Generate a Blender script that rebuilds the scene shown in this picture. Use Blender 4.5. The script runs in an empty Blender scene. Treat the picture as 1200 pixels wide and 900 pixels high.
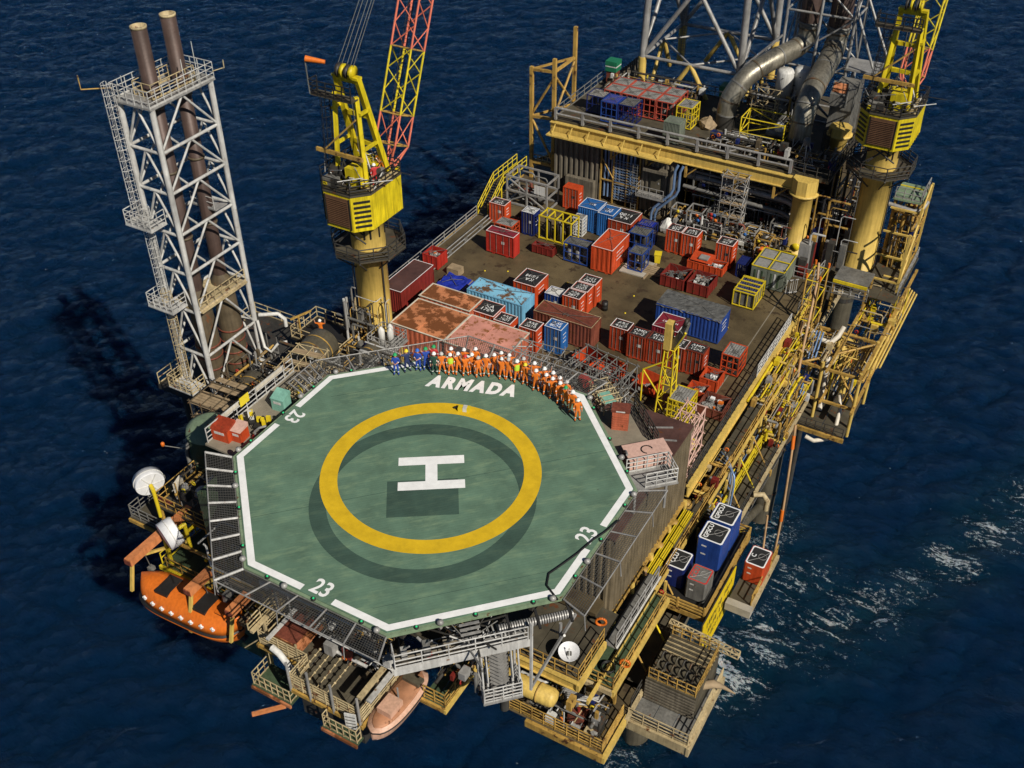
import bpy, math, random
import numpy as np
from mathutils import Vector, Matrix
random.seed(7)
S = bpy.context.scene
COL = S.collection
PI = math.pi
rad = math.radians
# ---------------------------------------------------------------- camera, sky, sun, exposure
# world: metres, helideck surface at z = 0, sea at z = -40, +x across the platform, +y along it
cam = bpy.data.cameras.new('camera'); camo = bpy.data.objects.new('camera', cam); COL.objects.link(camo)
yaw, pit, rol = rad(-30.1333), rad(37.843), rad(-0.4977)
fw = Vector((math.sin(yaw)*math.cos(pit), math.cos(yaw)*math.cos(pit), -math.sin(pit)))
rt = Vector((math.cos(yaw), -math.sin(yaw), 0)); up = rt.cross(fw)
r2 = rt*math.cos(rol)+up*math.sin(rol); u2 = up*math.cos(rol)-rt*math.sin(rol)
m = Matrix((( r2.x, u2.x, -fw.x), (r2.y, u2.y, -fw.y), (r2.z, u2.z, -fw.z)))
camo.matrix_world = Matrix.Translation((29.0258, -39.9476, 45.0132)) @ m.to_4x4()
cam.sensor_width = 36; cam.lens = 36*1259.316/1200; cam.clip_start = 1; cam.clip_end = 20000
S.camera = camo
SUN_AZ = math.atan2(0.90, -0.43)      # clockwise from +y
SUN_EL = rad(40)
wd = bpy.data.worlds.new('World'); S.world = wd; wd.use_nodes = True
nt = wd.node_tree; bg = nt.nodes['Background']; sk = nt.nodes.new('ShaderNodeTexSky')
sk.sky_type = 'NISHITA'; sk.sun_disc = False; sk.sun_elevation = SUN_EL; sk.sun_rotation = SUN_AZ
sk.air_density = 1.0; sk.dust_density = 0.0; sk.ozone_density = 2.0; sk.altitude = 5000
nt.links.new(sk.outputs[0], bg.inputs[0]); bg.inputs[1].default_value = 0.05
sun = bpy.data.lights.new('sun', 'SUN'); sun.energy = 5.0; sun.angle = rad(0.5); sun.color = (1, .94, .84)
suno = bpy.data.objects.new('sun', sun); COL.objects.link(suno)
sd = Vector((math.sin(SUN_AZ)*math.cos(SUN_EL), math.cos(SUN_AZ)*math.cos(SUN_EL), math.sin(SUN_EL)))
suno.rotation_euler = sd.to_track_quat('Z', 'Y').to_euler(); suno.location = (60, -40, 80)
S.view_settings.view_transform = 'Standard'; S.view_settings.look = 'None'
S.view_settings.gamma = 1; S.view_settings.use_curve_mapping = False
S.view_settings.exposure = 0.08
S.render.engine = 'CYCLES'

# ---------------------------------------------------------------- materials
def _n(nt, t, **k):
    n = nt.nodes.new(t)
    for a, b in k.items():
        setattr(n, a, b)
    return n
def paint(name, col, rough=.55, metal=0., var=.3, rust=0., rustcol=(.10,.035,.012), scale=.7, streak=.25, bump=.15, grime=.0, fine=True, spec=.35):
    m = bpy.data.materials.new(name); m.use_nodes = True; t = m.node_tree; L = t.links
    b = t.nodes['Principled BSDF']; b.inputs['Roughness'].default_value = rough; b.inputs['Metallic'].default_value = metal
    b.inputs['Specular IOR Level'].default_value = spec
    geo = _n(t, 'ShaderNodeNewGeometry')
    n1 = _n(t, 'ShaderNodeTexNoise'); n1.inputs['Scale'].default_value = scale; n1.inputs['Detail'].default_value = 7; n1.inputs['Roughness'].default_value = .65
    L.new(geo.outputs['Position'], n1.inputs['Vector'])
    r1 = _n(t, 'ShaderNodeMapRange'); r1.inputs[1].default_value = .3; r1.inputs[2].default_value = .7; r1.inputs[3].default_value = 1-var; r1.inputs[4].default_value = 1+var*.6
    L.new(n1.outputs[0], r1.inputs[0])
    mp = _n(t, 'ShaderNodeMapping'); mp.inputs['Scale'].default_value = (5, 5, .35); L.new(geo.outputs['Position'], mp.inputs[0])
    n2 = _n(t, 'ShaderNodeTexNoise'); n2.inputs['Scale'].default_value = 1.1; n2.inputs['Detail'].default_value = 5; L.new(mp.outputs[0], n2.inputs['Vector'])
    r2 = _n(t, 'ShaderNodeMapRange'); r2.inputs[1].default_value = .35; r2.inputs[2].default_value = .7; r2.inputs[3].default_value = 1; r2.inputs[4].default_value = 1-streak
    L.new(n2.outputs[0], r2.inputs[0])
    mu = _n(t, 'ShaderNodeMath', operation='MULTIPLY'); L.new(r1.outputs[0], mu.inputs[0]); L.new(r2.outputs[0], mu.inputs[1])
    vm = _n(t, 'ShaderNodeVectorMath', operation='SCALE'); vm.inputs[0].default_value = col[:3]; L.new(mu.outputs[0], vm.inputs['Scale'])
    out = vm.outputs[0]
    if rust > 0:
        n3 = _n(t, 'ShaderNodeTexNoise'); n3.inputs['Scale'].default_value = scale*1.7+.4; n3.inputs['Detail'].default_value = 9; n3.inputs['Roughness'].default_value = .7
        a3 = _n(t, 'ShaderNodeVectorMath', operation='ADD'); a3.inputs[1].default_value = (13.7, 5.1, 2.2); L.new(geo.outputs['Position'], a3.inputs[0]); L.new(a3.outputs[0], n3.inputs['Vector'])
        th = .68-.30*rust
        r3 = _n(t, 'ShaderNodeMapRange'); r3.inputs[1].default_value = th; r3.inputs[2].default_value = th+.06; L.new(n3.outputs[0], r3.inputs[0])
        mx = _n(t, 'ShaderNodeMix', data_type='RGBA'); L.new(r3.outputs[0], mx.inputs[0]); L.new(out, mx.inputs[6]); mx.inputs[7].default_value = (*rustcol, 1)
        out = mx.outputs[2]
    L.new(out, b.inputs['Base Color'])
    if bump > 0:
        n4 = _n(t, 'ShaderNodeTexNoise'); n4.inputs['Scale'].default_value = 6; n4.inputs['Detail'].default_value = 4; L.new(geo.outputs['Position'], n4.inputs['Vector'])
        bp = _n(t, 'ShaderNodeBump'); bp.inputs['Strength'].default_value = bump; bp.inputs['Distance'].default_value = .05
        L.new(n4.outputs[0], bp.inputs['Height']); L.new(bp.outputs[0], b.inputs['Normal'])
    return m
M = {}
def P(k, *a, **kw): M[k] = paint(k, *a, **kw)
P('white_line', (.78,.78,.76), .6, var=.12, streak=.05, scale=1.5, bump=0)
P('yellow_line', (.62,.40,.012), .6, var=.18, streak=.05, scale=1.2, bump=0)
P('crane_yellow', (.64,.50,.012), .48, var=.28, rust=.13, rustcol=(.16,.085,.012), streak=.4)
P('frame_yellow', (.66,.50,.02), .45, var=.25, rust=.15, streak=.2)
P('ochre', (.46,.28,.065), .55, var=.4, rust=.42, rustcol=(.07,.03,.012), streak=.35)
P('ochre_clean', (.62,.43,.105), .5, var=.22, rust=.09, rustcol=(.16,.08,.02), streak=.28)
P('cream', (.48,.38,.21), .55, var=.35, rust=.34, streak=.35)
P('galv', (.33,.32,.30), .45, metal=.2, var=.35, rust=.15, streak=.3)
P('white_steel', (.49,.48,.45), .5, var=.35, rust=.22, rustcol=(.16,.08,.03), streak=.3)
P('grey_steel', (.17,.165,.15), .5, var=.4, rust=.2, streak=.35)
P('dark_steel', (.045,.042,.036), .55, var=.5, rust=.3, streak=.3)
P('black_paint', (.018,.017,.016), .5, var=.4, streak=.2)
P('deck_wear', (.20,.25,.15), .75, var=.2, scale=3, streak=0, bump=0)
P('lq_wall', (.165,.130,.080), .5, var=.3, rust=.06, streak=.4)
P('mod_wall', (.165,.142,.105), .6, var=.35, rust=.15, streak=.5)
P('brown_roof', (.085,.04,.032), .6, var=.45, rust=.25, streak=.1)
P('deck_brown', (.098,.072,.036), .6, var=.6, rust=.42, rustcol=(.045,.030,.016), scale=.2, streak=.0, bump=.3)
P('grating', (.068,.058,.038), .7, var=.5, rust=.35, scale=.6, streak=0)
P('walk_beige', (.22,.19,.14), .7, var=.35, rust=.12, scale=.5, streak=0)
P('orange_red', (.52,.066,.018), .45, var=.25, rust=.14, streak=.3)
P('orange_dark', (.34,.045,.016), .5, var=.35, rust=.3, streak=.35)
P('red', (.40,.028,.018), .42, var=.25, rust=.1, streak=.3)
P('red_dusty', (.44,.075,.045), .6, var=.4, rust=.25, rustcol=(.3,.25,.2), scale=1.5, streak=.2)
P('red_dark', (.20,.022,.016), .5, var=.35, rust=.25, streak=.4)
P('maroon', (.20,.018,.03), .5, var=.3, rust=.15, streak=.3)
P('brown_box', (.20,.055,.032), .6, var=.4, rust=.4, streak=.4)
P('blue', (.018,.055,.24), .4, var=.25, rust=.08, streak=.25)
P('blue_dark', (.010,.020,.115), .42, var=.3, rust=.1, streak=.3)
P('blue_mid', (.02,.11,.33), .42, var=.25, rust=.08, streak=.25)
P('blue_light', (.16,.40,.58), .5, var=.2, rust=.0, streak=.25)
P('blue_rusted', (.20,.46,.62), .55, var=.2, rust=.62, rustcol=(.13,.06,.02), scale=.55, streak=0)
P('blue_pipe', (.16,.25,.42), .35, metal=.3, var=.3, streak=.2)
P('white_box', (.62,.61,.57), .5, var=.2, rust=.1, streak=.3)
P('roof_black', (.022,.022,.022), .6, var=.4, rust=.05, streak=0)
P('roof_grey', (.23,.225,.21), .7, var=.35, rust=.1, scale=2, streak=0)
P('tarp_grey', (.10,.10,.095), .5, var=.55, scale=2.2, streak=0, bump=.6)
P('tarp_blue', (.012,.025,.26), .45, var=.3, scale=1.5, streak=0, bump=.5)
P('rust_roof', (.50,.19,.08), .7, var=.45, rust=.78, rustcol=(.15,.05,.014), scale=.2, streak=0)
P('pink_roof', (.55,.24,.18), .65, var=.3, rust=.56, rustcol=(.24,.09,.03), scale=.6, streak=0)
P('pink_box', (.58,.37,.30), .6, var=.15, streak=.2, rust=.05)
P('module_red', (.50,.13,.065), .6, var=.3, rust=.25, streak=.3)
P('boat_orange', (.64,.15,.016), .38, var=.15, streak=.2, rust=.08, rustcol=(.2,.06,.02))
P('davit_orange', (.60,.22,.08), .5, var=.25, rust=.15, streak=.3)
P('boat_floor', (.40,.19,.10), .6, var=.4, rust=.3, streak=0)
P('boat_pink', (.60,.36,.25), .5, var=.2, streak=.25, rust=.1)
P('green_paint', (.055,.085,.045), .55, var=.35, rust=.25, streak=.3)
P('green_pale', (.19,.26,.16), .55, var=.3, rust=.3, streak=.2)
P('green_box', (.015,.16,.075), .5, var=.25, streak=.2)
P('teal_box', (.20,.42,.33), .5, var=.2, streak=.2)
P('greygreen', (.155,.175,.135), .55, var=.3, rust=.18, streak=.3)
P('boom_red', (.60,.15,.085), .5, var=.25, rust=.12, streak=.1)
P('stack_brown', (.085,.055,.045), .5, var=.3, rust=.1, rustcol=(.05,.03,.02), streak=.3, metal=.2)
P('stack_rust', (.105,.080,.048), .55, var=.4, rust=.35, rustcol=(.12,.05,.02), streak=.3)
P('duct_steel', (.30,.275,.215), .4, metal=.6, var=.45, rust=.12, rustcol=(.12,.07,.03), streak=.4)
P('tank_olive', (.098,.085,.058), .5, var=.3, rust=.15, streak=.3)
P('hose_black', (.012,.012,.012), .5, var=.3, streak=0)
P('hose_tan', (.42,.26,.13), .6, var=.3, streak=0)
P('wood', (.30,.22,.13), .8, var=.4, scale=1.5, streak=0)
P('grille_brown', (.12,.06,.03), .6, var=.3, streak=.2)
P('ivory', (.62,.56,.45), .5, var=.2, streak=.2, rust=.1)
P('dish_white', (.70,.70,.70), .4, var=.1, streak=.12, rust=.02)
P('rope', (.10,.095,.085), .6, var=.3, streak=0)
P('net_wire', (.055,.053,.048), .7, var=.3, streak=0, bump=0)
P('bin_yellow', (.66,.50,.02), .4, var=.15, streak=.1)
P('lamp_green', (.02,.45,.16), .3, var=.1, streak=0)
P('rubber', (.02,.02,.02), .8, var=.2, streak=0)
P('concrete', (.36,.33,.27), .8, var=.3, streak=0)
P('junk', (.26,.25,.23), .6, var=.9, scale=4, streak=0, bump=.5)
P('skin', (.42,.22,.15), .5, var=.1, streak=0, bump=0)
P('boot', (.03,.025,.02), .6, var=.2, streak=0, bump=0)
P('reflective', (.70,.70,.66), .4, var=.1, streak=0, bump=0)
for k, c in dict(cov_orange=(.62,.15,.012), cov_blue=(.02,.06,.32), cov_navy=(.02,.03,.09), cov_green=(.02,.06,.04), cov_red=(.42,.03,.03), vest_lime=(.42,.62,.04), hat_white=(.75,.75,.72), hat_green=(.02,.30,.10), hat_yellow=(.70,.55,.03), hat_blue=(.02,.13,.5), hat_red=(.5,.03,.02), hat_grey=(.45,.44,.42)).items():
    P(k, c, .6, var=.12, streak=0, scale=6, bump=0)
P('letter_white', (.74,.74,.72), .6, var=.1, streak=0, bump=0)
P('letter_black', (.015,.015,.015), .6, var=.1, streak=0, bump=0)
P('letter_red', (.5,.03,.02), .6, var=.1, streak=0, bump=0)
P('banner_yellow', (.66,.47,.008), .5, var=.12, streak=.1, bump=.1)

# ---------------------------------------------------------------- mesh building
class MB:
    def __init__(s): s.v = []; s.f = []; s.sm = []
    def add(s, vs, fs, smooth=False):
        o = len(s.v); s.v += [tuple(p) for p in vs]; s.f += [tuple(i+o for i in f) for f in fs]; s.sm += [smooth]*len(fs); return s
    def box(s, x0, y0, z0, x1, y1, z1):
        return s.add([(x0,y0,z0),(x1,y0,z0),(x1,y1,z0),(x0,y1,z0),(x0,y0,z1),(x1,y0,z1),(x1,y1,z1),(x0,y1,z1)],
            [(0,3,2,1),(4,5,6,7),(0,1,5,4),(1,2,6,5),(2,3,7,6),(3,0,4,7)])
    def cbox(s, cx, cy, z0, sx, sy, h): return s.box(cx-sx/2, cy-sy/2, z0, cx+sx/2, cy+sy/2, z0+h)
    def beam(s, p, q, w, h=None):
        h = h or w; p = Vector(p); q = Vector(q); d = (q-p).normalized()
        a = d.cross(Vector((0,0,1)));  a = Vector((1,0,0)) if a.length < 1e-3 else a.normalized()
        b = a.cross(d); a = a*w/2; b = b*h/2
        vs = [p-a-b, p+a-b, p+a+b, p-a+b, q-a-b, q+a-b, q+a+b, q-a+b]
        return s.add(vs, [(3,2,1,0),(4,5,6,7),(0,1,5,4),(1,2,6,5),(2,3,7,6),(3,0,4,7)])
    def tube(s, p, q, r, r1=None, n=8, cap=True):
        r1 = r if r1 is None else r1
        p = Vector(p); q = Vector(q); d = (q-p).normalized()
        a = d.cross(Vector((0,0,1)));  a = Vector((1,0,0)) if a.length < 1e-3 else a.normalized()
        b = d.cross(a)
        ca = [(math.cos(2*PI*i/n), math.sin(2*PI*i/n)) for i in range(n)]
        A = [p+(a*c+b*t)*r for c, t in ca]; B = [q+(a*c+b*t)*r1 for c, t in ca]
        s.add(A+B, [(i, (i+1) % n, n+(i+1) % n, n+i) for i in range(n)], True)
        if cap: s.add(A, [tuple(range(n))[::-1]]); s.add(B, [tuple(range(n))])
        return s
    def path(s, pts, r, n=6):
        # swept tube through points
        pts = [Vector(p) for p in pts]; k = len(pts); rings = []; a0 = None
        for i, p in enumerate(pts):
            d = (pts[min(i+1,k-1)]-pts[max(i-1,0)]).normalized()
            a = (d.cross(Vector((0,0,1))) if a0 is None else a0-d*a0.dot(d))
            if a.length < 1e-3: a = Vector((1,0,0))
            a.normalize(); a0 = a; b = d.cross(a)
            rr = r[i] if isinstance(r, (list, tuple)) else r
            rings.append([p+(a*math.cos(2*PI*j/n)+b*math.sin(2*PI*j/n))*rr for j in range(n)])
        vs = [v for g in rings for v in g]
        fs = [(i*n+j, i*n+(j+1) % n, (i+1)*n+(j+1) % n, (i+1)*n+j) for i in range(k-1) for j in range(n)]
        s.add(vs, fs, True); s.add(rings[0], [tuple(range(n))[::-1]]); s.add(rings[-1], [tuple(range(n))]); return s
    def prism(s, poly, z0, z1):
        n = len(poly); A = [(x,y,z0) for x, y in poly]; B = [(x,y,z1) for x, y in poly]
        return s.add(A+B, [tuple(range(n))[::-1], tuple(range(n,2*n))]+[(i,(i+1) % n,n+(i+1) % n,n+i) for i in range(n)])
    def lathe(s, prof, c=(0,0,0), n=24, axis='Z', smooth=True):
        vs = []; k = len(prof)
        for r, z in prof:
            for j in range(n):
                t = 2*PI*j/n; x, y = r*math.cos(t), r*math.sin(t)
                p = (x,y,z) if axis == 'Z' else ((z,x,y) if axis == 'X' else (y,z,x))
                vs.append((c[0]+p[0], c[1]+p[1], c[2]+p[2]))
        return s.add(vs, [(i*n+j, i*n+(j+1) % n, (i+1)*n+(j+1) % n, (i+1)*n+j) for i in range(k-1) for j in range(n)], smooth)
    def sheet(s, poly, z): return s.add([(x,y,z) for x, y in poly], [tuple(range(len(poly)))])
    def corr(s, p, q, z0, z1, pitch=.28, depth=.05, slope=.25):
        # corrugated wall from p to q (xy), ridges towards the right-hand side of p->q
        p = Vector((*p,0)); q = Vector((*q,0)); d = q-p; ln = d.length; d.normalize(); nrm = Vector((d.y,-d.x,0))
        n = max(1, round(ln/pitch)); w = ln/n; pts = []
        for i in range(n):
            a = i*w
            pts += [(a+.0*w,0),(a+slope*w*.6,1),(a+w*.5,1),(a+w*.5+slope*w*.6,0)]
        pts.append((ln,0)); vs = []
        for a, o in pts:
            b = p+d*a+nrm*depth*o; vs += [(b.x,b.y,z0),(b.x,b.y,z1)]
        return s.add(vs, [(2*i,2*i+2,2*i+3,2*i+1) for i in range(len(pts)-1)])
    def mesh(s, name, mat):
        me = bpy.data.meshes.new(name); me.from_pydata(s.v, [], s.f)
        me.polygons.foreach_set('use_smooth', s.sm)
        for mm in (mat if isinstance(mat, (list, tuple)) else [mat]): me.materials.append(M[mm] if isinstance(mm, str) else mm)
        me.update(); return me
    def obj(s, name, mat, parent=None, loc=None, rz=0):
        return place(name, s.mesh(name, mat), parent, loc, rz)
def place(name, me, parent=None, loc=None, rz=0):
    o = bpy.data.objects.new(name, me); COL.objects.link(o); o.parent = parent
    if loc is not None: o.location = loc
    if rz: o.rotation_euler = (0,0,rz)
    return o
def tag(o, label, cat, group=None, kind=None):
    if label: o['label'] = label
    if cat: o['category'] = cat
    if group: o['group'] = group
    if kind: o['kind'] = kind
    return o
def thing(name, label, cat, loc=(0,0,0), rz=0, group=None):
    o = bpy.data.objects.new(name, None); o.empty_display_size = .2; COL.objects.link(o); o.location = loc; o.rotation_euler = (0,0,rz)
    return tag(o, label, cat, group)
_unit = {}
def _unitcyl(mat, n):
    k = (mat, n)
    if k not in _unit: _unit[k] = MB().tube((0,0,0),(0,0,1),1,n=n).mesh('round_bar', mat)
    return _unit[k]
def _unitbox(mat):
    k = (mat, 'b')
    if k not in _unit: _unit[k] = MB().box(-.5,-.5,0,.5,.5,1).mesh('square_bar', mat)
    return _unit[k]
def _aim(o, p, q, sx, sy):
    p = Vector(p); d = Vector(q)-p; L = d.length
    o.location = p; o.rotation_mode = 'QUATERNION'
    if abs(d.x)+abs(d.y) < 1e-6: o.rotation_quaternion = (1,0,0,0); o.location = p if d.z > 0 else Vector(q)
    else:
        z = d.normalized(); x = z.cross(Vector((0,0,1))).normalized(); y = z.cross(x)
        o.rotation_quaternion = Matrix(((x.x,y.x,z.x),(x.y,y.y,z.y),(x.z,y.z,z.z))).to_quaternion()
    o.scale = (sx, sy, L)
def bar(name, p, q, r, mat, parent=None, n=8):
    o = place(name, _unitcyl(mat, n), parent); _aim(o, p, q, r, r); return o
def sbar(name, p, q, w, mat, parent=None, h=None):
    o = place(name, _unitbox(mat), parent); _aim(o, p, q, w, h or w); return o
def railing(parent, pts, mat='galv', h=1.1, step=1.7, r=.035, rails=(1.,.55), closed=False, toe=True, name='railing'):
    pts = [Vector(p) for p in pts]
    if closed: pts = pts+[pts[0]]
    mb = MB(); posts = []
    for i in range(len(pts)-1):
        p, q = pts[i], pts[i+1]
        for f in rails: mb.tube(p+Vector((0,0,h*f)), q+Vector((0,0,h*f)), r, n=5)
        if toe: mb.beam(p+Vector((0,0,.08)), q+Vector((0,0,.08)), .015, .13)
        n = max(1, round((q-p).length/step))
        for k in range(n): posts.append(p.lerp(q, k/n))
    if not closed: posts.append(pts[-1])
    o = mb.obj(name, mat, parent)
    me = MB().tube((0,0,0),(0,0,h),r*1.1,n=5).mesh('post', mat)
    for p in posts: place('post', me, o, p)
    return o
def ladder(parent, p, q, mat='galv', w=.5, cage=False, side=(1,0,0), out=(0,-1,0), r=.03):
    p = Vector(p); q = Vector(q); s = Vector(side)*w/2; ot = Vector(out); mb = MB()
    mb.tube(p-s,q-s,r,n=5); mb.tube(p+s,q+s,r,n=5); n = int((q-p).length/.3)
    for k in range(n):
        c = p.lerp(q, (k+.5)/n); mb.tube(c-s,c+s,r*.7,n=4,cap=False)
    if cage:
        k = int((q-p).length/.8); sd = Vector(side)
        for i in range(1, k+1):
            c = p.lerp(q, i/k); mb.path([c+sd*math.cos(t)*.38+ot*(.05+math.sin(t)*.65) for t in np.linspace(0,PI,7)], .028, 4)
        for t in np.linspace(.25,PI-.25,5):
            o2 = sd*math.cos(t)*.38+ot*(.05+math.sin(t)*.65); mb.tube(p.lerp(q,1/k)+o2, q+o2, .02, n=4, cap=False)
    return mb.obj('ladder', mat, parent)
_txt = {}
def text_mesh(s, size, mat, offset=.0, shear=0, space=1., font_fit=None):
    cu = bpy.data.curves.new('lettering', 'FONT'); cu.body = s; cu.size = size; cu.align_x = 'CENTER'; cu.align_y = 'CENTER'
    cu.offset = offset; cu.shear = shear; cu.space_character = space; cu.space_line = .85; cu.resolution_u = 3
    o = bpy.data.objects.new('lettering', cu); COL.objects.link(o)
    dg = bpy.context.evaluated_depsgraph_get(); me = bpy.data.meshes.new_from_object(o.evaluated_get(dg))
    bpy.data.objects.remove(o); bpy.data.curves.remove(cu)
    me.materials.clear(); me.materials.append(M[mat]); return me
def text(s, size, mat, parent, loc, rz=0, rot=None, sx=1, **k):
    key = (s, size, mat)
    if key not in _txt: _txt[key] = text_mesh(s, size, mat, **k)
    o = place('lettering', _txt[key], parent, loc)
    o.rotation_euler = rot if rot else (0,0,rz); o.scale = (sx,1,1); return o
def lattice(parent, A, B, nb, rl, rb, mat, faces=None, style='K', horiz=True, legname='leg', hmat=None):
    """square lattice between corner lists A (bottom) and B (top), nb bays, each member a part"""
    A = [Vector(a) for a in A]; B = [Vector(b) for b in B]; n = len(A); lv = [[a.lerp(b,k/nb) for a,b in zip(A,B)] for k in range(nb+1)]
    for a, b in zip(A, B): bar(legname, a, b, rl, mat, parent, 10)
    for k in range(nb):
        for i in (faces if faces is not None else range(n)):
            j = (i+1) % n; a, b, c, d = lv[k][i], lv[k][j], lv[k+1][i], lv[k+1][j]
            if horiz:
                bar('horizontal', c, d, rb, mat, parent, 6)
                if k == 0: bar('horizontal', a, b, rb, mat, parent, 6)
            if style == 'K': mm = (c+d)/2; bar('brace', a, mm, rb*.8, mat, parent, 6); bar('brace', b, mm, rb*.8, mat, parent, 6)
            elif style == 'X': bar('brace', a, d, rb*.8, mat, parent, 6); bar('brace', b, c, rb*.8, mat, parent, 6)
            else: (bar('brace', a, d, rb*.8, mat, parent, 6) if (k+i) % 2 else bar('brace', b, c, rb*.8, mat, parent, 6))
D = -10.4      # main deck level
# ---------------------------------------------------------------- sea
def build_sea():
    rng = np.random.default_rng(3); N = 760; L = 430.; x0, y0 = -280., -90.
    k = 2*PI*np.fft.fftfreq(N, L/N); kx, ky = np.meshgrid(k, k, indexing='ij'); kk = np.hypot(kx, ky); kk[0,0] = 1
    wdir = np.array([.62, -.78]); cosf = (kx*wdir[0]+ky*wdir[1])/kk
    Lw = 4.2; ph = np.exp(-1/(kk*Lw/2.2)**2)/kk**3.1*(.2+.8*np.abs(cosf)**2.2)*np.exp(-(kk*.16)**2); ph[0,0] = 0
    a = (rng.normal(size=(N,N))+1j*rng.normal(size=(N,N)))*np.sqrt(ph)
    h = np.fft.ifft2(a).real; h *= .225/h.std()
    # sharpen crests by a horizontal pull
    H = np.fft.fft2(h); dx = np.fft.ifft2(-1j*kx/kk*H).real; dy = np.fft.ifft2(-1j*ky/kk*H).real
    xs = x0+np.arange(N)*L/N; ys = y0+np.arange(N)*L/N
    ext = [30, 90, 260, 800, 2500, 7000]
    X1 = np.concatenate([xs[0]-np.array(ext[::-1]), xs, xs[-1]+np.array(ext)]); Y1 = np.concatenate([ys[0]-np.array(ext[::-1]), ys, ys[-1]+np.array(ext)])
    e = len(ext); n = N+2*e
    Hh = np.zeros((n,n)); DX = np.zeros((n,n)); DY = np.zeros((n,n))
    w1 = np.clip(np.minimum(np.arange(N), N-1-np.arange(N))/20., 0, 1); W = np.outer(w1, w1)
    Hh[e:-e,e:-e] = h*W; DX[e:-e,e:-e] = dx*W*1.25; DY[e:-e,e:-e] = dy*W*1.25
    XX, YY = np.meshgrid(X1, Y1, indexing='ij')
    co = np.stack([XX+DX, YY+DY, Hh-40.], -1).reshape(-1,3)
    i = np.arange(n*n).reshape(n,n); q = np.stack([i[:-1,:-1], i[1:,:-1], i[1:,1:], i[:-1,1:]], -1).reshape(-1,4)
    me = bpy.data.meshes.new('sea'); me.vertices.add(n*n); me.vertices.foreach_set('co', co.ravel())
    me.loops.add(q.size); me.loops.foreach_set('vertex_index', q.ravel().astype(np.int32)); me.polygons.add(len(q))
    me.polygons.foreach_set('loop_start', np.arange(0, q.size, 4, dtype=np.int32)); me.polygons.foreach_set('loop_total', np.full(len(q), 4, np.int32))
    me.polygons.foreach_set('use_smooth', np.ones(len(q), bool)); me.update(); me.validate()
    m = bpy.data.materials.new('sea_water'); m.use_nodes = True; t = m.node_tree; K = t.links; b = t.nodes['Principled BSDF']
    geo = _n(t, 'ShaderNodeNewGeometry'); pos = geo.outputs['Position']
    def noise(scale, detail=4, rough=.55, vec=None, dist=0):
        x = _n(t, 'ShaderNodeTexNoise'); x.inputs['Scale'].default_value = scale; x.inputs['Detail'].default_value = detail; x.inputs['Roughness'].default_value = rough; x.inputs['Distortion'].default_value = dist
        K.new(vec or pos, x.inputs['Vector']); return x.outputs[0]
    def rng_(i, a, b_, c=0, d=1):
        x = _n(t, 'ShaderNodeMapRange'); x.inputs[1].default_value = a; x.inputs[2].default_value = b_; x.inputs[3].default_value = c; x.inputs[4].default_value = d; K.new(i, x.inputs[0]); return x.outputs[0]
    def mth(op, a, b_):
        x = _n(t, 'ShaderNodeMath', operation=op)
        for i, v in enumerate((a, b_)):
            if isinstance(v, (int, float)): x.inputs[i].default_value = v
            else: K.new(v, x.inputs[i])
        return x.outputs[0]
    # broken foam: wash around the legs and speckled streaks trailing away
    mp = _n(t, 'ShaderNodeMapping'); mp.inputs['Rotation'].default_value = (0,0,rad(-62)); mp.inputs['Scale'].default_value = (.38, 1, 1); K.new(pos, mp.inputs[0])
    band = rng_(mth('ABSOLUTE', mth('SUBTRACT', noise(.33, 6, .62, mp.outputs[0], 1.0), .5), 0), 0, .11, 1, 0)
    fine = rng_(mth('ABSOLUTE', mth('SUBTRACT', noise(.8, 6, .65, mp.outputs[0], 1.4), .5), 0), 0, .07, 1, 0)
    mask = None
    for (cx, cy, rx, s) in FOAM:
        sb = _n(t, 'ShaderNodeVectorMath', operation='DISTANCE'); sb.inputs[1].default_value = (cx, cy, -40); K.new(pos, sb.inputs[0])
        g = rng_(sb.outputs['Value'], 0, rx, s, 0); mask = g if mask is None else mth('MAXIMUM', mask, g)
    dens = mth('MULTIPLY', mask, mth('ADD', mth('MULTIPLY', band, .62), mth('MULTIPLY', fine, .38)))
    hf = noise(3.0, 9, .74)
    foam = mth('MULTIPLY', rng_(mth('ADD', hf, mth('MULTIPLY', dens, .62)), .80, .98), .8)
    speck = mth('MULTIPLY', rng_(noise(.9, 3, .5), .74, .765), rng_(noise(5, 4, .7), .5, .6))
    foam = mth('MAXIMUM', foam, mth('MULTIPLY', speck, .5))
    mx = _n(t, 'ShaderNodeMix', data_type='RGBA'); K.new(foam, mx.inputs[0]); mx.inputs[7].default_value = (.55,.60,.62,1)
    body = _n(t, 'ShaderNodeMix', data_type='RGBA'); K.new(rng_(mask, 0, 1.1), body.inputs[0]); body.inputs[6].default_value = (.0010,.0118,.038,1); body.inputs[7].default_value = (.0028,.021,.034,1)
    K.new(body.outputs[2], mx.inputs[6]); K.new(mx.outputs[2], b.inputs['Base Color'])
    K.new(rng_(foam, 0, 1, .10, .7), b.inputs['Roughness']); b.inputs['IOR'].default_value = 1.33; b.inputs['Specular Tint'].default_value = (.34,.60,1,1)
    mp2 = _n(t, 'ShaderNodeMapping'); mp2.inputs['Rotation'].default_value = (0,0,rad(38)); mp2.inputs['Scale'].default_value = (.5, 1, 1); K.new(pos, mp2.inputs[0])
    w = mth('ADD', mth('MULTIPLY', noise(1.6, 8, .70, mp2.outputs[0], .5), 1.35), mth('MULTIPLY', noise(.35, 3, .5, mp2.outputs[0]), .8))
    bp = _n(t, 'ShaderNodeBump'); bp.inputs['Strength'].default_value = 1.0; bp.inputs['Distance'].default_value = .8; K.new(w, bp.inputs['Height']); K.new(bp.outputs[0], b.inputs['Normal'])
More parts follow.
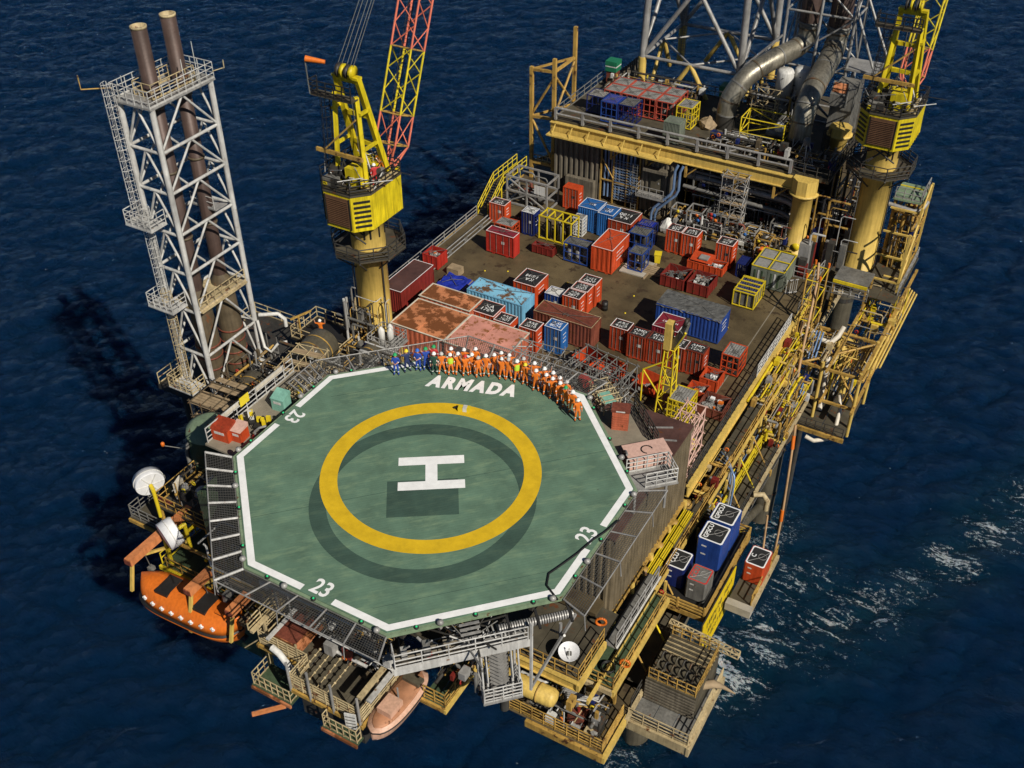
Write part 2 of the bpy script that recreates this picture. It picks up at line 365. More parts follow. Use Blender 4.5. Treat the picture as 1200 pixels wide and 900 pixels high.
    b.inputs['Subsurface Weight'].default_value = 0.85; b.inputs['Subsurface Radius'].default_value = (2.,5.,9.); b.inputs['Subsurface Scale'].default_value = 1.0
    me.materials.append(m); o = place('sea', me); tag(o, 'deep navy sea with short wind waves and foam trails', 'sea', None, 'structure')
FOAM = [(11,46,9,.9),(13.5,26,9,1.3),(16,31,10,1.0),(21,36,9,.95),(17,40,11,.85),(24,40,8,.9),(27,45,7,.85),(30,51,7,1.0),(33,58,8,1.0),(9,13,8,.75),(36,64,9,.95),(40,72,10,.9),(12,20,8,.8),(20,31,8,.7)]
build_sea()

# ---------------------------------------------------------------- helideck
def octo(ap, rot=0): 
    r = ap/math.cos(PI/8); return [(r*math.cos(rad(202.5-45*i)), r*math.sin(rad(202.5-45*i))) for i in range(8)]   # A..H clockwise
def green_mat(name, col):
    m = paint(name, col, .75, var=.30, scale=.45, streak=0, bump=0); t = m.node_tree; K = t.links; b = t.nodes['Principled BSDF']
    geo = _n(t, 'ShaderNodeNewGeometry'); mp = _n(t, 'ShaderNodeMapping'); mp.inputs['Rotation'].default_value = (0,0,rad(-45)); K.new(geo.outputs['Position'], mp.inputs[0])
    # plank ribs of the deck and worn streaks along them
    mp2 = _n(t, 'ShaderNodeMapping'); mp2.inputs['Scale'].default_value = (.45, 1.5, 1); K.new(mp.outputs[0], mp2.inputs[0])
    n = _n(t, 'ShaderNodeTexNoise'); n.inputs['Scale'].default_value = 1.; n.inputs['Detail'].default_value = 8; n.inputs['Roughness'].default_value = .7; K.new(mp2.outputs[0], n.inputs['Vector'])
    r = _n(t, 'ShaderNodeMapRange'); r.inputs[1].default_value = .50; r.inputs[2].default_value = .72; r.inputs[3].default_value = 0; r.inputs[4].default_value = .75; K.new(n.outputs[0], r.inputs[0])
    mx = _n(t, 'ShaderNodeMix', data_type='RGBA'); K.new(r.outputs[0], mx.inputs[0])
    src = b.inputs['Base Color'].links[0].from_socket; K.new(src, mx.inputs[6]); mx.inputs[7].default_value = (col[0]*1.9, col[1]*1.55, col[2]*1.35, 1)
    n2 = _n(t, 'ShaderNodeTexNoise'); n2.inputs['Scale'].default_value = 1.7; n2.inputs['Detail'].default_value = 3; K.new(geo.outputs['Position'], n2.inputs['Vector'])
    r2 = _n(t, 'ShaderNodeMapRange'); r2.inputs[1].default_value = .74; r2.inputs[2].default_value = .78; r2.inputs[4].default_value = .7; K.new(n2.outputs[0], r2.inputs[0])
    mx2 = _n(t, 'ShaderNodeMix', data_type='RGBA'); K.new(r2.outputs[0], mx2.inputs[0]); K.new(mx.outputs[2], mx2.inputs[6]); mx2.inputs[7].default_value = (.05,.04,.03,1)
    K.new(mx2.outputs[2], b.inputs['Base Color'])
    wv = _n(t, 'ShaderNodeTexWave'); wv.bands_direction = 'Y'; wv.inputs['Scale'].default_value = 1.6; K.new(mp.outputs[0], wv.inputs['Vector'])
    bp = _n(t, 'ShaderNodeBump'); bp.inputs['Strength'].default_value = .10; bp.inputs['Distance'].default_value = .02; K.new(wv.outputs[0], bp.inputs['Height']); K.new(bp.outputs[0], b.inputs['Normal'])
    M[name] = m
green_mat('deck_green', (.097,.170,.115)); green_mat('deck_green_dark', (.040,.078,.058))
hd = thing('helideck', 'octagonal green helideck with yellow circle, white H and safety nets', 'helideck')
O = octo(11.57)
MB().prism(O[::-1], -.30, 0).obj('deck_plate', 'deck_green', hd)
sub = MB()
for i in range(-4,5):
    c = i*2.55; w = 11.3 if abs(c) <= 4.6 else 11.3-(abs(c)-4.6)
    sub.box(c-.12, -w, -1.15, c+.12, w, -.31); sub.box(-w, c-.12, -1.0, w, c+.12, -.33)
sub.obj('support_girder', 'dark_steel', hd)
gut = MB(); Oo = octo(11.74)
for i in range(8):
    j = (i+1) % 8; gut.add([(*O[i],-.06),(*O[j],-.06),(*Oo[j],-.06),(*Oo[i],-.06),(*O[i],-.3),(*O[j],-.3),(*Oo[j],-.3),(*Oo[i],-.3)], [(0,1,2,3),(2,6,7,3),(4,7,6,5)])
gut.obj('gutter', 'green_pale', hd)
def paintmark(name, poly, z, mat, parent=hd): return MB().sheet(poly, z).obj(name, mat, parent)
# seams between deck planks
sm = MB()
for a, b in [((-7.6,-9.0),(9.0,7.6)), ((-10.,3.),(-3.,10.)), ((3.2,-10.6),(10.6,-3.2))]:
    sm.beam((*a,.0015),(*b,.0015), .03, .003)
sm.obj('plank_seam', 'deck_green_dark', hd)
def ring(ro, ri, c, z, name, mat, n=96):
    mb = MB(); vs = [(c[0]+r*math.cos(2*PI*i/n), c[1]+r*math.sin(2*PI*i/n), z) for r in (ri, ro) for i in range(n)]
    mb.add(vs, [(i, n+i, n+(i+1) % n, (i+1) % n) for i in range(n)]); return mb.obj(name, mat, hd)
ring(6.83, 5.8, (.8,-2.08), .004, 'overpainted_circle', 'deck_green_dark')['label'] = 'dark green painted-over old landing circle'
paintmark('overpainted_rectangle', [(-1.88,-2.02),(-.13,-4.62),(3.45,-2.25),(1.73,.38)], .0045, 'deck_green_dark')['label'] = 'dark green painted-over old letter'
ring(6.84, 5.75, (0,0), .009, 'landing_circle', 'yellow_line')
ca, sa = math.cos(rad(33.3)), math.sin(rad(33.3))
def hrot(x, y): return (.04+x*ca-y*sa, -.02+x*sa+y*ca)
hm = MB()
for q in ((-2.05,.75,2.05,1.5),(-2.05,-1.5,2.05,-.75),(-.37,-.75,.37,.75)):
    hm.sheet([hrot(q[0],q[1]),hrot(q[2],q[1]),hrot(q[2],q[3]),hrot(q[0],q[3])], .013)
hm.obj('landing_letter', 'white_line', hd)
Wo, Wi = octo(11.5), octo(11.08)
for i in range(8):
    j = (i+1) % 8; a, b, c, d = map(Vector, (Wo[i],Wo[j],Wi[j],Wi[i]))
    if i in (0,4,6):     # sides with the 23 gap
        for t0, t1 in ((0,.39),(.61,1)):
            paintmark('edge_line', [tuple(a.lerp(b,t0)),tuple(d.lerp(c,t0)) if t0 == 0 else tuple(a.lerp(b,t0)+(d-a).normalized()*0+(d.lerp(c,.5)-a.lerp(b,.5))), tuple(d.lerp(c,t1)) if t1 == 1 else tuple(a.lerp(b,t1)+(d.lerp(c,.5)-a.lerp(b,.5))), tuple(a.lerp(b,t1))], .009, 'white_line')
    else: paintmark('edge_line', [tuple(a),tuple(d),tuple(c),tuple(b)], .009, 'white_line')
def dtext(s, size, loc, rz, sx=1, **k):
    o = text(s, size, 'white_line', hd, (*loc, .012), rz, sx=sx, **k); o.name = 'lettering'; return o
dtext('ARMADA', 1.66, (-2.35,8.58), rad(17.9), sx=.74, offset=.10, space=1.30, shear=.2)
dtext('23', 1.45, (-.05,-10.85), 0, sx=.85, offset=.03); dtext('23', 1.451, (10.82,-.05), PI/2, sx=.85, offset=.03); dtext('23', 1.452, (-10.85,.1), -PI/2, sx=.85, offset=.03)
# safety nets: frame arms, outer tube and wire mesh per side
No, Ni = octo(13.4), octo(11.8)
ZN = .12
for i in range(8):
    j = (i+1) % 8; a, b, c, d = [Vector((*p, z)) for p, z in ((Ni[i],-.12),(Ni[j],-.12),(No[j],ZN),(No[i],ZN))]
    if i in (3, 5): continue        # walkway and gangway sides
    if i == 0: a, d = a.lerp(b,.74), d.lerp(c,.74)
    bar('net_edge_tube', d, c, .045, 'galv', hd, 6); bar('net_edge_tube', a, b, .04, 'grey_steel', hd, 6)
    na = 7 if i in (7,) else 5
    for k in range(na+1):
        t = k/na; p, q = a.lerp(b,t), d.lerp(c,t)
        bar('net_arm', p, q, .085 if i == 7 else .06, 'white_steel' if i == 7 else 'galv', hd, 6)
        if i in (3,4,7,6) and k % 2: bar('net_hanger', q, q+Vector((q.x,q.y,0)).normalized()*.12+Vector((0,0,-1.1)), .035, 'galv', hd, 5)
    mb = MB(); ln = (b-a).length; nu = int(ln/.14); nv = 11
    def strip(p, q, w=.016):
        e = (q-p).normalized().cross(Vector((0,0,1))).normalized()*w; u = Vector((0,0,w)); mb.add([p-e,p+e,p+u,q-e,q+e,q+u], [(0,1,4,3),(1,2,5,4),(2,0,3,5)])
    for k in range(1,nu): strip(a.lerp(b,k/nu), d.lerp(c,k/nu))
    for k in range(1,nv): strip(a.lerp(d,k/nv), b.lerp(c,k/nv))
    mb.obj('safety_net', 'net_wire', hd)
# perimeter lamps
lm = MB().lathe([(.13,0),(.13,.10),(.10,.12),(.0,.12)], n=10).mesh('lamp_base', 'black_paint'); lg = MB().lathe([(.075,.121),(.075,.16),(.0,.21)], n=8).mesh('lens', 'lamp_green')
fl = MB().lathe([(.0,0),(.16,.03),(.2,.14),(.15,.27),(0,.32)], n=10).mesh('floodlight', 'galv')
for i in range(8):
    a, b = Vector(octo(11.66)[i]), Vector(octo(11.66)[(i+1) % 8])
    for k in range(3):
        p = a.lerp(b, (k+.5)/3); l = place('perimeter_lamp', lm, hd, (p.x,p.y,-.05)); place('lens', lg, l)
    for t in (.06,.7):
        p = a.lerp(b, t); place('floodlight', fl, hd, (p.x*1.008,p.y*1.008,-.05))
# columns that carry the helideck
for x, y in ((-8,-8),(0,-9),(8,-5),(-9,2),(-8,9),(0,9)):
    bar('column', (x,y,D-2), (x,y,-1.1), .3, 'dark_steel', hd, 10)
# fire hose that lies over the east edge
hs = MB().path([(11.9,1.9,.05),(11.6,.6,.06),(11.3,-.2,.06),(11.0,-1.6,.06),(10.6,-2.9,.06),(10.3,-3.8,.06),(10.6,-4.6,.06),(11.6,-5.2,.05)], .06, 6).obj('fire_hose', 'hose_black')
tag(hs, 'black fire hose lying over the helideck edge line beside a 23', 'hose')
kb = thing('kit_bag', 'yellow and black kit bag lying on the yellow circle', 'bag', (-1.35,6.16,.012), rad(20))
MB().box(-.45,-.2,0,.35,.2,.28).obj('bag_body', 'bin_yellow', kb); MB().box(-.12,-.21,.02,.14,.21,.3).obj('band', 'white_box', kb); MB().path([(-.75,.05,.08),(-.6,.12,.14),(-.45,0,.1)], .08, 6).obj('strap', 'black_paint', kb)

# ---------------------------------------------------------------- people
def seg_d(c, a, b):
    u = max(0, min(1, (c-a).dot(b-a)/(b-a).length_squared)); return (c-a.lerp(b,u)).length
def body_mesh(name, arms, lean=0, stance=.12, kneel=False):
    """arms: for left and right (elbow, hand) positions; one continuous skinned figure, 1.76 m"""
    V = [(0,0,.96),(0,lean*.3,1.18),(0,lean*.6,1.40),(0,lean*.8,1.52),(0,lean*.9-.02,1.62),(0,lean*.9-.01,1.74)]
    R = [(.155,.11),(.15,.105),(.165,.105),(.06,.06),(.085,.10),(.07,.085)]
    E = [(0,1),(1,2),(2,3),(3,4),(4,5)]
    def add(p, r, k): V.append(p); R.append(r if isinstance(r, tuple) else (r,r)); E.append((k,len(V)-1)); return len(V)-1
    hands = []
    for s, (el, ha) in zip((-1,1), arms):
        k = add((s*.2,lean*.6,1.42), .075, 2); k = add(el, .055, k); k = add(ha, .042, k)
        d = (Vector(ha)-Vector(el)).normalized(); h2 = Vector(ha)+d*.09; hands.append(Vector(ha)); k = add(tuple(h2), (.048,.028), k); add(tuple(h2+d*.09), (.035,.018), k)
        k = add((s*(.09+stance*.1),0,.88), .105, 0); k = add((s*(.1+stance*.5),-.03,.50), .072, k); k = add((s*(.1+stance),.0,.09), .058, k); add((s*(.12+stance),-.15,.045), (.05,.04), k)
    me = bpy.data.meshes.new(name); me.from_pydata(V, E, []); o = bpy.data.objects.new(name, me); COL.objects.link(o)
    md = o.modifiers.new('Skin', 'SKIN'); sv = me.skin_vertices[0].data
    for i, r in enumerate(R): sv[i].radius = r
    sv[0].use_root = True
    ss = o.modifiers.new('Sub', 'SUBSURF'); ss.levels = 2; ss.render_levels = 2
    dg = bpy.context.evaluated_depsgraph_get(); out = bpy.data.meshes.new_from_object(o.evaluated_get(dg)); bpy.data.objects.remove(o)
    out.materials.clear()
    for k in ('cov_orange','skin','boot','reflective'): out.materials.append(M[k])
    for p in out.polygons:
        c = p.center; p.use_smooth = True; mi = 0
        dh = min((c-h).length for h in hands)
        if c.z > 1.52 or (dh < .16 and any(((c-h).dot((h-Vector(e))) > 0) for h, (e, _) in zip(hands, arms))): mi = 1
        elif c.z < .10: mi = 2
        elif .26 < c.z < .34 or any(seg_d(c, Vector(e), Vector(h)) < .075 and .16 < (c-Vector(h)).length < .22 for e, h in arms): mi = 3
        p.material_index = mi
    return out
def arm(kind, s):
    return {'down': ((s*.27,.03,1.14),(s*.26,-.07,.90)), 'up': ((s*.33,-.03,1.62),(s*.30,-.06,1.88)), 'wave': ((s*.42,-.02,1.45),(s*.46,-.05,1.74)),
        'hip': ((s*.40,.06,1.19),(s*.22,-.08,1.02)), 'front': ((s*.27,-.02,1.15),(s*.08,-.25,1.12))}[kind]
poses = [body_mesh('body', (arm(a,-1),arm(b,1)), l, st) for a, b, l, st in (('down','down',0,.06),('up','down',-.03,.08),('down','wave',.02,.07),('hip','hip',0,.12),('front','front',-.04,.05),('wave','wave',0,.1),('hip','down',.02,.07))]
hat = MB().lathe([(.155,1.70),(.158,1.715),(.128,1.73),(.125,1.78),(.10,1.83),(.05,1.86),(0,1.865)], (0,-.015,0), 12).mesh('hard_hat', ['hat_white'])
vest = MB().lathe([(.20,1.0),(.205,1.15),(.215,1.35),(.17,1.47)], n=12); vest.v = [(x*1.0,y*.72,z) for x,y,z in vest.v]; vest = vest.mesh('vest', ['vest_lime'])
nose = MB().add([(-.015,-.10,1.63),(.015,-.10,1.63),(0,-.125,1.645),(0,-.10,1.68)], [(0,1,2),(1,3,2),(0,2,3)]).mesh('nose', 'skin')
ORD = 'first second third fourth fifth sixth seventh eighth ninth tenth eleventh twelfth thirteenth fourteenth fifteenth sixteenth seventeenth eighteenth nineteenth twentieth'.split()
front = [(-7.54,7.18,'b','green'),(-7.09,7.86,'n','yellow'),(-6.48,8.33,'b','blue'),(-6.05,8.7,'b','green'),(-5.25,8.52,'g','white'),(-4.83,8.8,'o','grey'),(-4.26,9.02,'v','white'),(-3.82,9.32,'o','white'),(-3.3,9.41,'o','red'),(-3.0,9.8,'o','white'),(-2.45,9.71,'o','grey'),(-2.02,10.03,'o','white'),(-1.64,10.5,'o','white'),(-.92,10.32,'o','white'),(-.47,10.45,'o','grey'),(.12,10.54,'l','white'),(.77,10.54,'o','yellow'),(1.71,10.33,'o','white'),(2.5,10.3,'o','white'),(3.07,10.14,'o','white'),(3.75,9.9,'o','white'),(4.3,9.66,'o','green'),(4.95,9.4,'o','white'),(5.58,8.9,'o','white')]
back = [(-5.75,9.25,'r','green'),(-4.55,9.6,'o','white'),(-3.75,10.0,'o','white'),(-3.1,10.45,'o','white'),(-1.35,10.95,'o','white'),(-.75,11.0,'o','white'),(.35,11.05,'o','grey'),(1.25,10.95,'o','white'),(2.1,10.8,'o','white'),(2.85,10.62,'o','white'),(3.45,10.45,'o','white'),(4.1,10.2,'o','grey')]
CN = dict(b=('cov_blue','blue'), n=('cov_navy','navy'), g=('cov_green','dark green'), o=('cov_orange','orange'), r=('cov_red','dark red'), v=('cov_orange','orange'), l=('cov_orange','orange'))
PN = ['arms at the sides','one arm raised','one hand waving','hands on hips','hands held in front','both hands waving','one hand on the hip']
prng = random.Random(5); seq = {}
def add_person(x, y, z, c, h, row, lab=None, face=None):
    pz = prng.randrange(7)
    if row == 'back row': pz = prng.choice((1,2,5,1))
    nm = CN[c][1]+' coveralls'+(' with yellow vest' if c == 'v' else ' with lime vest' if c == 'l' else '')
    key = (row, nm, h); seq[key] = seq.get(key, 0)+1
    tot = sum(1 for q in (front if row == 'front row' else back) if q[2] == c and q[3] == h)
    where = f'in the crew {row}' if tot == 1 else f'{ORD[seq[key]-1]} such from left in crew {row}'
    nm = nm.replace(' coveralls','').replace('with ','in ')
    t = thing('person', lab or f'person in {nm} and {h} hard hat, {where}', 'person', (x,y,z), 0, 'crew lined up on the helideck edge' if row else None)
    tox, toy = 29-x, -40-y; t.rotation_euler = (0,0, math.atan2(tox, -toy)*1+prng.uniform(-.35,.35) if face is None else face); s = prng.uniform(.97,1.04); t.scale = (s,s,s)
    o = place('body', poses[pz], t); o.material_slots[0].link = 'OBJECT'; o.material_slots[0].material = M[CN[c][0]]
    hh = place('hard_hat', hat, t); hh.material_slots[0].link = 'OBJECT'; hh.material_slots[0].material = M['hat_'+h]
    place('nose', nose, t)
    if c in 'vl': place('vest', vest, t)
    return t
for x, y, c, h in front: add_person(x, y, .0, c, h, 'front row')
for x, y, c, h in back: add_person(x, y, .0, c, h, 'back row')
# ---------------------------------------------------------------- main deck and jacket
def ibeam(mb, p, q, w, h, t=.05):
    p = Vector(p); q = Vector(q); u = Vector((0,0,h/2-t/2))
    mb.beam(p+u, q+u, w, t); mb.beam(p-u, q-u, w, t); mb.beam(p, q, t, h-2*t-.004); return mb
XE, XW = 10.7, -24.5
md = thing('main_deck', 'brown rust-stained steel container deck with a dark pipe railing', 'deck')
MB().box(XW, 17.4, D-.35, XE, 78, D).obj('deck_plate', 'deck_brown', md)
MB().box(-23, 3, D-.35, XE-.4, 17.38, D-.003).obj('deck_plate', 'deck_brown', md)
g = MB(); ibeam(g, (XE+.16,17.4,D-.62), (XE+.16,47,D-.62), .3, 1.05, .07); g.obj('edge_girder', 'ochre_clean', md)
g = MB(); ibeam(g, (XW-.2,16,D-.62), (XW-.2,76,D-.62), .4, 1.0, .06); g.obj('edge_girder', 'ochre', md)
railing(md, [(XE+.05,17.6,D+.02),(XE+.05,32.5,D+.02)], 'dark_steel', 1.25, 1.0, .05, (1.,.68,.36))
railing(md, [(XE+.05,32.7,D+.02),(XE+.05,41.5,D+.02)], 'white_steel', 1.25, .9, .045, (1.,.7,.4))
railing(md, [(XE+.05,43.5,D+.02),(XE+.05,48.5,D+.02),(XE+5,48.5,D+.02)], 'grey_steel', 1.1, 1.5, .04)
railing(md, [(XW+.1,24,D+.02),(XW+.1,45,D+.02)], 'galv', 1.15, 2.0, .05, (1.,.66,.33))
for k, xx in enumerate((-22.95,-22.65,-22.35)): bar('kerb_pipe', (xx,24,D+.5-.16*k), (xx,47,D+.5-.16*k), .07, 'galv', md, 6)
for yy in range(25,47,3): sbar('pipe_support', (-22.65,yy,D+.01), (-22.65,yy,D+.42), .12, 'grey_steel', md, .5)
# painted walkway line and hatch marks on the deck
MB().sheet([(8.55,18,),(8.65,18),(8.65,47),(8.55,47)], D+.006).obj('deck_line', 'walk_beige', md)
# bollards/eyelets: small yellow lashing points
le = MB().lathe([(.09,0),(.09,.05),(.04,.07),(0,.07)], n=8).mesh('lashing_eye', 'bin_yellow')
for x, y in ((-14,36),(-12,36.6),(-10,38),(-16,37),(-8,37.5),(-3,36),(-2,33.5),(3,38.5),(1,39.5),(6,38.4),(-13,34),(-18,36),(-3.5,39)): place('lashing_eye', le, md, (x,y,D+.004))
# stair with yellow handrails that climbs along the west edge
st = thing('yellow_stair', 'steel stair with yellow handrails climbing along the far-left deck edge', 'stair', (0,0,0))
for k in range(12): MB().box(-24.3, 45.2+k*.28, D+.15+k*.19, -23.2, 45.46+k*.28, D+.19+k*.19).obj('tread', 'grating', st)
MB().box(-24.3, 48.6, D+2.3, -23.2, 53.5, D+2.4).obj('landing', 'grating', st)
for xx in (-24.35,-23.15):
    railing(st, [(xx,45.2,D+.15),(xx,48.5,D+2.4),(xx,53.5,D+2.4)], 'frame_yellow', 1.1, 1.0, .045, (1.,.6))
for yy in (49,53): bar('leg', (-23.7,yy,D), (-23.7,yy,D+2.3), .08, 'frame_yellow', st)
# lower decks and legs
cd = thing('cellar_deck', 'shadowed lower deck of girders and pipes beneath the container deck', 'deck')
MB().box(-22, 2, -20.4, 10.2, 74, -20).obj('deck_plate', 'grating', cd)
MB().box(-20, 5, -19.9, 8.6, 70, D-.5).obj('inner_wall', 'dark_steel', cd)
for yy in range(6,76,5):
    sbar('column', (10.2,yy,-20), (10.2,yy,D-1.2), .35, 'ochre', cd); sbar('column', (-22,yy,-20), (-22,yy,D-.4), .35, 'ochre', cd)
    bar('brace', (10.2,yy,-19.8), (10.2,yy+5,D-1.4), .13, 'ochre', cd, 6)
sbar('edge_girder', (10.3,2,-20.3), (10.3,74,-20.3), .4, 'cream', cd, .8)
jk = thing('jacket', 'steel jacket legs standing in the foaming sea under the platform', 'platform legs')
for x, y in ((9.6,15.3),(10,47.3),(-20,15),(-20,47),(9.8,70),(-20,72)):
    bar('leg', (x,y,-46), (x,y,-20.4), 1.25, 'tank_olive', jk, 20)
    for zz in (-24,-30,-36): o = bar('leg_band', (x,y,zz), (x,y,zz+.5), 1.32, 'dark_steel', jk, 20)
bar('cross_brace', (9.6,15.3,-38), (10,47.3,-24), .5, 'tank_olive', jk, 12); bar('cross_brace', (9.6,15.3,-24), (10,47.3,-38), .5, 'tank_olive', jk, 12)
bar('riser', (12.6,46.2,-44), (12.6,46.2,-16), .3, 'dark_steel', jk, 10)

# ---------------------------------------------------------------- accommodation block
lq = thing('accommodation_block', 'brown corrugated accommodation block rising under the helideck edge', 'building')
ZB, ZT, Y0, Y1, X1 = -11.6, -4.6, 4.4, 17.2, 10.65
for nm, p, q in (('front_wall',(-9,Y0),(X1,Y0)), ('side_wall',(X1,Y0),(X1,Y1)), ('rear_wall',(X1,Y1),(-9,Y1)), ('side_wall',(-9,Y1),(-9,Y0))):
    MB().corr(p, q, ZB, ZT, .5, .15).obj(nm, 'lq_wall', lq)
rf = MB().box(-9.05, Y0-.05, ZT, X1+.12, Y1+.1, ZT+.15).obj('roof', 'brown_roof', lq)
for a, b in (((8.3,14.2),(10.4,15.1)), ((7.6,15.2),(9.6,16.3))): sbar('roof_bar', (*a,ZT+.2), (*b,ZT+.2), .09, 'galv', rf)
MB().box(X1+.1, Y0-.05, ZT-.3, X1+.16, Y1+.1, ZT+.02).obj('roof_trim', 'lq_wall', lq)
sbar('sill_beam', (X1+.2,Y0-.1,ZB-.12), (X1+.2,Y1,ZB-.12), .25, 'ochre', lq, .22); sbar('sill_beam', (-9,Y0-.15,ZB-.12), (X1+.3,Y0-.15,ZB-.12), .25, 'ochre', lq, .22)
for yy in (4.6,7.6,10.8,14,17): bar('support_post', (X1+.3,yy,ZB-2.4), (X1+.3,yy,ZB), .16, 'ochre_clean', lq)
# mezzanine walkway round the north-east helideck edge with its boxes
def diag(a, b, z):  # a: distance along outward normal (east-north side), b: along the side
    return (a*.7071+b*.7071, a*.7071-b*.7071, z)
mz = thing('edge_walkway', 'beige walkway behind the crew, between helideck edge and brown roof', 'walkway')
MB().prism([diag(12.0,-4.6,0)[:2], diag(12.0,-.1,0)[:2], diag(15.2,-.1,0)[:2], diag(15.2,-4.6,0)[:2]], -1.75, -1.6).obj('floor', 'walk_beige', mz)
railing(mz, [diag(15.1,-.15,-1.6), diag(15.1,-4.5,-1.6)], 'dark_steel', 1.2, .9, .045, (1.,.75,.5,.25))
for b in (-4,-2,-.4): bar('leg', diag(14.9,b,-4.5), diag(14.9,b,-1.7), .12, 'dark_steel', mz)
pb = thing('deck_box', 'pale pink steel box with a ring mark beside the helideck corner', 'box', (10.4,9.35,-1.95), rad(45))
MB().box(-1.42,-.78,0,1.42,.78,1.15).obj('body', 'pink_box', pb)
rg = MB(); n = 20; vs = [(r*math.cos(2*PI*i/n), r*math.sin(2*PI*i/n), 1.158) for r in (.32,.42) for i in range(n)]; rg.add(vs, [(i,n+i,n+(i+1) % n,(i+1) % n) for i in range(14)]); rg.obj('ring_mark', 'black_paint', pb)
MB().box(-1.45,-.81,1.08,1.45,.81,1.145).obj('lid_rim', 'pink_box', pb)
lp = thing('stair_landing', 'grey steel landing with handrails at the pink box', 'landing', (0,0,0))
MB().prism([diag(12.1,1.7,0)[:2], diag(12.1,3.5,0)[:2], diag(15.1,3.5,0)[:2], diag(15.1,1.7,0)[:2]], -1.6, -1.5).obj('floor', 'galv', lp); railing(lp, [diag(12.2,1.8,-1.5), diag(15.0,1.8,-1.5), diag(15.0,3.4,-1.5), diag(12.9,3.4,-1.5)], 'white_steel', 1.15, .7, .04, (1.,.7,.4))
for a_ in (12.6,14.7): bar('leg', diag(a_,2.6,-4.4), diag(a_,2.6,-1.6), .1, 'galv', lp)
ob = thing('equipment_cabinet', 'tall salmon-red slatted cabinet on the beige walkway', 'cabinet', (7.55,11.45,-1.6), rad(20))
MB().box(-.55,-.4,0,.55,.4,1.55).obj('body', 'module_red', ob); MB().box(-.62,-.46,1.55,.62,.46,1.7).obj('lid', 'brown_box', ob)
for k in range(6): MB().box(-.5,-.43,.15+k*.19,.5,-.405,.27+k*.19).obj('slat', 'module_red', ob)
MB().box(-.3,-.47,1.58,.3,-.461,1.68).obj('label_plate', 'white_box', ob)
ys = thing('access_stand', 'cream yellow tubular access stand around a teal board', 'stand', (5.55,13.2,-1.6), rad(-40))
for x in (-1.2,-.6,0,.6,1.2):
    for y in (-.6,.6): bar('upright', (x,y,0), (x,y,1.2), .045, 'cream', ys, 6)
for z in (.5,1.2):
    for y in (-.6,.6): bar('rail', (-1.3,y,z), (1.3,y,z), .045, 'cream', ys, 6)
    for x in (-1.2,-.6,0,.6,1.2): bar('cross_tube', (x,-.75,z), (x,.75,z), .045, 'cream', ys, 6)
MB().box(-.3,-.5,.7,.9,.45,.76).obj('board', 'teal_box', ys)
rw = thing('hose_reel', 'red hose reel cart on the walkway by the crew', 'hose reel', (3.6,14.1,-1.6), rad(-35))
MB().tube((-.4,0,.55),(.4,0,.55),.42,n=14).obj('drum', 'red', rw); MB().box(-.6,-.35,.05,.6,.35,.15).obj('frame', 'red_dark', rw)
for x in (-.5,.5): bar('leg', (x,0,0), (x,0,.6), .05, 'red_dark', rw)
mon = MB().path([(0,0,0),(0,0,.7),(0,-.35,.95),(0,-.8,1.05)], .08, 8)
for i, (x, y, a, l) in enumerate(((9.2,8.6,.6,'red-based fire monitor at the helideck edge beside the pink box'),(-12.9,-1.6,2.2,'fire monitor at the left helideck edge near the orange lockers'),(6.9,-10.9,-1.8,'fire monitor beside the grey gangway'))):
    t = thing('fire_monitor', l, 'fire monitor', (x,y,-1.55), a, 'helideck fire monitors'); mon.obj('nozzle', 'galv', t); MB().lathe([(.22,0),(.22,.35),(0,.35)], n=10).obj('base', 'red', t)
# scaffold tangle north of the crew
def scaffold(name, label, loc, sx, sy, h, nx, ny, nz, mat='white_steel', r=.035, boards=True, rz=0, seed=1):
    t = thing(name, label, 'scaffold', loc, rz); rn = random.Random(seed)
    for i in range(nx+1):
        for j in range(ny+1): bar('upright', (sx*i/nx,sy*j/ny,0), (sx*i/nx+rn.uniform(-.03,.03),sy*j/ny,h+rn.uniform(-.3,.4)), r, mat, t, 5)
    for k in range(1,nz+1):
        z = h*k/nz-.05
        for i in range(nx+1): bar('ledger', (sx*i/nx,-.2,z), (sx*i/nx,sy+.2,z), r, mat, t, 5)
        for j in range(ny+1): bar('ledger', (-.2,sy*j/ny,z+.07), (sx+.2,sy*j/ny,z+.07), r, mat, t, 5)
        if boards:
            for j in range(int(sy/.28)):
                if rn.random() < .6: MB().box(-.1,j*.28,z-.12,sx+.1,j*.28+.24,z-.08).obj('board', 'wood', t)
    for k in range(nz): bar('brace', (0,0,h*k/nz), (sx,0,h*(k+1)/nz), r, mat, t, 5); bar('brace', (sx,sy,h*k/nz), (0,sy,h*(k+1)/nz), r, mat, t, 5); bar('brace', (sx,0,h*k/nz), (sx,sy,h*(k+1)/nz), r, mat, t, 5)
    return t
def tangle(t, n, box, seed):
    rn = random.Random(seed)
    for k in range(n):
        p = Vector([rn.uniform(box[i],box[i+3]) for i in range(3)]); d = Vector((rn.uniform(-1,1),rn.uniform(-1,1),rn.uniform(-.5,.5))).normalized()*rn.uniform(.8,2.6)
        bar('loose_tube', p, p+d, rn.choice((.035,.045,.06)), rn.choice(('galv','grey_steel','dark_steel','galv','white_steel','dark_steel')), t, 5)
tangle(scaffold('scaffold', 'tangled grey scaffold behind the crew before the red skips', (.8,16.0,-6.5), 4.4, 3.2, 4.6, 5, 3, 4, 'grey_steel', .045, False, rad(-8), 2), 46, (-.3,-.4,.5,4.6,3.2,4.4), 4)
tangle(scaffold('scaffold', 'pale grey scaffold between the pink roof and the skips', (-4.6,17.3,-7.5), 4.6, 2.6, 3.6, 5, 2, 3, 'galv', .04, False, rad(5), 3), 34, (-.3,-.4,.5,4.8,2.6,3.4), 5)
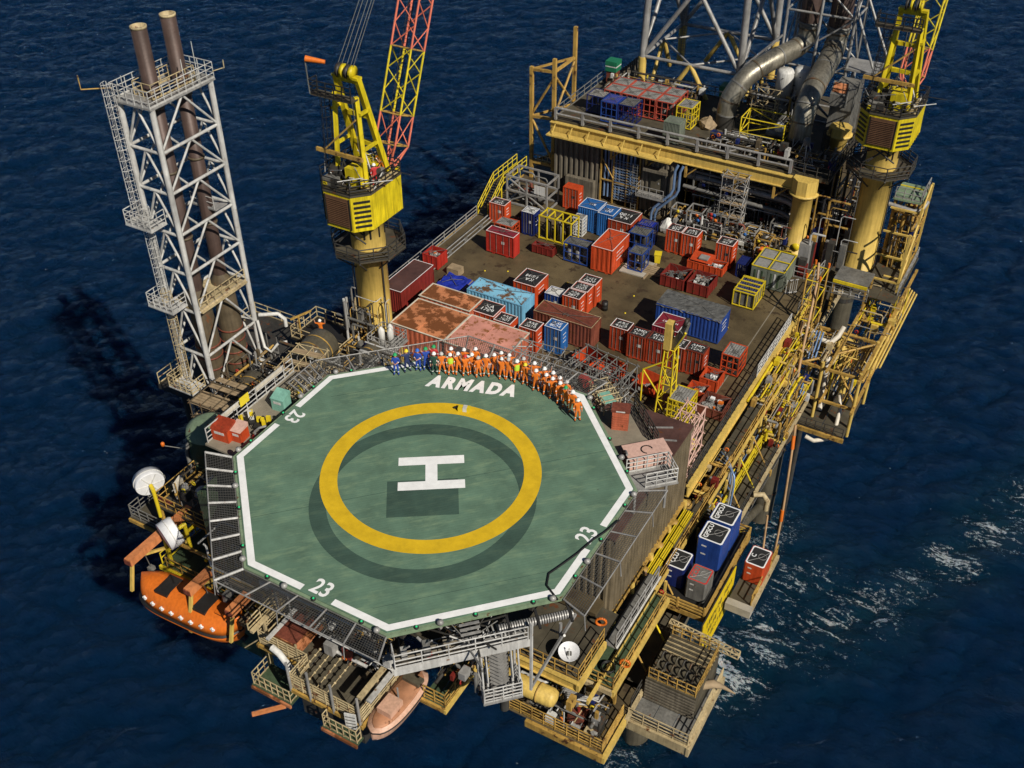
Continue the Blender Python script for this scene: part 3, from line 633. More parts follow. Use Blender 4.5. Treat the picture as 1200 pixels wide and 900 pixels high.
hut = thing('small_hut', 'small dark pitched-roof hut in the scaffolding', 'hut', (-1.2,20.6,-8.2))
MB().box(-1,-.9,-2.2,1,.9,1).obj('wall', 'dark_steel', hut); MB().add([(-1.1,-1,.98),(1.1,-1,.98),(1.1,1,.98),(-1.1,1,.98),(-1.1,0,1.7),(1.1,0,1.7)],[(0,1,5,4),(2,3,4,5),(1,2,5),(3,0,4)]).obj('roof', 'grey_steel', hut)

# ---------------------------------------------------------------- east-side walkways and pipes
def gratedeck(parent, x0, y0, x1, y1, z, panel=1.6, mat='grating', axis='y'):
    n = max(1, round(((y1-y0) if axis == 'y' else (x1-x0))/panel))
    for k in range(n):
        if axis == 'y': MB().box(x0, y0+(y1-y0)*k/n+.02, z-.06+.004*(k % 2), x1, y0+(y1-y0)*(k+1)/n-.02, z+.004*(k % 3)).obj('grating_panel', mat, parent)
        else: MB().box(x0+(x1-x0)*k/n+.02, y0, z-.06, x0+(x1-x0)*(k+1)/n-.02, y1, z+.004*(k % 3)).obj('grating_panel', mat, parent)
w1 = thing('side_walkway', 'upper grated walkway along the container deck side with yellow edge beam', 'walkway')
gratedeck(w1, 10.95, 4.6, 12.25, 44, -12.5); sbar('edge_beam', (12.3,-2,-12.55), (12.3,44,-12.55), .16, 'ochre_clean', w1, .4)
railing(w1, [(12.3,9,-12.3),(12.3,44,-12.3)], 'ochre', 1.1, 1.8, .04)
for yy in range(6,44,4): sbar('bracket', (10.8,yy,-12.75), (12.3,yy,-12.75), .15, 'ochre', w1)
w2 = thing('side_walkway', 'lowest grated walkway on the right side above the sea, pale outer beam', 'walkway')
gratedeck(w2, 12.75, 1, 14.1, 38.5, -15.6); sbar('edge_beam', (14.2,0,-15.7), (14.2,38.6,-15.7), .2, 'cream', w2, .45); sbar('edge_beam', (12.65,0,-15.7), (12.65,38.6,-15.7), .15, 'ochre', w2, .3)
railing(w2, [(14.1,1,-15.55),(14.1,38,-15.55)], 'dark_steel', 1.1, 1.3, .045)
railing(w2, [(12.75,19,-15.6),(12.75,38,-15.6)], 'frame_yellow', 1.1, 1.6, .045)
for yy in range(2,39,4): sbar('bracket', (10.2,yy,-15.85), (14.2,yy,-15.85), .18, 'ochre', w2); bar('strut', (10.2,yy,-19), (14.0,yy,-16), .1, 'ochre', w2, 6)
for yy in range(4,40,3): sbar('post', (12.5,yy,-16), (12.5,yy,-12.8), .16, 'ochre_clean', w2); bar('knee', (14.1,yy,-15.7), (12.45,yy+.2,-13.0), .07, 'frame_yellow' if yy % 2 else 'ochre', w2, 6)
sbar('mid_beam', (12.75,17,-14.2), (12.75,40,-14.2), .14, 'frame_yellow', w2, .2)
# pipes between the walkways
rp = random.Random(11)
pk = thing('pipe_rack', 'bundle of pipes and cables running along the right side between walkways', 'pipe rack')
for k in range(9):
    x = 11.2+k*.16; z = -14.4+rp.uniform(-.5,.5); a = rp.uniform(2,14); b = rp.uniform(26,43)
    bar('pipe', (x,a,z), (x,b,z), rp.choice((.05,.07,.1)), rp.choice(('grey_steel','dark_steel','blue_pipe','ochre','galv','dark_steel')), pk, 7)
for yy in range(3,44,3): sbar('rack_bar', (11,yy,-15), (12.6,yy,-15), .12, 'ochre', pk)
for k in range(26):
    y = rp.uniform(6,44); x = rp.uniform(11,12.5); MB().cbox(x, y, -15, rp.uniform(.2,.6), rp.uniform(.3,.9), rp.uniform(.3,1.3)).obj('junction_box', rp.choice(('grey_steel','dark_steel','ochre','frame_yellow','white_box','red_dark')), pk)
vp = thing('pipe_bundle', 'four bent pale blue pipes dropping down the right side', 'pipes')
for k in range(4):
    y = 23.4-k*.42; x = 11.4+.28*k
    MB().path([(10.9,y+1.2,-12.3),(11.2,y+.9,-11.9),(x+.3,y+.3,-11.9),(x+.75,y,-12.3),(x+.9,y-.3,-13),(x+1.0,y-1,-15.5),(x+1.1,y-2.6,-18.5)], .085, 7).obj('pipe', 'blue_pipe' if k % 2 else 'galv', vp)
yc = thing('walkway_guard', 'small yellow railing frame on the outer walkway below the blue pipes', 'guard rail')
railing(yc, [(14.1,18.2,-15.6),(14.1,20.5,-15.6)], 'frame_yellow', 1.6, .6, .06); railing(yc, [(12.8,18.2,-15.6),(12.8,20.5,-15.6)], 'frame_yellow', 1.6, .6, .06)
wh = MB().path([(14.3,24,-15.2),(15.0,24.3,-15.1),(15.4,24.3,-15.6),(15.4,24.3,-16.6)], .22, 8).obj('outfall_pipe', 'cream'); tag(wh, 'stubby cream outfall pipe below the lowest walkway', 'pipe')
# hanging hoses
hh = MB().path([(11.6,44.5,-5.2),(12.0,43.5,-6.5),(12.6,40,-12),(13.2,37.5,-16.5),(13.0,38,-17.5),(12.4,39.5,-16.5),(11.7,42,-10)], .12, 6).obj('loading_hose', 'hose_tan'); tag(hh, 'looped tan loading hose on the rack at the deck corner', 'hose')
h2 = MB().path([(14.4,34.5,-15.5),(14.9,33,-19),(15.3,32,-24),(15.4,31.5,-29),(15.1,32,-32),(14.5,33,-33),(13.8,34,-31),(13.5,34.5,-27)], .11, 6).obj('loading_hose', 'hose_tan'); tag(h2, 'long tan hose hanging in a loop down to the sea at the leg', 'hose')
for p, q in (((14.5,34.1,-16.4),(14.7,33.6,-17.5)), ((15.22,32.1,-23.4),(15.3,31.95,-24.6))): bar('float_collar', p, q, .17, 'boat_orange', h2, 8)
hr = thing('hose_rack', 'yellow steel hose rack with orange-capped posts at the deck corner', 'rack')
for x, y in ((11.2,42.6),(12.4,42.6),(11.2,45.2),(12.4,45.2)): bar('post', (x,y,-14), (x,y,-5.8), .08, 'ochre', hr); bar('cap', (x,y,-5.8), (x,y,-5.4), .11, 'boat_orange', hr)
for z in (-6,-8,-10.2): 
    for a, b in (((11.2,42.6),(12.4,42.6)),((11.2,45.2),(12.4,45.2)),((11.2,42.6),(11.2,45.2)),((12.4,42.6),(12.4,45.2))): bar('rail', (*a,z), (*b,z), .05, 'frame_yellow', hr, 6)

# ---------------------------------------------------------------- supply platform with the yellow banner
sp = thing('supply_platform', 'ochre railed platform hung off the right side carrying blue boxes', 'platform', (-.5,.1,0))
MB().box(12.3, 9.1, -14.3, 16.3, 18.2, -14.0).obj('floor', 'black_paint', sp)
for a, b in (((12.3,9.1),(16.35,9.1)),((16.35,9.1),(16.35,18.2)),((16.35,18.2),(12.3,18.2))):
    sbar('edge_beam', (*a,-14.2), (*b,-14.2), .18, 'ochre', sp, .4)
    for z in (-13.75,-13.45,-13.15): sbar('rail_board', (*a,z), (*b,z), .1, 'ochre', sp, .12)
for x, y in ((12.4,9.1),(14.3,9.1),(16.3,9.1),(16.35,12),(16.35,15),(16.35,18.1)): sbar('post', (x,y,-14.1), (x,y,-13.0), .13, 'ochre', sp)
for k in range(5): sbar('fender_beam', (11.6+.16*k,9.4,-12.2), (11.6+.16*k,16.6,-12.2), .09, 'frame_yellow', sp, .2)
for yy in (9.6,12.3,15,17.4): MB().lathe([(.0,-.3),(.42,-.25),(.45,0),(.42,.25),(0,.3)], (11.4,yy,-12.45), 10, 'Y').obj('roller', 'ochre', sp)
bn = thing('banner', 'yellow hazard banner with black lettering hung below the railed platform', 'banner', (16.15,11.5,-15.15))
MB().box(-.04,-3.3,-2.4,.02,3.1,1.5).obj('board', 'banner_yellow', bn); MB().box(-.12,-3.35,-2.45,-.05,3.15,1.55).obj('back_frame', 'dark_steel', bn)
rn_ = random.Random(8); bm_ = MB()
for row in range(3):
    y = -2.5
    while y < 2.4:      # worn, unreadable letter shapes
        w = rn_.uniform(.22,.36); z = .45-row*.95
        if rn_.random() > .12:
            bm_.box(.021,y,z,.03,y+.09,z+.5)
            if rn_.random() > .4: bm_.box(.021,y+w-.09,z+rn_.choice((0,.22)),.03,y+w,z+.5)
            for zz in rn_.sample((0,.2,.41), 2): bm_.box(.021,y+.1,z+zz,.03,y+w-.1,z+zz+.09)
        y += w+.14
bm_.obj('lettering', 'letter_black', bn)['kind'] = 'stuff'
lo = thing('lower_landing', 'pale concrete-edged landing outside the banner holding an orange box', 'landing', (-.4,.3,.7))
MB().box(16.8, 12.7, -16.5, 18.4, 18.5, -16.1).obj('floor', 'grating', lo); sbar('edge_beam', (18.5,12.4,-16.4), (18.5,18.6,-16.4), .25, 'cream', lo, .5); MB().box(16.75,12.0,-16.6,18.65,12.6,-15.9).obj('end_block', 'concrete', lo)
railing(lo, [(18.4,12.8,-16.1),(18.4,18.5,-16.1)], 'ochre', 1.1, 1.6, .05)

# ---------------------------------------------------------------- cantilevered lower corner with cooler
ca_ = thing('cantilever_platform', 'cantilevered corner platform with pale edge beams and railings over the sea', 'platform')
gratedeck(ca_, 14.2, .7, 18.3, 6.8, -16.2, 1.2, 'grey_steel', 'x')
for a, b in (((14.0,.55),(18.45,.55)),((18.45,.4),(18.45,6.9))): sbar('edge_beam', (*a,-16.6), (*b,-16.6), .2, 'cream', ca_, .85)
railing(ca_, [(14.1,.65,-16.15),(18.35,.65,-16.15),(18.35,6.7,-16.15)], 'cream', 1.1, 1.0, .045, (1.,.66,.33))
for yy in (2,5): bar('strut', (10.2,yy,-20), (17.5,yy,-17), .16, 'ochre', ca_)
ck = thing('cooler_bank', 'rusty khaki bank of finned cooler panels behind railings, low right', 'cooler', (15.0,2.6,-16.1))
MB().box(-.6,0,0,2.9,4.2,2.2).obj('housing', 'tank_olive', ck)
MB().corr((-.6,2.95),(2.9,2.95), 0, 1.2, .3, .08)
for k in range(12): MB().box(-.58,2.6+.13*k,2.21,2.88,2.66+.13*k,2.30).obj('roof_rib', 'tank_olive' if k % 3 else 'cream', ck)
for j in range(7):
    for k in range(3):
        y = .35+.75*k; MB().path([(-.35+.5*j,y,2.22),(-.33+.5*j,y+.05,2.5),(-.3+.5*j,y+.25,2.66),(-.27+.5*j,y+.5,2.55),(-.25+.5*j,y+.62,2.22)], .07, 5).obj('hose_loop', ('stack_rust','tank_olive','dark_steel')[(j+k) % 3], ck)
for k in range(9): sbar('fin', (-.6+.4*k,4.25,.1), (-.6+.4*k,4.25,2.4), .08, 'tank_olive', ck, .3)
for k in range(7): sbar('louvre', (-.62,-.06,.15+.3*k), (2.92,-.06,.15+.3*k), .06, 'mod_wall', ck, .16)
railing(ck, [(-.5,.1,2.2),(2.8,.1,2.2),(2.8,4.1,2.2),(-.5,4.1,2.2)], 'ochre', 1.0, .7, .04)
tb = thing('truss_beam', 'cream lattice boom lying along the top of the cooler bank', 'truss', (0,0,0))
lattice(tb, [(14.1,6.9,-13.1),(14.1,7.3,-13.1),(14.1,7.3,-13.5),(14.1,6.9,-13.5)], [(19.2,6.6,-13.1),(19.2,7.0,-13.1),(19.2,7.0,-13.5),(19.2,6.6,-13.5)], 9, .05, .04, 'cream', style='Z')
tag(MB().path([(17.6,4.2,-14.6),(18.4,4.6,-14.3),(19.0,4.8,-14.5),(19.8,5.0,-14.9)], [.32,.3,.15,.05], 7).obj('frayed_rope', 'wood'), 'frayed bundle of rope sticking out of the low right corner', 'rope')

# ---------------------------------------------------------------- front decks below the helideck
fd = thing('front_deck', 'brown deck with dish antenna and yellow girder in front of the corrugated block', 'deck')
gratedeck(fd, 6.4, -1.9, 11.5, 4.2, -11.0, 1.5, 'grating', 'x'); gratedeck(fd, 11.5, 1.9, 12.3, 9, -11.5, 1.5, 'grey_steel', 'y')
g = MB(); ibeam(g, (5.4,-2.05,-11.35), (11.6,-2.05,-11.35), .3, .75, .06); g.obj('front_girder', 'ochre_clean', fd)
railing(fd, [(6.5,-1.85,-10.95),(11.5,-1.85,-10.95),(11.5,1.8,-10.95)], 'ochre', 1.1, .9, .04); railing(fd, [(12.3,2.0,-11.45),(12.3,8.8,-11.45)], 'galv', 1.2, 1.2, .05)
sbar('side_beam', (11.65,-2.2,-11.35), (11.65,1.8,-11.35), .2, 'ochre_clean', fd, .6); sbar('toe_pipe', (12.42,1.9,-11.4), (12.42,9,-11.4), .1, 'white_box', fd, .1)
fd2 = thing('front_deck', 'green floored lower deck with coiled black hose, right front of helideck', 'deck')
gratedeck(fd2, 11.0, -.3, 13.2, 8.4, -12.6, 1.1, 'green_paint', 'x'); sbar('front_girder', (10.8,-.45,-12.8), (13.3,-.45,-12.8), .2, 'cream', fd2, .4); sbar('side_girder', (13.35,-.5,-12.8), (13.35,8.5,-12.8), .2, 'ochre_clean', fd2, .45)
railing(fd2, [(11.1,-.3,-12.55),(13.25,-.3,-12.55),(13.25,8,-12.55)], 'ochre', 1.1, 1.0, .045)
fd3 = thing('front_deck', 'lowest rusty deck crowded with pipes at the front corner', 'deck')
gratedeck(fd3, 7.0, -3.0, 14.0, 3, -15.6, 1.4, 'deck_brown', 'x'); sbar('edge_beam', (8.5,-3.2,-15.8), (14.1,-3.2,-15.8), .25, 'ochre', fd3, .6); sbar('edge_beam', (14.15,-3.3,-15.8), (14.15,.4,-15.8), .25, 'ochre_clean', fd3, .6)
railing(fd3, [(7.1,-2.9,-15.55),(13.9,-2.9,-15.55),(13.9,.2,-15.55)], 'ochre', 1.2, .8, .045, (1.,.75,.5,.25))
for x, y in ((7.2,-2.8),(10.5,-2.8),(13.8,-2.8),(13.8,0)): sbar('post', (x if x < 13 else 13,y+.8,-15.5), (x if x < 13 else 13,y+.8,-13.0), .2, 'ochre', fd3)
for (x, y, z, sx, sy, h, mt, nm, lb) in ((8.6,-.6,-15.55,1.4,1.2,1.2,'green_paint','pump_skid','green pump skid under the yellow cylinder'),(11.6,-1.7,-15.55,1.1,1.0,1.1,'brown_box','valve_box','rust-brown valve box near the front corner'),(12.9,-1.7,-15.55,.8,.9,1.4,'dark_steel','valve_box','dark valve box at the front corner')):
    t = thing(nm, lb, 'equipment', (x,y,z)); MB().cbox(0,0,.1,sx,sy,h).obj('body', mt, t); MB().tube((-sx*.3,-sy*.55,h*.4),(sx*.4,-sy*.55,h*.4),.16,n=8).obj('pipe', 'galv', t); MB().tube((0,0,h),(0,0,h+.5),.12,n=8).obj('valve', 'red_dark', t); MB().cbox(0,0,0,sx*1.15,sy*1.15,.1).obj('base_frame', 'ochre', t)
pp = thing('pipe_bundle', 'silvery pipes under the green floored deck', 'pipes')
for k in range(8): MB().path([(10.0+.15*k,-1.2-.05*k,-13.4-.12*k),(11.0+.2*k,-1.1,-13.4-.1*k),(12.6,-.9+.2*k,-13.6-.05*k),(12.8,1.5,-13.6)], .07, 6).obj('pipe', rp.choice(('galv','grey_steel','white_steel','ochre')), pp)
cr = thing('hose_coil', 'black hose coiled on the green floored deck', 'hose', (12.3,1.0,-12.55))
MB().path([(math.cos(t)*.45,math.sin(t)*.45,.06+.012*t) for t in np.linspace(0,18,60)], .05, 5).obj('coil', 'hose_black', cr)
yt = thing('cylinder_float', 'long ochre yellow cylinder slung under the dish deck', 'cylinder', (0,0,0))
MB().path([(5.2,-3.1,-12.2),(5.4,-3.1,-12.2),(10.3,-3.0,-12.2),(10.55,-3.0,-12.2),(10.65,-3.0,-12.2)], [.5,.64,.64,.5,.1], 16).obj('shell', 'ochre_clean', yt)
for x in (6.5,9.4): MB().lathe([(.645,-.06),(.67,-.06),(.67,.06),(.645,.06)], (x,-3.1+(x-5.4)*.02,-12.2), 16, 'X').obj('strap', 'ochre', yt)
def dish(label, loc, az, el, r, drum=.0, group='satellite dishes'):
    t = thing('satellite_dish', label, 'dish', loc, az, group)
    mb = MB(); prof = [(r*k/6, -.28*r*(1-(k/6)**2)) for k in range(7)]
    mb.lathe(prof[::-1]+[(0.02,-.28*r)], n=24); o = mb.obj('reflector', 'dish_white', t, (0,0,1.1)); o.rotation_euler = (el,0,0)
    b2 = MB().lathe([(r,0),(r*1.01,.02),(r*1.01,-.03 if not drum else drum),(r,-.04 if not drum else drum)], n=24).obj('rim', 'dish_white', o)
    MB().lathe([(.0,-.29*r-.02),(.2*r,-.29*r-.02),(r*.98,-.05)], n=24).obj('back_shell', 'white_box', o)
    bar('feed_arm', (0,-r*.8,0), (0,0,r*.5), .025, 'white_box', o, 5); MB().tube((0,0,r*.42),(0,0,r*.55),.05).obj('feed_horn', 'white_box', o)
    bar('mast', (0,0,-.9), (0,0,1.0), .1, 'grey_steel', t); MB().cbox(0,0,.6,.35,.35,.35).obj('mount', 'grey_steel', t); return t
dish('white dish facing upwards on a dark mast at the front railing', (10.35,-.9,-11.0), .5, rad(12), .68)
# hazard ring buoys
lb = MB(); n = 16
for i in range(n):
    a, b = 2*PI*i/n, 2*PI*(i+1)/n; lb.tube((.33*math.cos(a),0,.33*math.sin(a)),(.33*math.cos(b),0,.33*math.sin(b)),.09,n=6,cap=False)
lbm = lb.mesh('ring_buoy', 'boat_orange')
for (x, y, z, a, l) in ((13.2,1.6,-12.1,.2,'orange ring buoy on the rail by the coiled hose'),(6.0,-6.4,-8.3,.8,'orange ring buoy on the green balcony rail'),(10.9,2.6,-10.4,.4,'orange ring buoy at the foot of the corrugated wall')):
    tag(place('ring_buoy', lbm, None, (x,y,z), a), l, 'ring buoy', 'ring buoys')
# ---------------------------------------------------------------- cargo containers on the main deck
crng = random.Random(21)
def sling(t, sx, sy, h, mat='rope'):
    cx, cy = sx*crng.uniform(.3,.7), sy*crng.uniform(.3,.7); mb = MB()
    for x, y in ((.08,.08),(sx-.08,.08),(sx-.08,sy-.08),(.08,sy-.08)):
        mx, my = (x+cx)/2+crng.uniform(-.15,.15), (y+cy)/2+crng.uniform(-.15,.15)
        mb.path([(x,y,h+.03),(mx,my,h+.05+crng.uniform(0,.05)),(cx,cy,h+.07)], .022, 4)
    a = crng.uniform(0,6); mb.path([(cx+.25*math.cos(a+u)*1,cy+.25*math.sin(a+u),h+.06) for u in np.linspace(0,5,8)], .025, 4)
    mb.obj('lifting_sling', mat, t)
def cframe(sx, sy, h, w=.1, ztop=True, mids=()):
    mb = MB(); e = w/2
    for x in (e, sx-e):
        for y in (e, sy-e): mb.beam((x,y,0),(x,y,h), w)
    for z in (e, h-e):
        for y in (e, sy-e): mb.beam((w+.002,y,z),(sx-w-.002,y,z), w*.96)
        for x in (e, sx-e): mb.beam((x,w+.002,z),(x,sy-w-.002,z), w*.96)
    return mb
def box_container(label, x, y, sx, sy, h, col, roof='plain', txt=None, trot=0, doors='front', z=D, frame=None, name='cargo_container', cat='container', roofmat=None, pitch=.26, tcol='letter_white', tsize=None, group='cargo containers on the deck', border='letter_white', slings=True, rz=0, logo=True):
    t = thing(name, label, cat, (x-sx, y, z+.12), rz, group)     # x,y: near right corner
    fr = cframe(sx, sy, h).obj('frame', frame or col, t)
    for px in (.25*sx,.75*sx): MB().box(px-.15,.0,-.12,px+.15,sy,-.002).obj('skid', frame or col, t)
    i = .055
    MB().corr((i,sy-.1),(i,.1), .1, h-.1, pitch, .04).obj('side_panel', col, t); MB().corr((sx-i,.1),(sx-i,sy-.1), .1, h-.1, pitch, .04).obj('side_panel', col, t)
    MB().corr((sx-.1,sy-i),(.1,sy-i), .1, h-.1, pitch, .04).obj('end_panel', col, t)
    if doors == 'front':
        for k in (0,1):
            a, b = .1+k*(sx-.2)/2, .1+(k+1)*(sx-.2)/2
            d = MB().box(a+.01,i,.1,b-.01,i+.04,h-.1).obj('door', col, t)
            for f in (.25,.72):
                xx = a+(b-a)*f; bar('locking_bar', (xx,i-.03,.12), (xx,i-.03,h-.12), .022, 'grey_steel', d, 6)
            for zz in (.25,.5,.75): MB().box(a+.06,i-.012,h*zz-.03,b-.06,i-.001,h*zz+.03).obj('stiffener', col, d)
        MB().box(.55*sx,i-.016,h*.52,.55*sx+.34,i-.013,h*.52+.3).obj('placard', crng.choice(('white_box','roof_black','white_box')), t)
    else: MB().corr((.1,i),(sx-.1,i), .1, h-.1, pitch, .04).obj('end_panel', col, t)
    rm = roofmat or {'black':'roof_black','plain':col,'white':'white_box','grate':'roof_grey'}.get(roof, col)
    MB().box(.1,.1,h-.07,sx-.1,sy-.1,h-.03).obj('roof', rm, t)
    if border:
        bw = .065
        for q in ((0,0,sx,bw),(0,sy-bw,sx,sy),(0,bw,bw,sy-bw),(sx-bw,bw,sx,sy-bw)): MB().sheet([(q[0],q[1]),(q[2],q[1]),(q[2],q[3]),(q[0],q[3])], h+.004).obj('roof_border', border, t)
    if txt: text(txt, (tsize or min(sy*.42, sx*.34))*.86, tcol, t, (sx/2, sy/2, h-.024), trot, offset=.002)
    if logo:
        for k in range(3): MB().box(sx-.012+.02,sy*.25+k*.02,h*(.72-.16*k),sx+.012,sy*.25+sy*.4,h*(.72-.16*k)+.07).obj('stencil_mark', 'letter_white' if k != 1 else 'white_box', t)
    if slings: sling(t, sx, sy, h)
    return t
def cage(label, x, y, sx, sy, h, col, top='roof_grey', nx=3, ny=2, nz=2, fill=None, z=D, name='cargo_cage', cat='cage', solid=False, cyl=None, group='caged cargo frames', w=.09, rz=0, inner=None):
    t = thing(name, label, cat, (x-sx, y, z+.12), rz, group)
    cframe(sx, sy, h, w).obj('frame', col, t)
    for k in range(1,nx):
        xx = sx*k/nx
        for yy in (w/2, sy-w/2): sbar('bar', (xx,yy,w), (xx,yy,h-w), w*.7, col, t)
        sbar('bar', (xx,w,w/2), (xx,sy-w,w/2), w*.7, col, t)
    for k in range(1,ny):
        for xx in (w/2, sx-w/2): sbar('bar', (xx,sy*k/ny,w), (xx,sy*k/ny,h-w), w*.7, col, t)
    for k in range(1,nz):
        for yy in (w/2, sy-w/2): sbar('bar', (w,yy,h*k/nz), (sx-w,yy,h*k/nz), w*.65, col, t)
        for xx in (w/2, sx-w/2): sbar('bar', (xx,w,h*k/nz), (xx,sy-w,h*k/nz), w*.65, col, t)
    MB().box(w,w,.02,sx-w,sy-w,.06).obj('floor', 'dark_steel', t)
    if top:
        mb = MB(); mb.box(w,w,h-.09,sx-w,sy-w,h-.05)
        mb.obj('top_grating', top, t)
        g = MB()
        for k in range(1,int(sx/.22)): g.box(k*.22-.012,w,h-.05,k*.22+.012,sy-w,h-.02)
        g.obj('grating_bar', 'grey_steel', t)
    if fill:
        n = 3 if not cyl else 0
        if fill == 'tank': MB().lathe([(0,.0),(.8,.02),(1,.12),(1,.88),(.8,.98),(0,1)], (0,0,0), 16).obj('tank', 'galv', t).scale = (1,1,1)
    if inner:
        m2, n2 = inner
        for k in range(n2):
            r = min(sx/n2,sy)*.38; cx = sx*(k+.5)/n2
            MB().lathe([(0,.08),(r*.85,.1),(r,.25),(r,h*.72),(r*.7,h*.8),(.1,h*.84),(.1,h*.9),(0,h*.9)], (cx,sy/2,0), 12).obj('vessel', m2, t)
    sling(t, sx, sy, h)
    return t
def open_box(label, x, y, sx, sy, h, col, fill='junk', z=D, name='open_basket', cat='basket', group='open cargo baskets', ribs=True, rz=0, seed=1):
    t = thing(name, label, cat, (x-sx, y, z+.1), rz, group); w = .07; rn = random.Random(seed)
    MB().box(0,0,0,sx,sy,.06).obj('floor', col, t)
    for q in ((0,0,sx,w),(0,sy-w,sx,sy),(0,w,w,sy-w),(sx-w,w,sx,sy-w)): MB().box(q[0],q[1],.062,q[2],q[3],h).obj('wall', col, t)
    for q in ((-.03,-.03,sx+.03,.06),(-.03,sy-.06,sx+.03,sy+.03),(-.03,.06,.06,sy-.06),(sx-.06,.06,sx+.03,sy-.06)): MB().box(q[0],q[1],h,q[2],q[3],h+.08).obj('rim', col, t)
    if ribs:
        n = max(2, int(sx/.55))
        for k in range(n+1):
            for yy in (-.02,sy+.02): sbar('rib', (.05+(sx-.1)*k/n,yy,.0), (.05+(sx-.1)*k/n,yy,h), .08, col, t, .05)
        n = max(2, int(sy/.55))
        for k in range(n+1):
            for xx in (-.02,sx+.02): sbar('rib', (xx,.05+(sy-.1)*k/n,.0), (xx,.05+(sy-.1)*k/n,h), .05, col, t, .08)
    if fill:
        mb = MB()
        for k in range(40):
            a = rn.uniform(.05,.32); cx, cy = rn.uniform(.3,sx-.3), rn.uniform(.3,sy-.3); p = Vector((cx,cy,rn.uniform(.1,h*.75))); q = p+Vector((rn.uniform(-.5,.5),rn.uniform(-.5,.5),rn.uniform(-.1,.15)))
            q.x = min(max(q.x,.15),sx-.15); q.y = min(max(q.y,.15),sy-.15)
            mb.beam(p, q+Vector((.01,0,0)), a, a*.7)
        mb.obj('scrap', fill, t)['kind'] = 'stuff'
        for k in range(5):
            a = rn.uniform(.12,.3); MB().cbox(rn.uniform(.4,sx-.4), rn.uniform(.4,sy-.4), h*.6, a*1.3, a, a).obj('loose_item', rn.choice(('white_box','blue_dark','boat_orange','letter_white','grey_steel')), t)
    sling(t, sx, sy, h+.05)
    return t
C_ = box_container
C_('orange-red container with black-and-white lettered roof by the yellow stair', -20.8, 44.7, 1.85, 1.3, 2.1, 'orange_red', 'black', 'AMD\n316', PI)
cage('orange caged skid with grey grating roof behind the dark red block', -18.4, 42.0, 2.1, 1.6, 1.6, 'orange_red', 'roof_grey', 3, 2, 3)
C_('dark red three-door container with maroon roof, alone at far left of deck', -16.6, 39.2, 3.15, 1.2, 2.3, 'red', 'plain', roofmat='maroon', logo=False)
open_box('brown rusty open box between the orange cage and the grey pipe skid', -17.9, 44.6, 1.7, 1.5, 1.2, 'brown_box', 'junk', seed=4)
open_box('small low dark red box lying before the blue cage', -13.4, 41.3, 2.3, .85, .75, 'red_dark', None, name='low_box', cat='box')
C_('narrow dark blue container with pale roof beside the yellow frame', -17.0, 44.0, 1.42, 1.3, 2.5, 'blue_dark', 'white', roofmat='white_box')
C_('bright orange-red locker at the foot of the corrugated wall', -15.5, 50.9, 1.8, 1.2, 2.4, 'orange_red', 'plain', border=None, slings=False, name='locker', cat='locker')
C_('mid blue container with white-edged roof, taller of the blue pair by the wall', -11.6, 47.6, 2.25, 2.1, 2.6, 'blue_mid', 'plain', '819', PI, tsize=.6, doors='none')
C_('lettered mid blue container between the plain blue one and the black-roofed one', -9.85, 47.4, 1.7, 2.0, 2.55, 'blue_mid', 'plain', 'AEI\n331', PI, doors='none')
C_('brick red container with black roof reading KA 1180 near the wall', -7.8, 47.3, 2.5, 2.75, 2.2, 'orange_dark', 'black', 'KA\n1180', PI, doors='front')
cage('dark blue crate with sagging blue cover behind the blue cage pair', -5.6, 47.8, 1.75, 1.3, 2.2, 'blue_dark', 'tarp_blue', 2, 2, 2)
cage('dark blue cage with grey roof touching the covered blue crate', -5.5, 46.1, 2.0, 1.6, 2.1, 'blue', 'tarp_grey', 3, 2, 2, inner=('dark_steel',2))
C_('long bright orange container with torn roof cover in the middle of the deck', -6.9, 41.2, 2.25, 3.8, 2.6, 'orange_red', 'plain', roofmat='orange_red', pitch=.5, doors='none')
cage('wide blue cage holding pale vessels, in front of the yellow frame', -9.6, 41.4, 2.65, 1.4, 2.0, 'blue', 'tarp_grey', 3, 1, 2, inner=('junk',3))
cage('small blue cage on a pale pallet beside the yellow bin', -4.5, 42.9, 1.55, 1.65, 1.95, 'blue', 'tarp_grey', 2, 2, 2, inner=('dark_steel',2))
pl = thing('pallet', 'pale concrete pallet under the small blue cage', 'pallet', (-6.6,42.3,D+.004)); MB().box(0,0,0,2.6,2.9,.11).obj('slab', 'concrete', pl); MB().box(2.6,-.2,0,2.75,2.9,.16).obj('edge', 'wood', pl)
cage('small white slatted crate behind the yellow frame', -12.6, 46.2, 1.15, 1.05, 2.0, 'white_box', 'roof_grey', 3, 3, 5)
yf = thing('cylinder_rack', 'open yellow frame around dark upright cylinders at far left of deck', 'frame', (-16.4,44.0,D+.05))
for k in range(5):
    x = .9*k
    for y in (.05,1.75): sbar('post', (x,y,0), (x,y,2.55), .11, 'frame_yellow', yf)
    sbar('top_bar', (x,.11,2.5), (x,1.69,2.5), .1, 'frame_yellow', yf)
for y in (.05,1.75): sbar('top_rail', (-.05,y,2.61), (3.65,y,2.61), .11, 'frame_yellow', yf); sbar('bottom_rail', (0.06,y,.12), (3.6,y,.12), .11, 'frame_yellow', yf)
sbar('brace', (2.75,-.01,.3), (3.6,-.01,1.4), .08, 'frame_yellow', yf)
for k in range(6): MB().lathe([(0,.1),(.24,.12),(.24,1.9),(.16,2.1),(.06,2.15),(.06,2.3),(0,2.3)], (.3+.6*k,.5 if k % 2 else 1.2,0), 12).obj('cylinder', 'dark_steel' if k % 3 else 'grey_steel', yf)
gs = thing('pipe_skid', 'tall pale grey steel skid frame packed with pipework at the far left', 'skid', (-23.0,49.0,D+.05))
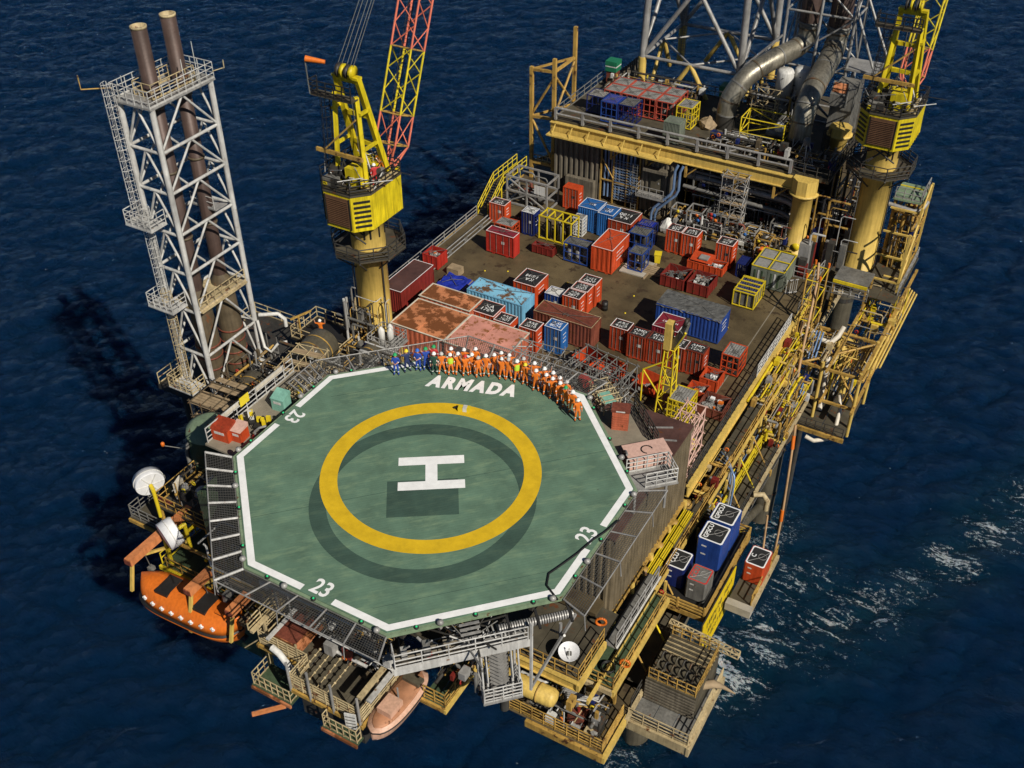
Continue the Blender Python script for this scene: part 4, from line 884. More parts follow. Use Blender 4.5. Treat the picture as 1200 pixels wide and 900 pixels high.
for x in (0,2.4,4.8):
    for y in (0,2.6): sbar('post', (x,y,0), (x,y,3.2), .16, 'galv', gs)
for z in (.1,1.6,3.2):
    for y in (0,2.6): sbar('beam', (-.08,y,z), (4.88,y,z), .17, 'galv', gs)
    for x in (0,4.8): sbar('beam', (x,.09,z), (x,2.51,z), .16, 'galv', gs)
sbar('brace', (0,0,3.1), (2.4,0,1.7), .12, 'galv', gs); sbar('brace', (0,0,.2), (2.4,0,1.5), .12, 'galv', gs); sbar('brace', (2.4,0,1.5), (4.8,0,.2), .12, 'galv', gs)
for k in range(14):
    y = crng.uniform(.3,2.3); z = crng.uniform(.4,2.9); x = crng.uniform(.3,2.4)
    MB().path([(x,y,z),(x+1.2,y,z),(x+1.4,y,z-.2),(x+1.4,y,max(.1,z-1.2))], crng.choice((.07,.1,.15)), 7).obj('pipe', crng.choice(('dark_steel','grey_steel','white_steel','brown_box')), gs)
MB().tube((1,1.3,.8),(4,1.3,.8),.5,n=14).obj('vessel', 'grey_steel', gs); MB().box(3.3,-.03,1.9,4.6,-.005,2.9).obj('sign_board', 'white_box', gs)
C_('orange-red lettered-roof container, left of the touching pair by the pipework', -2.65, 47.9, 1.62, 1.35, 2.45, 'orange_red', 'black', 'ARE\n824', tsize=.6)
C_('orange-red lettered-roof container, right of the touching pair by the pipework', -1.0, 47.8, 1.6, 1.55, 2.45, 'orange_red', 'black', 'ARE\n2813', tsize=.62, roofmat='roof_black')
C_('orange-red lettered-roof container standing alone by the pipework', 2.7, 47.7, 1.7, 1.5, 2.5, 'orange_red', 'black', 'ARE\n827', tsize=.62)
lk = open_box('long low orange basket with a sloping lid before the lone orange container', 2.5, 46.0, 3.6, 1.5, .75, 'orange_red', 'junk', seed=9); MB().add([(.2,.1,.95),(2.4,.1,.95),(2.4,1.4,1.3),(.2,1.4,1.3)],[(0,1,2,3)]).obj('lid', 'orange_red', lk); MB().box(1.0,.3,1.1,1.9,1.1,1.25).obj('sheet', 'roof_grey', lk)
open_box('dark red basket of scrap under grey sheeting, left of the scrap pair', .2, 41.9, 2.35, 2.35, 1.05, 'red_dark', 'tarp_grey', seed=3)
open_box('dark red basket of brown scrap, right of the scrap pair', 2.65, 41.9, 2.1, 2.4, 1.1, 'red_dark', 'junk', seed=6)
bc = C_('long blue corrugated container with a grey tarpaulin over its roof', 6.2, 35.4, 6.0, 2.5, 2.35, 'blue', 'plain', roofmat='tarp_grey', border=None, doors='none', pitch=.34)
tp = MB(); rn = random.Random(3); nx, ny = 24, 10
vs = [(6.1*i/nx-.05, 2.6*j/ny-.05, 2.38+rn.uniform(0,.05)-(.25 if j in (0,) else 0)*rn.uniform(.2,1)) for i in range(nx+1) for j in range(ny+1)]
tp.add(vs, [(i*(ny+1)+j,(i+1)*(ny+1)+j,(i+1)*(ny+1)+j+1,i*(ny+1)+j+1) for i in range(nx) for j in range(ny)]); tp.obj('tarpaulin', 'tarp_grey', bc)
C_('maroon container with white-bordered lettered roof by the long blue one', 3.6, 32.2, 2.4, 2.35, 2.3, 'maroon', 'plain', 'HIPPORT', PI, tsize=.42, doors='none')
yk = cage('yellow-barred bundle of grey tanks near the right deck edge', 7.1, 42.0, 2.1, 2.9, 1.6, 'frame_yellow', 'blue_dark', 3, 4, 1, inner=None)
for k in range(4): sbar('top_bar', (.0,.35+.72*k,1.66), (2.1,.35+.72*k,1.66), .1, 'frame_yellow', yk)
for k in range(3): MB().box(.12,.15+.9*k,.15,1.98,.95+.9*k,1.4).obj('tank', 'grey_steel', yk)
gg = thing('tank_block', 'grey-green block of four lidded tanks with yellow edges', 'tank', (5.2,46.2,D+.1))
for i in (0,1):
    for j in (0,1):
        x, y = i*1.6, j*1.85; b = MB().box(x,y,0,x+1.55,y+1.8,2.0).obj('tank_body', 'greygreen', gg); MB().box(x+.18,y+.18,2.0,x+1.37,y+1.62,2.07).obj('lid', 'roof_grey', b)
        for k in range(3): MB().box(x+.3+.35*k,y-.03 if j == 0 else y,.3,x+.45+.35*k,y-.004 if j == 0 else y+.01,1.7).obj('panel', 'white_box' if k == 1 else 'green_paint', b)
for a, b in (((0,0),(3.15,0)),((0,3.65),(3.15,3.65)),((0,0),(0,3.65)),((3.15,0),(3.15,3.65)),((1.575,0),(1.575,3.65)),((0,1.825),(3.15,1.825))): sbar('edge_bar', (*a,2.1), (*b,2.1), .08, 'frame_yellow', gg)
gt = thing('open_gate', 'white slatted gate leaning off the grey-green tank block', 'gate', (8.75,46.2,D+.05), .5)
for k in range(6): sbar('slat', (.2*k,.05*k,0), (.2*k,.05*k,1.5), .05, 'white_steel', gt)
for z in (.1,1.45): sbar('rail', (-.05,0,z), (1.1,.27,z), .07, 'white_steel', gt)
box_container('small dark blue box beside the grey-green tank block', 4.6, 46.9, 1.1, 1.6, 1.4, 'blue_dark', 'plain', border=None, slings=False, logo=False, name='small_container')
# near left: tarpaulin, rusty blue container, module roofs
bt = thing('tarpaulin_stack', 'low stack under a bright blue tarpaulin beside the rusty blue container', 'tarpaulin', (-20.4,30.8,D))
MB().box(.05,.05,0,2.8,2.4,.6).obj('stack', 'wood', bt)
tp = MB(); nx, ny = 10, 9; vs = [(2.95*i/nx-.05,2.55*j/ny-.05,.80+.10*math.sin(i*1.3)*math.sin(j*1.7)+rn.uniform(-.03,.03) if 0 < i < nx and 0 < j < ny else .35+rn.uniform(-.05,.05)) for i in range(nx+1) for j in range(ny+1)]
tp.add(vs, [(i*(ny+1)+j,(i+1)*(ny+1)+j,(i+1)*(ny+1)+j+1,i*(ny+1)+j+1) for i in range(nx) for j in range(ny)]).obj('tarpaulin', 'tarp_blue', bt)
MB().path([(0,0,.6),(1.2,1.1,.95),(2.8,2.4,.6)], .03, 5).obj('rope', 'rope', bt); MB().path([(0,2.4,.6),(1.2,1.2,.97),(2.8,.1,.6)], .03, 5).obj('rope', 'rope', bt)
C_('long sky blue container with big rust patches on its roof', -9.9, 29.0, 5.75, 2.3, 2.5, 'blue_light', 'plain', roofmat='blue_rusted', border=None, doors='none', pitch=.34, logo=False)
C_('orange container with black roof reading KA 1804 behind the rusty blue one', -10.5, 32.5, 2.3, 2.55, 2.3, 'orange_red', 'black', 'KA\n1804', PI)
C_('orange container with black roof reading KA 1789 by the rusty roofs', -11.3, 26.4, 2.25, 2.1, 2.4, 'orange_red', 'black', 'KA\n1789', 0)
C_('orange container with roof reading ARE 2801 right of the KA 1789 roof', -9.45, 26.1, 1.7, 1.4, 2.4, 'orange_red', 'black', 'ARE\n2801', 0, tsize=.6)
C_('orange container with roof reading ARE 2810 beside the blue door box', -7.0, 26.3, 1.7, 1.45, 2.4, 'orange_red', 'black', 'ARE\n2810', 0, tsize=.6)
C_('blue mini container with white lettered roof and two doors near the crew', -5.1, 27.3, 1.65, 1.35, 2.5, 'blue_mid', 'plain', 'ARE\n8024', 0, tsize=.6)
C_('blue container with white roof between the black-roofed and lettered orange ones', -8.0, 32.7, 1.65, 1.35, 1.9, 'blue', 'white', roofmat='white_box')
C_('front one of three orange lettered-roof containers in a row', -6.0, 32.5, 1.72, 1.32, 2.4, 'orange_red', 'black', 'ARE\n2871', 0, tsize=.6)
C_('middle one of three orange lettered-roof containers in a row', -5.9, 33.9, 1.72, 1.32, 2.4, 'orange_red', 'black', 'ARE\n2002', 0, tsize=.601)
C_('rear one of three orange lettered-roof containers in a row', -5.8, 35.3, 1.72, 1.45, 2.4, 'orange_red', 'black', 'AMD\n1254', PI, tsize=.602)
C_('long brown rusted container behind the blue door box', -3.1, 29.1, 5.7, 1.95, 2.35, 'brown_box', 'plain', roofmat='brown_box', border='cream', doors='none', pitch=.34, logo=False)
for i, (x, y, tx, lb) in enumerate(((-.2,30.2,'ARE\n4309','first of five red lettered containers in a row, roof ARE 4309'),(1.6,29.9,'AMD\n3643','second of five red lettered containers, roof AMD 3643'),(3.35,30.0,'AMD\n4120','third of five red lettered containers, behind the lattice crane'),(5.1,30.1,'ARE\n822','fourth of five red lettered containers, roof ARE 822'),(6.75,30.2,'AMD\n1266','last of five red lettered containers, roof AMD 1266'))):
    C_(lb, x, y, 1.68, 1.34, 2.4, 'orange_dark', 'black', tx, 0, tsize=.6+i*1e-4, border='letter_white' if i in (0,3) else 'roof_black')
cage('red cage with grey net roof standing apart by the right walkway', 9.4, 31.7, 1.6, 2.0, 1.95, 'orange_red', 'roof_grey', 3, 2, 3, inner=('dark_steel',2))
open_box('red open box with dark load in front of the red net cage', 8.6, 28.9, 1.55, 1.7, 1.0, 'orange_red', 'tarp_grey', seed=12)
open_box('red tray of bluish waste bags by the yellow caged box', 8.2, 27.2, 1.6, 1.25, .8, 'orange_red', 'junk', seed=14)
open_box('brown rusty basket nearest the right deck edge', 10.3, 25.6, 2.1, 2.1, .8, 'brown_box', 'junk', seed=16)
cage('bright yellow caged box with grey net roof behind the brown roof', 8.1, 23.6, 1.75, 2.1, 2.2, 'frame_yellow', 'roof_grey', 4, 3, 4)
def skip(label, x, y, rz, col='orange_red', seed=1):
    t = thing('tipping_skip', label, 'skip', (x,y,D+.08), rz, 'tipping skips'); sx, h = 1.0, 1.25
    a = [(-sx,-.7,0),(sx,-.7,0),(sx,.5,0),(-sx,.5,0)]; b = [(-sx,-1.3,h),(sx,-1.3,h),(sx,.8,h),(-sx,.8,h)]
    mb = MB().add(a+b, [(0,3,2,1),(0,1,5,4),(1,2,6,5),(2,3,7,6),(3,0,4,7)]); ins = [(p[0]*.94,p[1]*.94,p[2]+.05) for p in a]+[(p[0]*.94,p[1]*.95,p[2]) for p in b]
    mb.add(ins, [(0,1,2,3),(4,5,1,0),(5,6,2,1),(6,7,3,2),(7,4,0,3)]); mb.add(b+ins[4:], [(0,1,5,4),(1,2,6,5),(2,3,7,6),(3,0,4,7)]); mb.obj('body', col, t)
    for x_ in (-.7,0,.7): sbar('rib', (x_,-.72,0), (x_,-1.33,h), .08, col, t)
    rn = random.Random(seed); m2 = MB()
    for k in range(14): p = Vector((rn.uniform(-.7,.7),rn.uniform(-.5,.3),rn.uniform(.05,.35))); m2.beam(p, p+Vector((rn.uniform(-.3,.3),rn.uniform(-.3,.3),.08)), .16, .1)
    m2.obj('scrap', 'junk', t)['kind'] = 'stuff'; MB().box(-.25,-1.36,h*.55,.25,-1.32,h*.8).obj('label_plate', 'white_box', t); return t
skip('orange tipping skip nearest the blue door box', -2.2, 27.2, rad(-15), seed=2); skip('orange tipping skip in the middle of the skips, end wall raised', .2, 26.7, rad(-8), seed=3); skip('orange tipping skip half hidden behind the lattice crane', 3.6, 26.6, rad(-10), seed=4)
# red-sided modules with rusty roofs
def module(label, x0, y0, x1, y1, h, roof, wall, win=False):
    t = thing('deck_module', label, 'module', (x0,y0,D), 0, 'rusty-roofed deck modules'); sx, sy = x1-x0, y1-y0
    for p, q in (((0,0),(sx,0)),((sx,0),(sx,sy)),((sx,sy),(0,sy)),((0,sy),(0,0))): MB().corr(p, q, 0, h, .5, .04).obj('wall', wall, t)
    MB().box(-.02,-.02,h,sx+.06,sy+.02,h+.1).obj('roof', roof, t)
    for q in ((-.06,-.06,sx+.1,.05),(-.06,sy-.05,sx+.1,sy+.06),(-.06,.05,.05,sy-.05),(sx-.01,.05,sx+.1,sy-.05)): MB().box(q[0],q[1],h+.1,q[2],q[3],h+.15).obj('roof_edge', 'ivory', t)
    for k in range(1, int(sx/2.6)+1):
        if k*2.6 < sx-.5: MB().box(k*2.6-.03,.06,h+.1,k*2.6+.03,sy-.06,h+.125).obj('seam', roof, t)
    if win:
        w = MB().box(sx+.05,.9,.9,sx+.09,1.9,2.1).obj('window', 'black_paint', t); MB().box(sx+.05,.8,.8,sx+.07,2.0,2.2).obj('window_frame', 'grey_steel', w)
    return t
module('module with streaked salmon pink roof and red wall, right behind the crew', -12.85, 20.8, -7.2, 25.35, 2.75, 'pink_roof', 'module_red', True)
module('module with heavily rusted orange roof left of the pink one', -18.4, 21.0, -13.0, 25.3, 2.7, 'rust_roof', 'module_red')
module('narrow rusty roofed module behind the heavily rusted one', -18.6, 25.75, -13.4, 28.0, 2.7, 'rust_roof', 'module_red')
C_('dark red container with brown roof beside the left crane pedestal', -20.6, 25.7, 2.2, 5.4, 2.4, 'red_dark', 'plain', roofmat='brown_roof', doors='none', logo=False, slings=False)
open_box('red rusty rubbish bin on the left edge walkway', -22.0, 33.8, 1.7, 1.7, 1.3, 'red', 'junk', seed=18)
tag(MB().box(-20.9,33.7,D+.01,-19.6,34.7,D+.75).obj('crate', 'wood'), 'pale wooden crate behind the blue tarpaulin', 'crate')
dr = MB().lathe([(0,0),(.3,0),(.3,.28),(.315,.3),(.3,.32),(.3,.58),(.315,.6),(.3,.62),(.3,.88),(0,.88)], n=16).obj('oil_drum', 'black_paint', None, (-4.9,35.6,D+.01)); tag(dr, 'black oil drum alone beside the three orange containers', 'drum')
def wbin(label, x, y, z=D):
    t = thing('wheelie_bin', label, 'bin', (x,y,z+.01), .3, 'yellow bins'); MB().add([(-.25,-.28,.06),(.25,-.28,.06),(.25,.28,.06),(-.25,.28,.06),(-.32,-.36,1.0),(.32,-.36,1.0),(.32,.36,1.0),(-.32,.36,1.0)],[(0,3,2,1),(4,5,6,7),(0,1,5,4),(1,2,6,5),(2,3,7,6),(3,0,4,7)]).obj('body', 'bin_yellow', t); MB().box(-.35,-.4,1.0,.35,.4,1.08).obj('lid', 'bin_yellow', t); MB().tube((-.26,.3,.1),(.26,.3,.1),.1,n=8).obj('wheels', 'rubber', t)
wbin('yellow wheelie bin beside the small blue cage', -4.0, 45.6); wbin('yellow wheelie bin among the pipework behind the orange container', 1.6, 50.6)
def lumpy(mb, a, seed):
    rn = random.Random(seed); k = {}
    mb.v = [tuple(c+(k.setdefault((round(v[0],3),round(v[1],3),round(v[2],3)), [rn.uniform(-a,a) for _ in range(3)])[i] if v[2] > .06 else 0) for i, c in enumerate(v)) for v in mb.v]; mb.sm = [False]*len(mb.sm); return mb
tag(lumpy(MB().lathe([(0,0),(.55,.05),(.72,.3),(.75,.7),(.6,1.1),(.35,1.4),(.12,1.6),(0,1.6)], (0,0,0), 11), .11, 3).obj('bulk_bag', 'white_box', None, (-5.6,51.6,D+.01)), 'lumpy white wrapped bulk bag at the foot of the blue pipes', 'bag')
for k in range(5): tag(MB().box(-5.2+.0*k,44.4-.32*k,D+.02,2.6-.2*k,44.6-.32*k,D+.2).obj('timber', 'wood'), f'{ORD[k]} of the timber beams on the deck, counted from the pipework', 'timber', 'timbers on the deck')
yh = tag(MB().lathe([(0,0),(.55,.02),(.55,.5),(.2,.75),(0,.75)], n=14).obj('yellow_buoy', 'bin_yellow', None, (9.3,21.6,D+.01)), 'yellow domed buoy behind the brown roof corner', 'buoy')
pr_ = scaffold('scaffold', 'pinkish scaffold tower at the corner of the brown roof', (8.9,18.2,D), 1.5, 2.6, 5.0, 2, 2, 4, 'pink_box', .05, False, 0, 5)
# blue boxes on the supply platform
def sbox(label, x, y, col, h, sx=1.55, sy=1.75, z=-14.0, roof='roof_black', bcol='letter_white', txt='CCU', tc='letter_white', rz=0):
    t = thing('cargo_box', label, 'container', (x,y,z+.1), rz, 'boxes on the supply platform'); c = .22
    pl = [(-sx/2+c*.5,-sy/2),(sx/2-c*.5,-sy/2),(sx/2,-sy/2+c*.5),(sx/2,sy/2-c*.5),(sx/2-c*.5,sy/2),(-sx/2+c*.5,sy/2),(-sx/2,sy/2-c*.5),(-sx/2,-sy/2+c*.5)]
    MB().prism(pl, 0, h).obj('body', col, t); MB().sheet([(x_*.94,y_*.95) for x_, y_ in pl], h+.004).obj('roof_border', bcol, t); MB().sheet([(x_*.82,y_*.84) for x_, y_ in pl], h+.008).obj('roof', roof, t)
    text(txt, .48, tc, t, (-sx*.24,0,h+.013), PI/2, offset=.01); MB().path([(.25+.3*math.cos(u),.1+.3*math.sin(u),h+.03) for u in np.linspace(0,6.3,14)], .02, 4).obj('sling_ring', 'galv', t)
    MB().path([(-sx*.4,-sy*.4,h+.02),(.2,0,h+.05),(sx*.4,sy*.4,h+.02)], .02, 4).obj('sling', 'galv', t)
    for k in range(2): MB().box(-sx*.3,-sy/2-.012,h*(.75-.3*k),-sx*.1,-sy/2-.002,h*(.75-.3*k)+.12).obj('placard', 'white_box', t)
    return t
sbox('blue box with black roof, rearmost on the railed supply platform', 14.2, 16.8, 'blue', 2.7, 1.9, 2.0, txt='GPSCU')
sbox('blue box with black roof, in front of the rearmost one on the supply platform', 14.2, 14.6, 'blue', 2.7, 1.9, 2.0, txt='GPSCU')
sbox('dark blue low box, left front on the supply platform', 12.75, 11.7, 'blue_dark', 1.9, 1.5, 1.9, txt='CCU')
sbox('grey box with red roof edging, front right of the supply platform', 14.6, 11.1, 'grey_steel', 1.9, 1.5, 1.6, roof='grey_steel', bcol='letter_red', txt='CCU', tc='letter_red')
sbox('orange box with black roof on the outer lower landing', 17.3, 16.1, 'orange_red', 1.8, 1.5, 2.0, z=-15.38, txt='C')
# yellow lattice davit crane on the deck
dv = thing('lattice_davit', 'yellow lattice davit crane with bent jib in front of the red row', 'davit', (5.9,24.4,D))
lattice(dv, [(-.6,-.6,0),(.6,-.6,0),(.6,.6,0),(-.6,.6,0)], [(-.35,-.35,6.6),(.45,-.35,6.6),(.45,.45,6.6),(-.35,.45,6.6)], 4, .07, .045, 'frame_yellow', style='Z')
MB().box(-.45,-.5,6.6,.1,.2,9.0).obj('mast_box', 'ochre_clean', dv)
jb = MB(); jb.beam((.1,.1,6.6),(1.0,-.3,8.6),.45,.5); jb.beam((1.0,-.3,8.6),(1.25,-.4,9.6),.35,.4); jb.obj('jib', 'grey_steel', dv)
bar('jib_edge', (.35,-.15,6.7), (1.25,-.55,8.7), .09, 'frame_yellow', dv); bar('brace', (-1.9,-.6,4.2), (-.4,-.4,5.3), .07, 'frame_yellow', dv); bar('brace', (-1.9,-.6,4.2), (-.5,-.5,2.2), .07, 'frame_yellow', dv); bar('guy_tube', (-1.9,-.6,1.0), (-1.9,-.6,4.2), .07, 'frame_yellow', dv)
MB().lathe([(0,-.12),(.35,-.12),(.35,.12),(0,.12)], (1.2,-.4,9.6), 12, 'X').obj('sheave', 'dark_steel', dv)
# ---------------------------------------------------------------- process module
YF = 54.6; UZ = -2.4
pm = thing('process_module', 'process module with yellow girder front and dark pipework under its roof deck', 'building')
MB().box(-20.6, YF, UZ-.35, 9.0, 68.2, UZ).obj('roof_deck', 'grating', pm); MB().box(-3, 68.21, UZ-.35, 9.0, 74, UZ-.003).obj('roof_deck', 'grating', pm)
g = MB(); ibeam(g, (-20.7,YF-.25,UZ-.85), (6.2,YF-.25,UZ-.85), .5, 1.25, .08); g.obj('front_girder', 'ochre_clean', pm)
MB().box(-20.6,YF-1.5,UZ-1.35,-6.5,YF-.52,UZ-1.2).obj('ledge', 'ochre_clean', pm)
for x in range(-20,-6,2): sbar('gusset', (x,YF-1.3,UZ-1.15), (x,YF-.55,UZ-.35), .08, 'ochre_clean', pm)
for x in (-13.5,-9.5,-5.2,0,4): sbar('hanger', (x,YF-.3,UZ-2.9), (x,YF-.3,UZ-1.5), .22, 'ochre', pm); bar('knee_brace', (x,YF-.3,UZ-2.8), (x+1.3,YF-.3,UZ-1.5), .08, 'ochre', pm, 6)
MB().corr((-20.3,YF),(-14.7,YF), D, UZ-1.3, .62, .22).obj('corrugated_wall', 'mod_wall', pm)
MB().corr((-10.1,YF),(-6.4,YF), D, UZ-1.3, .5, .14).obj('corrugated_wall', 'mod_wall', pm)
MB().corr((-20.3,76),(-20.3,YF), D, UZ-.4, .6, .15).obj('corrugated_wall', 'mod_wall', pm)
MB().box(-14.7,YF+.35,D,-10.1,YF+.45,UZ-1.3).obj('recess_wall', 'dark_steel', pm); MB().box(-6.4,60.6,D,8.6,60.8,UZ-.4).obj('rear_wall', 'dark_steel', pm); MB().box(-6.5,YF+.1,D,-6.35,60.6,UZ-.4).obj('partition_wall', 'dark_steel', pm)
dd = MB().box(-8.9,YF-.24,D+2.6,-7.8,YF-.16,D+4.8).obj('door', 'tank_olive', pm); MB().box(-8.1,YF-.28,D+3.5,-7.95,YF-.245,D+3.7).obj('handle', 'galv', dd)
MB().box(-9.6,YF-.9,D+5.0,-7.0,YF-.16,D+5.3).obj('canopy', 'mod_wall', pm)
ld = MB().box(-10,YF-1.5,D+2.3,-6.9,YF-.26,D+2.42).obj('landing', 'galv', pm); railing(pm, [(-10,YF-.3,D+2.42),(-10,YF-1.45,D+2.42),(-6.95,YF-1.45,D+2.42)], 'galv', 1.1, .8, .035)
ladder(pm, (-10.5,YF-.8,D), (-10.5,YF-.8,D+5.5), 'grey_steel', .5)
MB().box(-18.5,YF-.85,D,-15.2,YF-.26,D+2.2).obj('duct_box', 'mod_wall', pm)
# heavy pipe handrail along the roof edge
def pipe_rail(parent, pts, mat, h=1.3, r=.13, step=3.):
    pts = [Vector(p) for p in pts]; mb = MB()
    for p, q in zip(pts, pts[1:]):
        mb.tube(p+Vector((0,0,h)), q+Vector((0,0,h)), r, n=8); mb.tube(p+Vector((0,0,h*.5)), q+Vector((0,0,h*.5)), r*.8, n=8)
    o = mb.obj('pipe_railing', mat, parent); me = MB().box(-r,-r,0,r,r,h).mesh('post', mat)
    for p, q in zip(pts, pts[1:]):
        n = max(1, round((q-p).length/step))
        for k in range(n+1): place('post', me, o, p.lerp(q,k/n))
pipe_rail(pm, [(-20.2,YF-.1,UZ),(5.2,YF-.1,UZ)], 'galv'); railing(pm, [(5.4,YF,UZ),(8.9,YF,UZ),(8.9,66,UZ)], 'dark_steel', 1.2, 1.2, .045); railing(pm, [(-20.4,YF+.5,UZ),(-20.4,68,UZ),(-3,68,UZ)], 'grey_steel', 1.15, 1.6, .05)
def column(label, x, y, r, z0, z1, z2, mat='ochre_clean'):
    t = thing('support_column', label, 'column', (x,y,z0), 0, 'ochre support columns'); h = z1-z0
    MB().lathe([(0,0),(r*1.25,0),(r*1.25,.15),(r,.2),(r,h-.3),(r*1.05,h-.28),(r*1.05,h),(0,h)], n=24).obj('shaft', mat, t)
    MB().prism([(1.3*r*math.cos(PI/4*k+PI/8),1.3*r*math.sin(PI/4*k+PI/8)) for k in range(8)], h+.003, z2-z0).obj('capital', mat, t); MB().lathe([(1.05*r,h-.35),(1.5*r,h-.05),(1.5*r,h+.05),(1.05*r,h+.1)], n=16).obj('collar', mat, t); return t
c1 = column('round ochre column at the front right corner of the process module', 6.9, 54.4, .95, D, -4.0, -2.45)
MB().lathe([(0,0),(.42,.0),(.42,.25),(0,.25)], (.3,-1.0,.9), 14, 'Y').obj('yellow_disc', 'bin_yellow', c1)
c2 = column('tall ochre column rising right of the process roof', 7.5, 62.3, .85, D, -1.0, -.2)
ladder(c2, (-.9,-1.15,4.5), (-.9,-1.15,10.2), 'dark_steel', .5, True, (1,0,0), (0,-1,0))
# blue cable trays in ochre frames
bt_ = thing('cable_rack', 'ochre framed rack of pale blue cable loops in the module wall', 'rack', (-14.6,YF-.25,D))
for x in (0,1.45,3.0,4.4): sbar('post', (x,0,0), (x,0,6.6), .14, 'ochre', bt_)
for z in (2.6,6.5): sbar('crossbar', (0,-.02,z), (4.4,-.02,z), .13, 'ochre', bt_)
bar('brace', (0,-.1,5.2), (1.45,-.1,3.0), .06, 'ochre', bt_)
for k in range(9):
    x = .35+k*.42; MB().path([(x,.2,.6),(x,.2,5.2),(x+.05,.1,6.0),(x+.1,.4,6.5)], .13, 6).obj('cable', 'blue_pipe', bt_)
for k in range(16):
    MB().box(1.55,-.1,.6+.3*k,4.3,-.06,.68+.3*k).obj('tray_rung', 'blue_pipe' if k % 2 else 'galv', bt_)
bp_ = thing('pipe_bundle', 'two bent steel-blue pipes in front of the process module', 'pipes')
for k in range(2): MB().path([(-5.9+.55*k,YF-.7,UZ-1.6),(-6.1+.55*k,YF-.9,UZ-2.2),(-6.1+.55*k,YF-.9,-6.6),(-6.3+.55*k,YF-1.0,-7.2),(-7.9+.45*k,YF-1.4,-9.0),(-8.1+.45*k,YF-1.4,-9.6),(-8.1+.45*k,YF-1.4,D)], .15, 8).obj('pipe', 'blue_pipe', bp_)
# pipework skids in the dark bay
def skid(label, x, y, sx, sy, h, seed):
    rn = random.Random(seed); t = thing('pipework_skid', label, 'pipework', (x,y,D), 0, 'process pipework skids')
    c = rn.choice(('grey_steel','dark_steel','ochre','galv'))
    for a in (0,sx):
        for b in (0,sy): sbar('post', (a,b,0), (a,b,h), .1, c, t)
    for z in (.1,h*.5,h):
        for b in (0,sy): sbar('beam', (0,b,z), (sx,b,z), .1, c, t)
        for a in (0,sx): sbar('beam', (a,0,z), (a,sy,z), .1, c, t)
    for k in range(rn.randint(6,9)):
        a, b, z = rn.uniform(.1,sx-.3), rn.uniform(-.2,sy), rn.uniform(.5,h); L = rn.uniform(.5,sx)
        pts = [(a,b,rn.uniform(0,.4)),(a,b,z-.15),(a+.15,b,z),(min(a+L,sx+.6),b,z),(min(a+L,sx+.6)+.12,b,z-.15),(min(a+L,sx+.6)+.12,b,max(.1,z-rn.uniform(.3,1.6)))]
        MB().path(pts, rn.choice((.05,.06,.08,.12)), 6).obj('pipe', rn.choice(('galv','grey_steel','dark_steel','brown_box','ochre','white_steel')), t)
    for k in range(rn.randint(3,6)):
        a, b, z = rn.uniform(.2,sx), rn.uniform(-.3,.5), rn.uniform(.6,h); MB().lathe([(0,-.05),(.18,-.05),(.18,.05),(0,.05)], (a,b,z), 10, 'Y').obj('valve_wheel', rn.choice(('red','boat_orange','frame_yellow','galv','blue_mid')), t)
    MB().tube((sx*.2,sy*.6,h*.35),(sx*.8,sy*.6,h*.35),min(sy,h)*.24,n=12).obj('vessel', rn.choice(('galv','dark_steel','grey_steel')), t)
    return t
ks = ['leftmost, by the white bag','second from the white bag','third from the white bag','in the middle behind the yellow bin','right of the yellow bin','beside the orange tank head','next to the big ochre column']
for k, (x, y, sx, sy, h) in enumerate(((-5.6,52.3,1.5,1.4,2.4),(-3.8,52.0,1.6,1.6,2.8),(-1.8,52.3,1.5,1.6,3.0),(.2,52.2,1.3,1.6,2.6),(2.0,51.8,1.5,1.6,2.2),(3.7,51.4,1.5,1.5,2.0),(4.4,53.6,1.6,1.6,2.8))): skid('process pipework skid in the shadowed bay, '+ks[k], x, y, sx, sy, h, 40+k)
for k in range(7): skid('process pipework in the rear of the shadowed bay, '+ORD[k]+' from the left', -5.8+2.0*k, 56.6, 1.6, 2.2, 4.8, 60+k)
for k, (z, r, y) in enumerate(((-5.6,.32,55.6),(-6.6,.2,54.9),(-4.9,.14,55.3))):
    tag(MB().path([(-5.5,y,z),(4.6,y,z-.3),(5.2,y,z-.4),(6.2,y-.6,z-.4)], r, 10).obj('overhead_pipe', 'grey_steel' if k else 'galv'), ('thick','thin lower','thin upper')[k]+' overhead pipe running across the shadowed bay', 'pipe')
scaffold('scaffold', 'narrow scaffold tower with boards in the shadowed bay', (-.8,52.8,D), 2.3, 1.3, 7.0, 2, 1, 5, 'galv', .04, True, 0, 8)
oh = thing('small_vessel', 'small vessel with orange domed head and white pipes near the ochre column', 'vessel', (4.7,50.6,D)); MB().lathe([(0,1.0),(.3,1.05),(.42,1.3),(.3,1.6),(0,1.7)], n=12).obj('dome', 'boat_orange', oh); MB().lathe([(0,0),(.42,0),(.42,1.04),(0,1.04)], n=12).obj('body', 'dark_steel', oh)
for a in (-.6,.5,.75): MB().path([(a,-.3,0),(a,-.3,1.5),(a+.2,-.3,1.7),(a+.5,-.3,1.7)], .06, 6).obj('pipe', 'white_steel', oh)
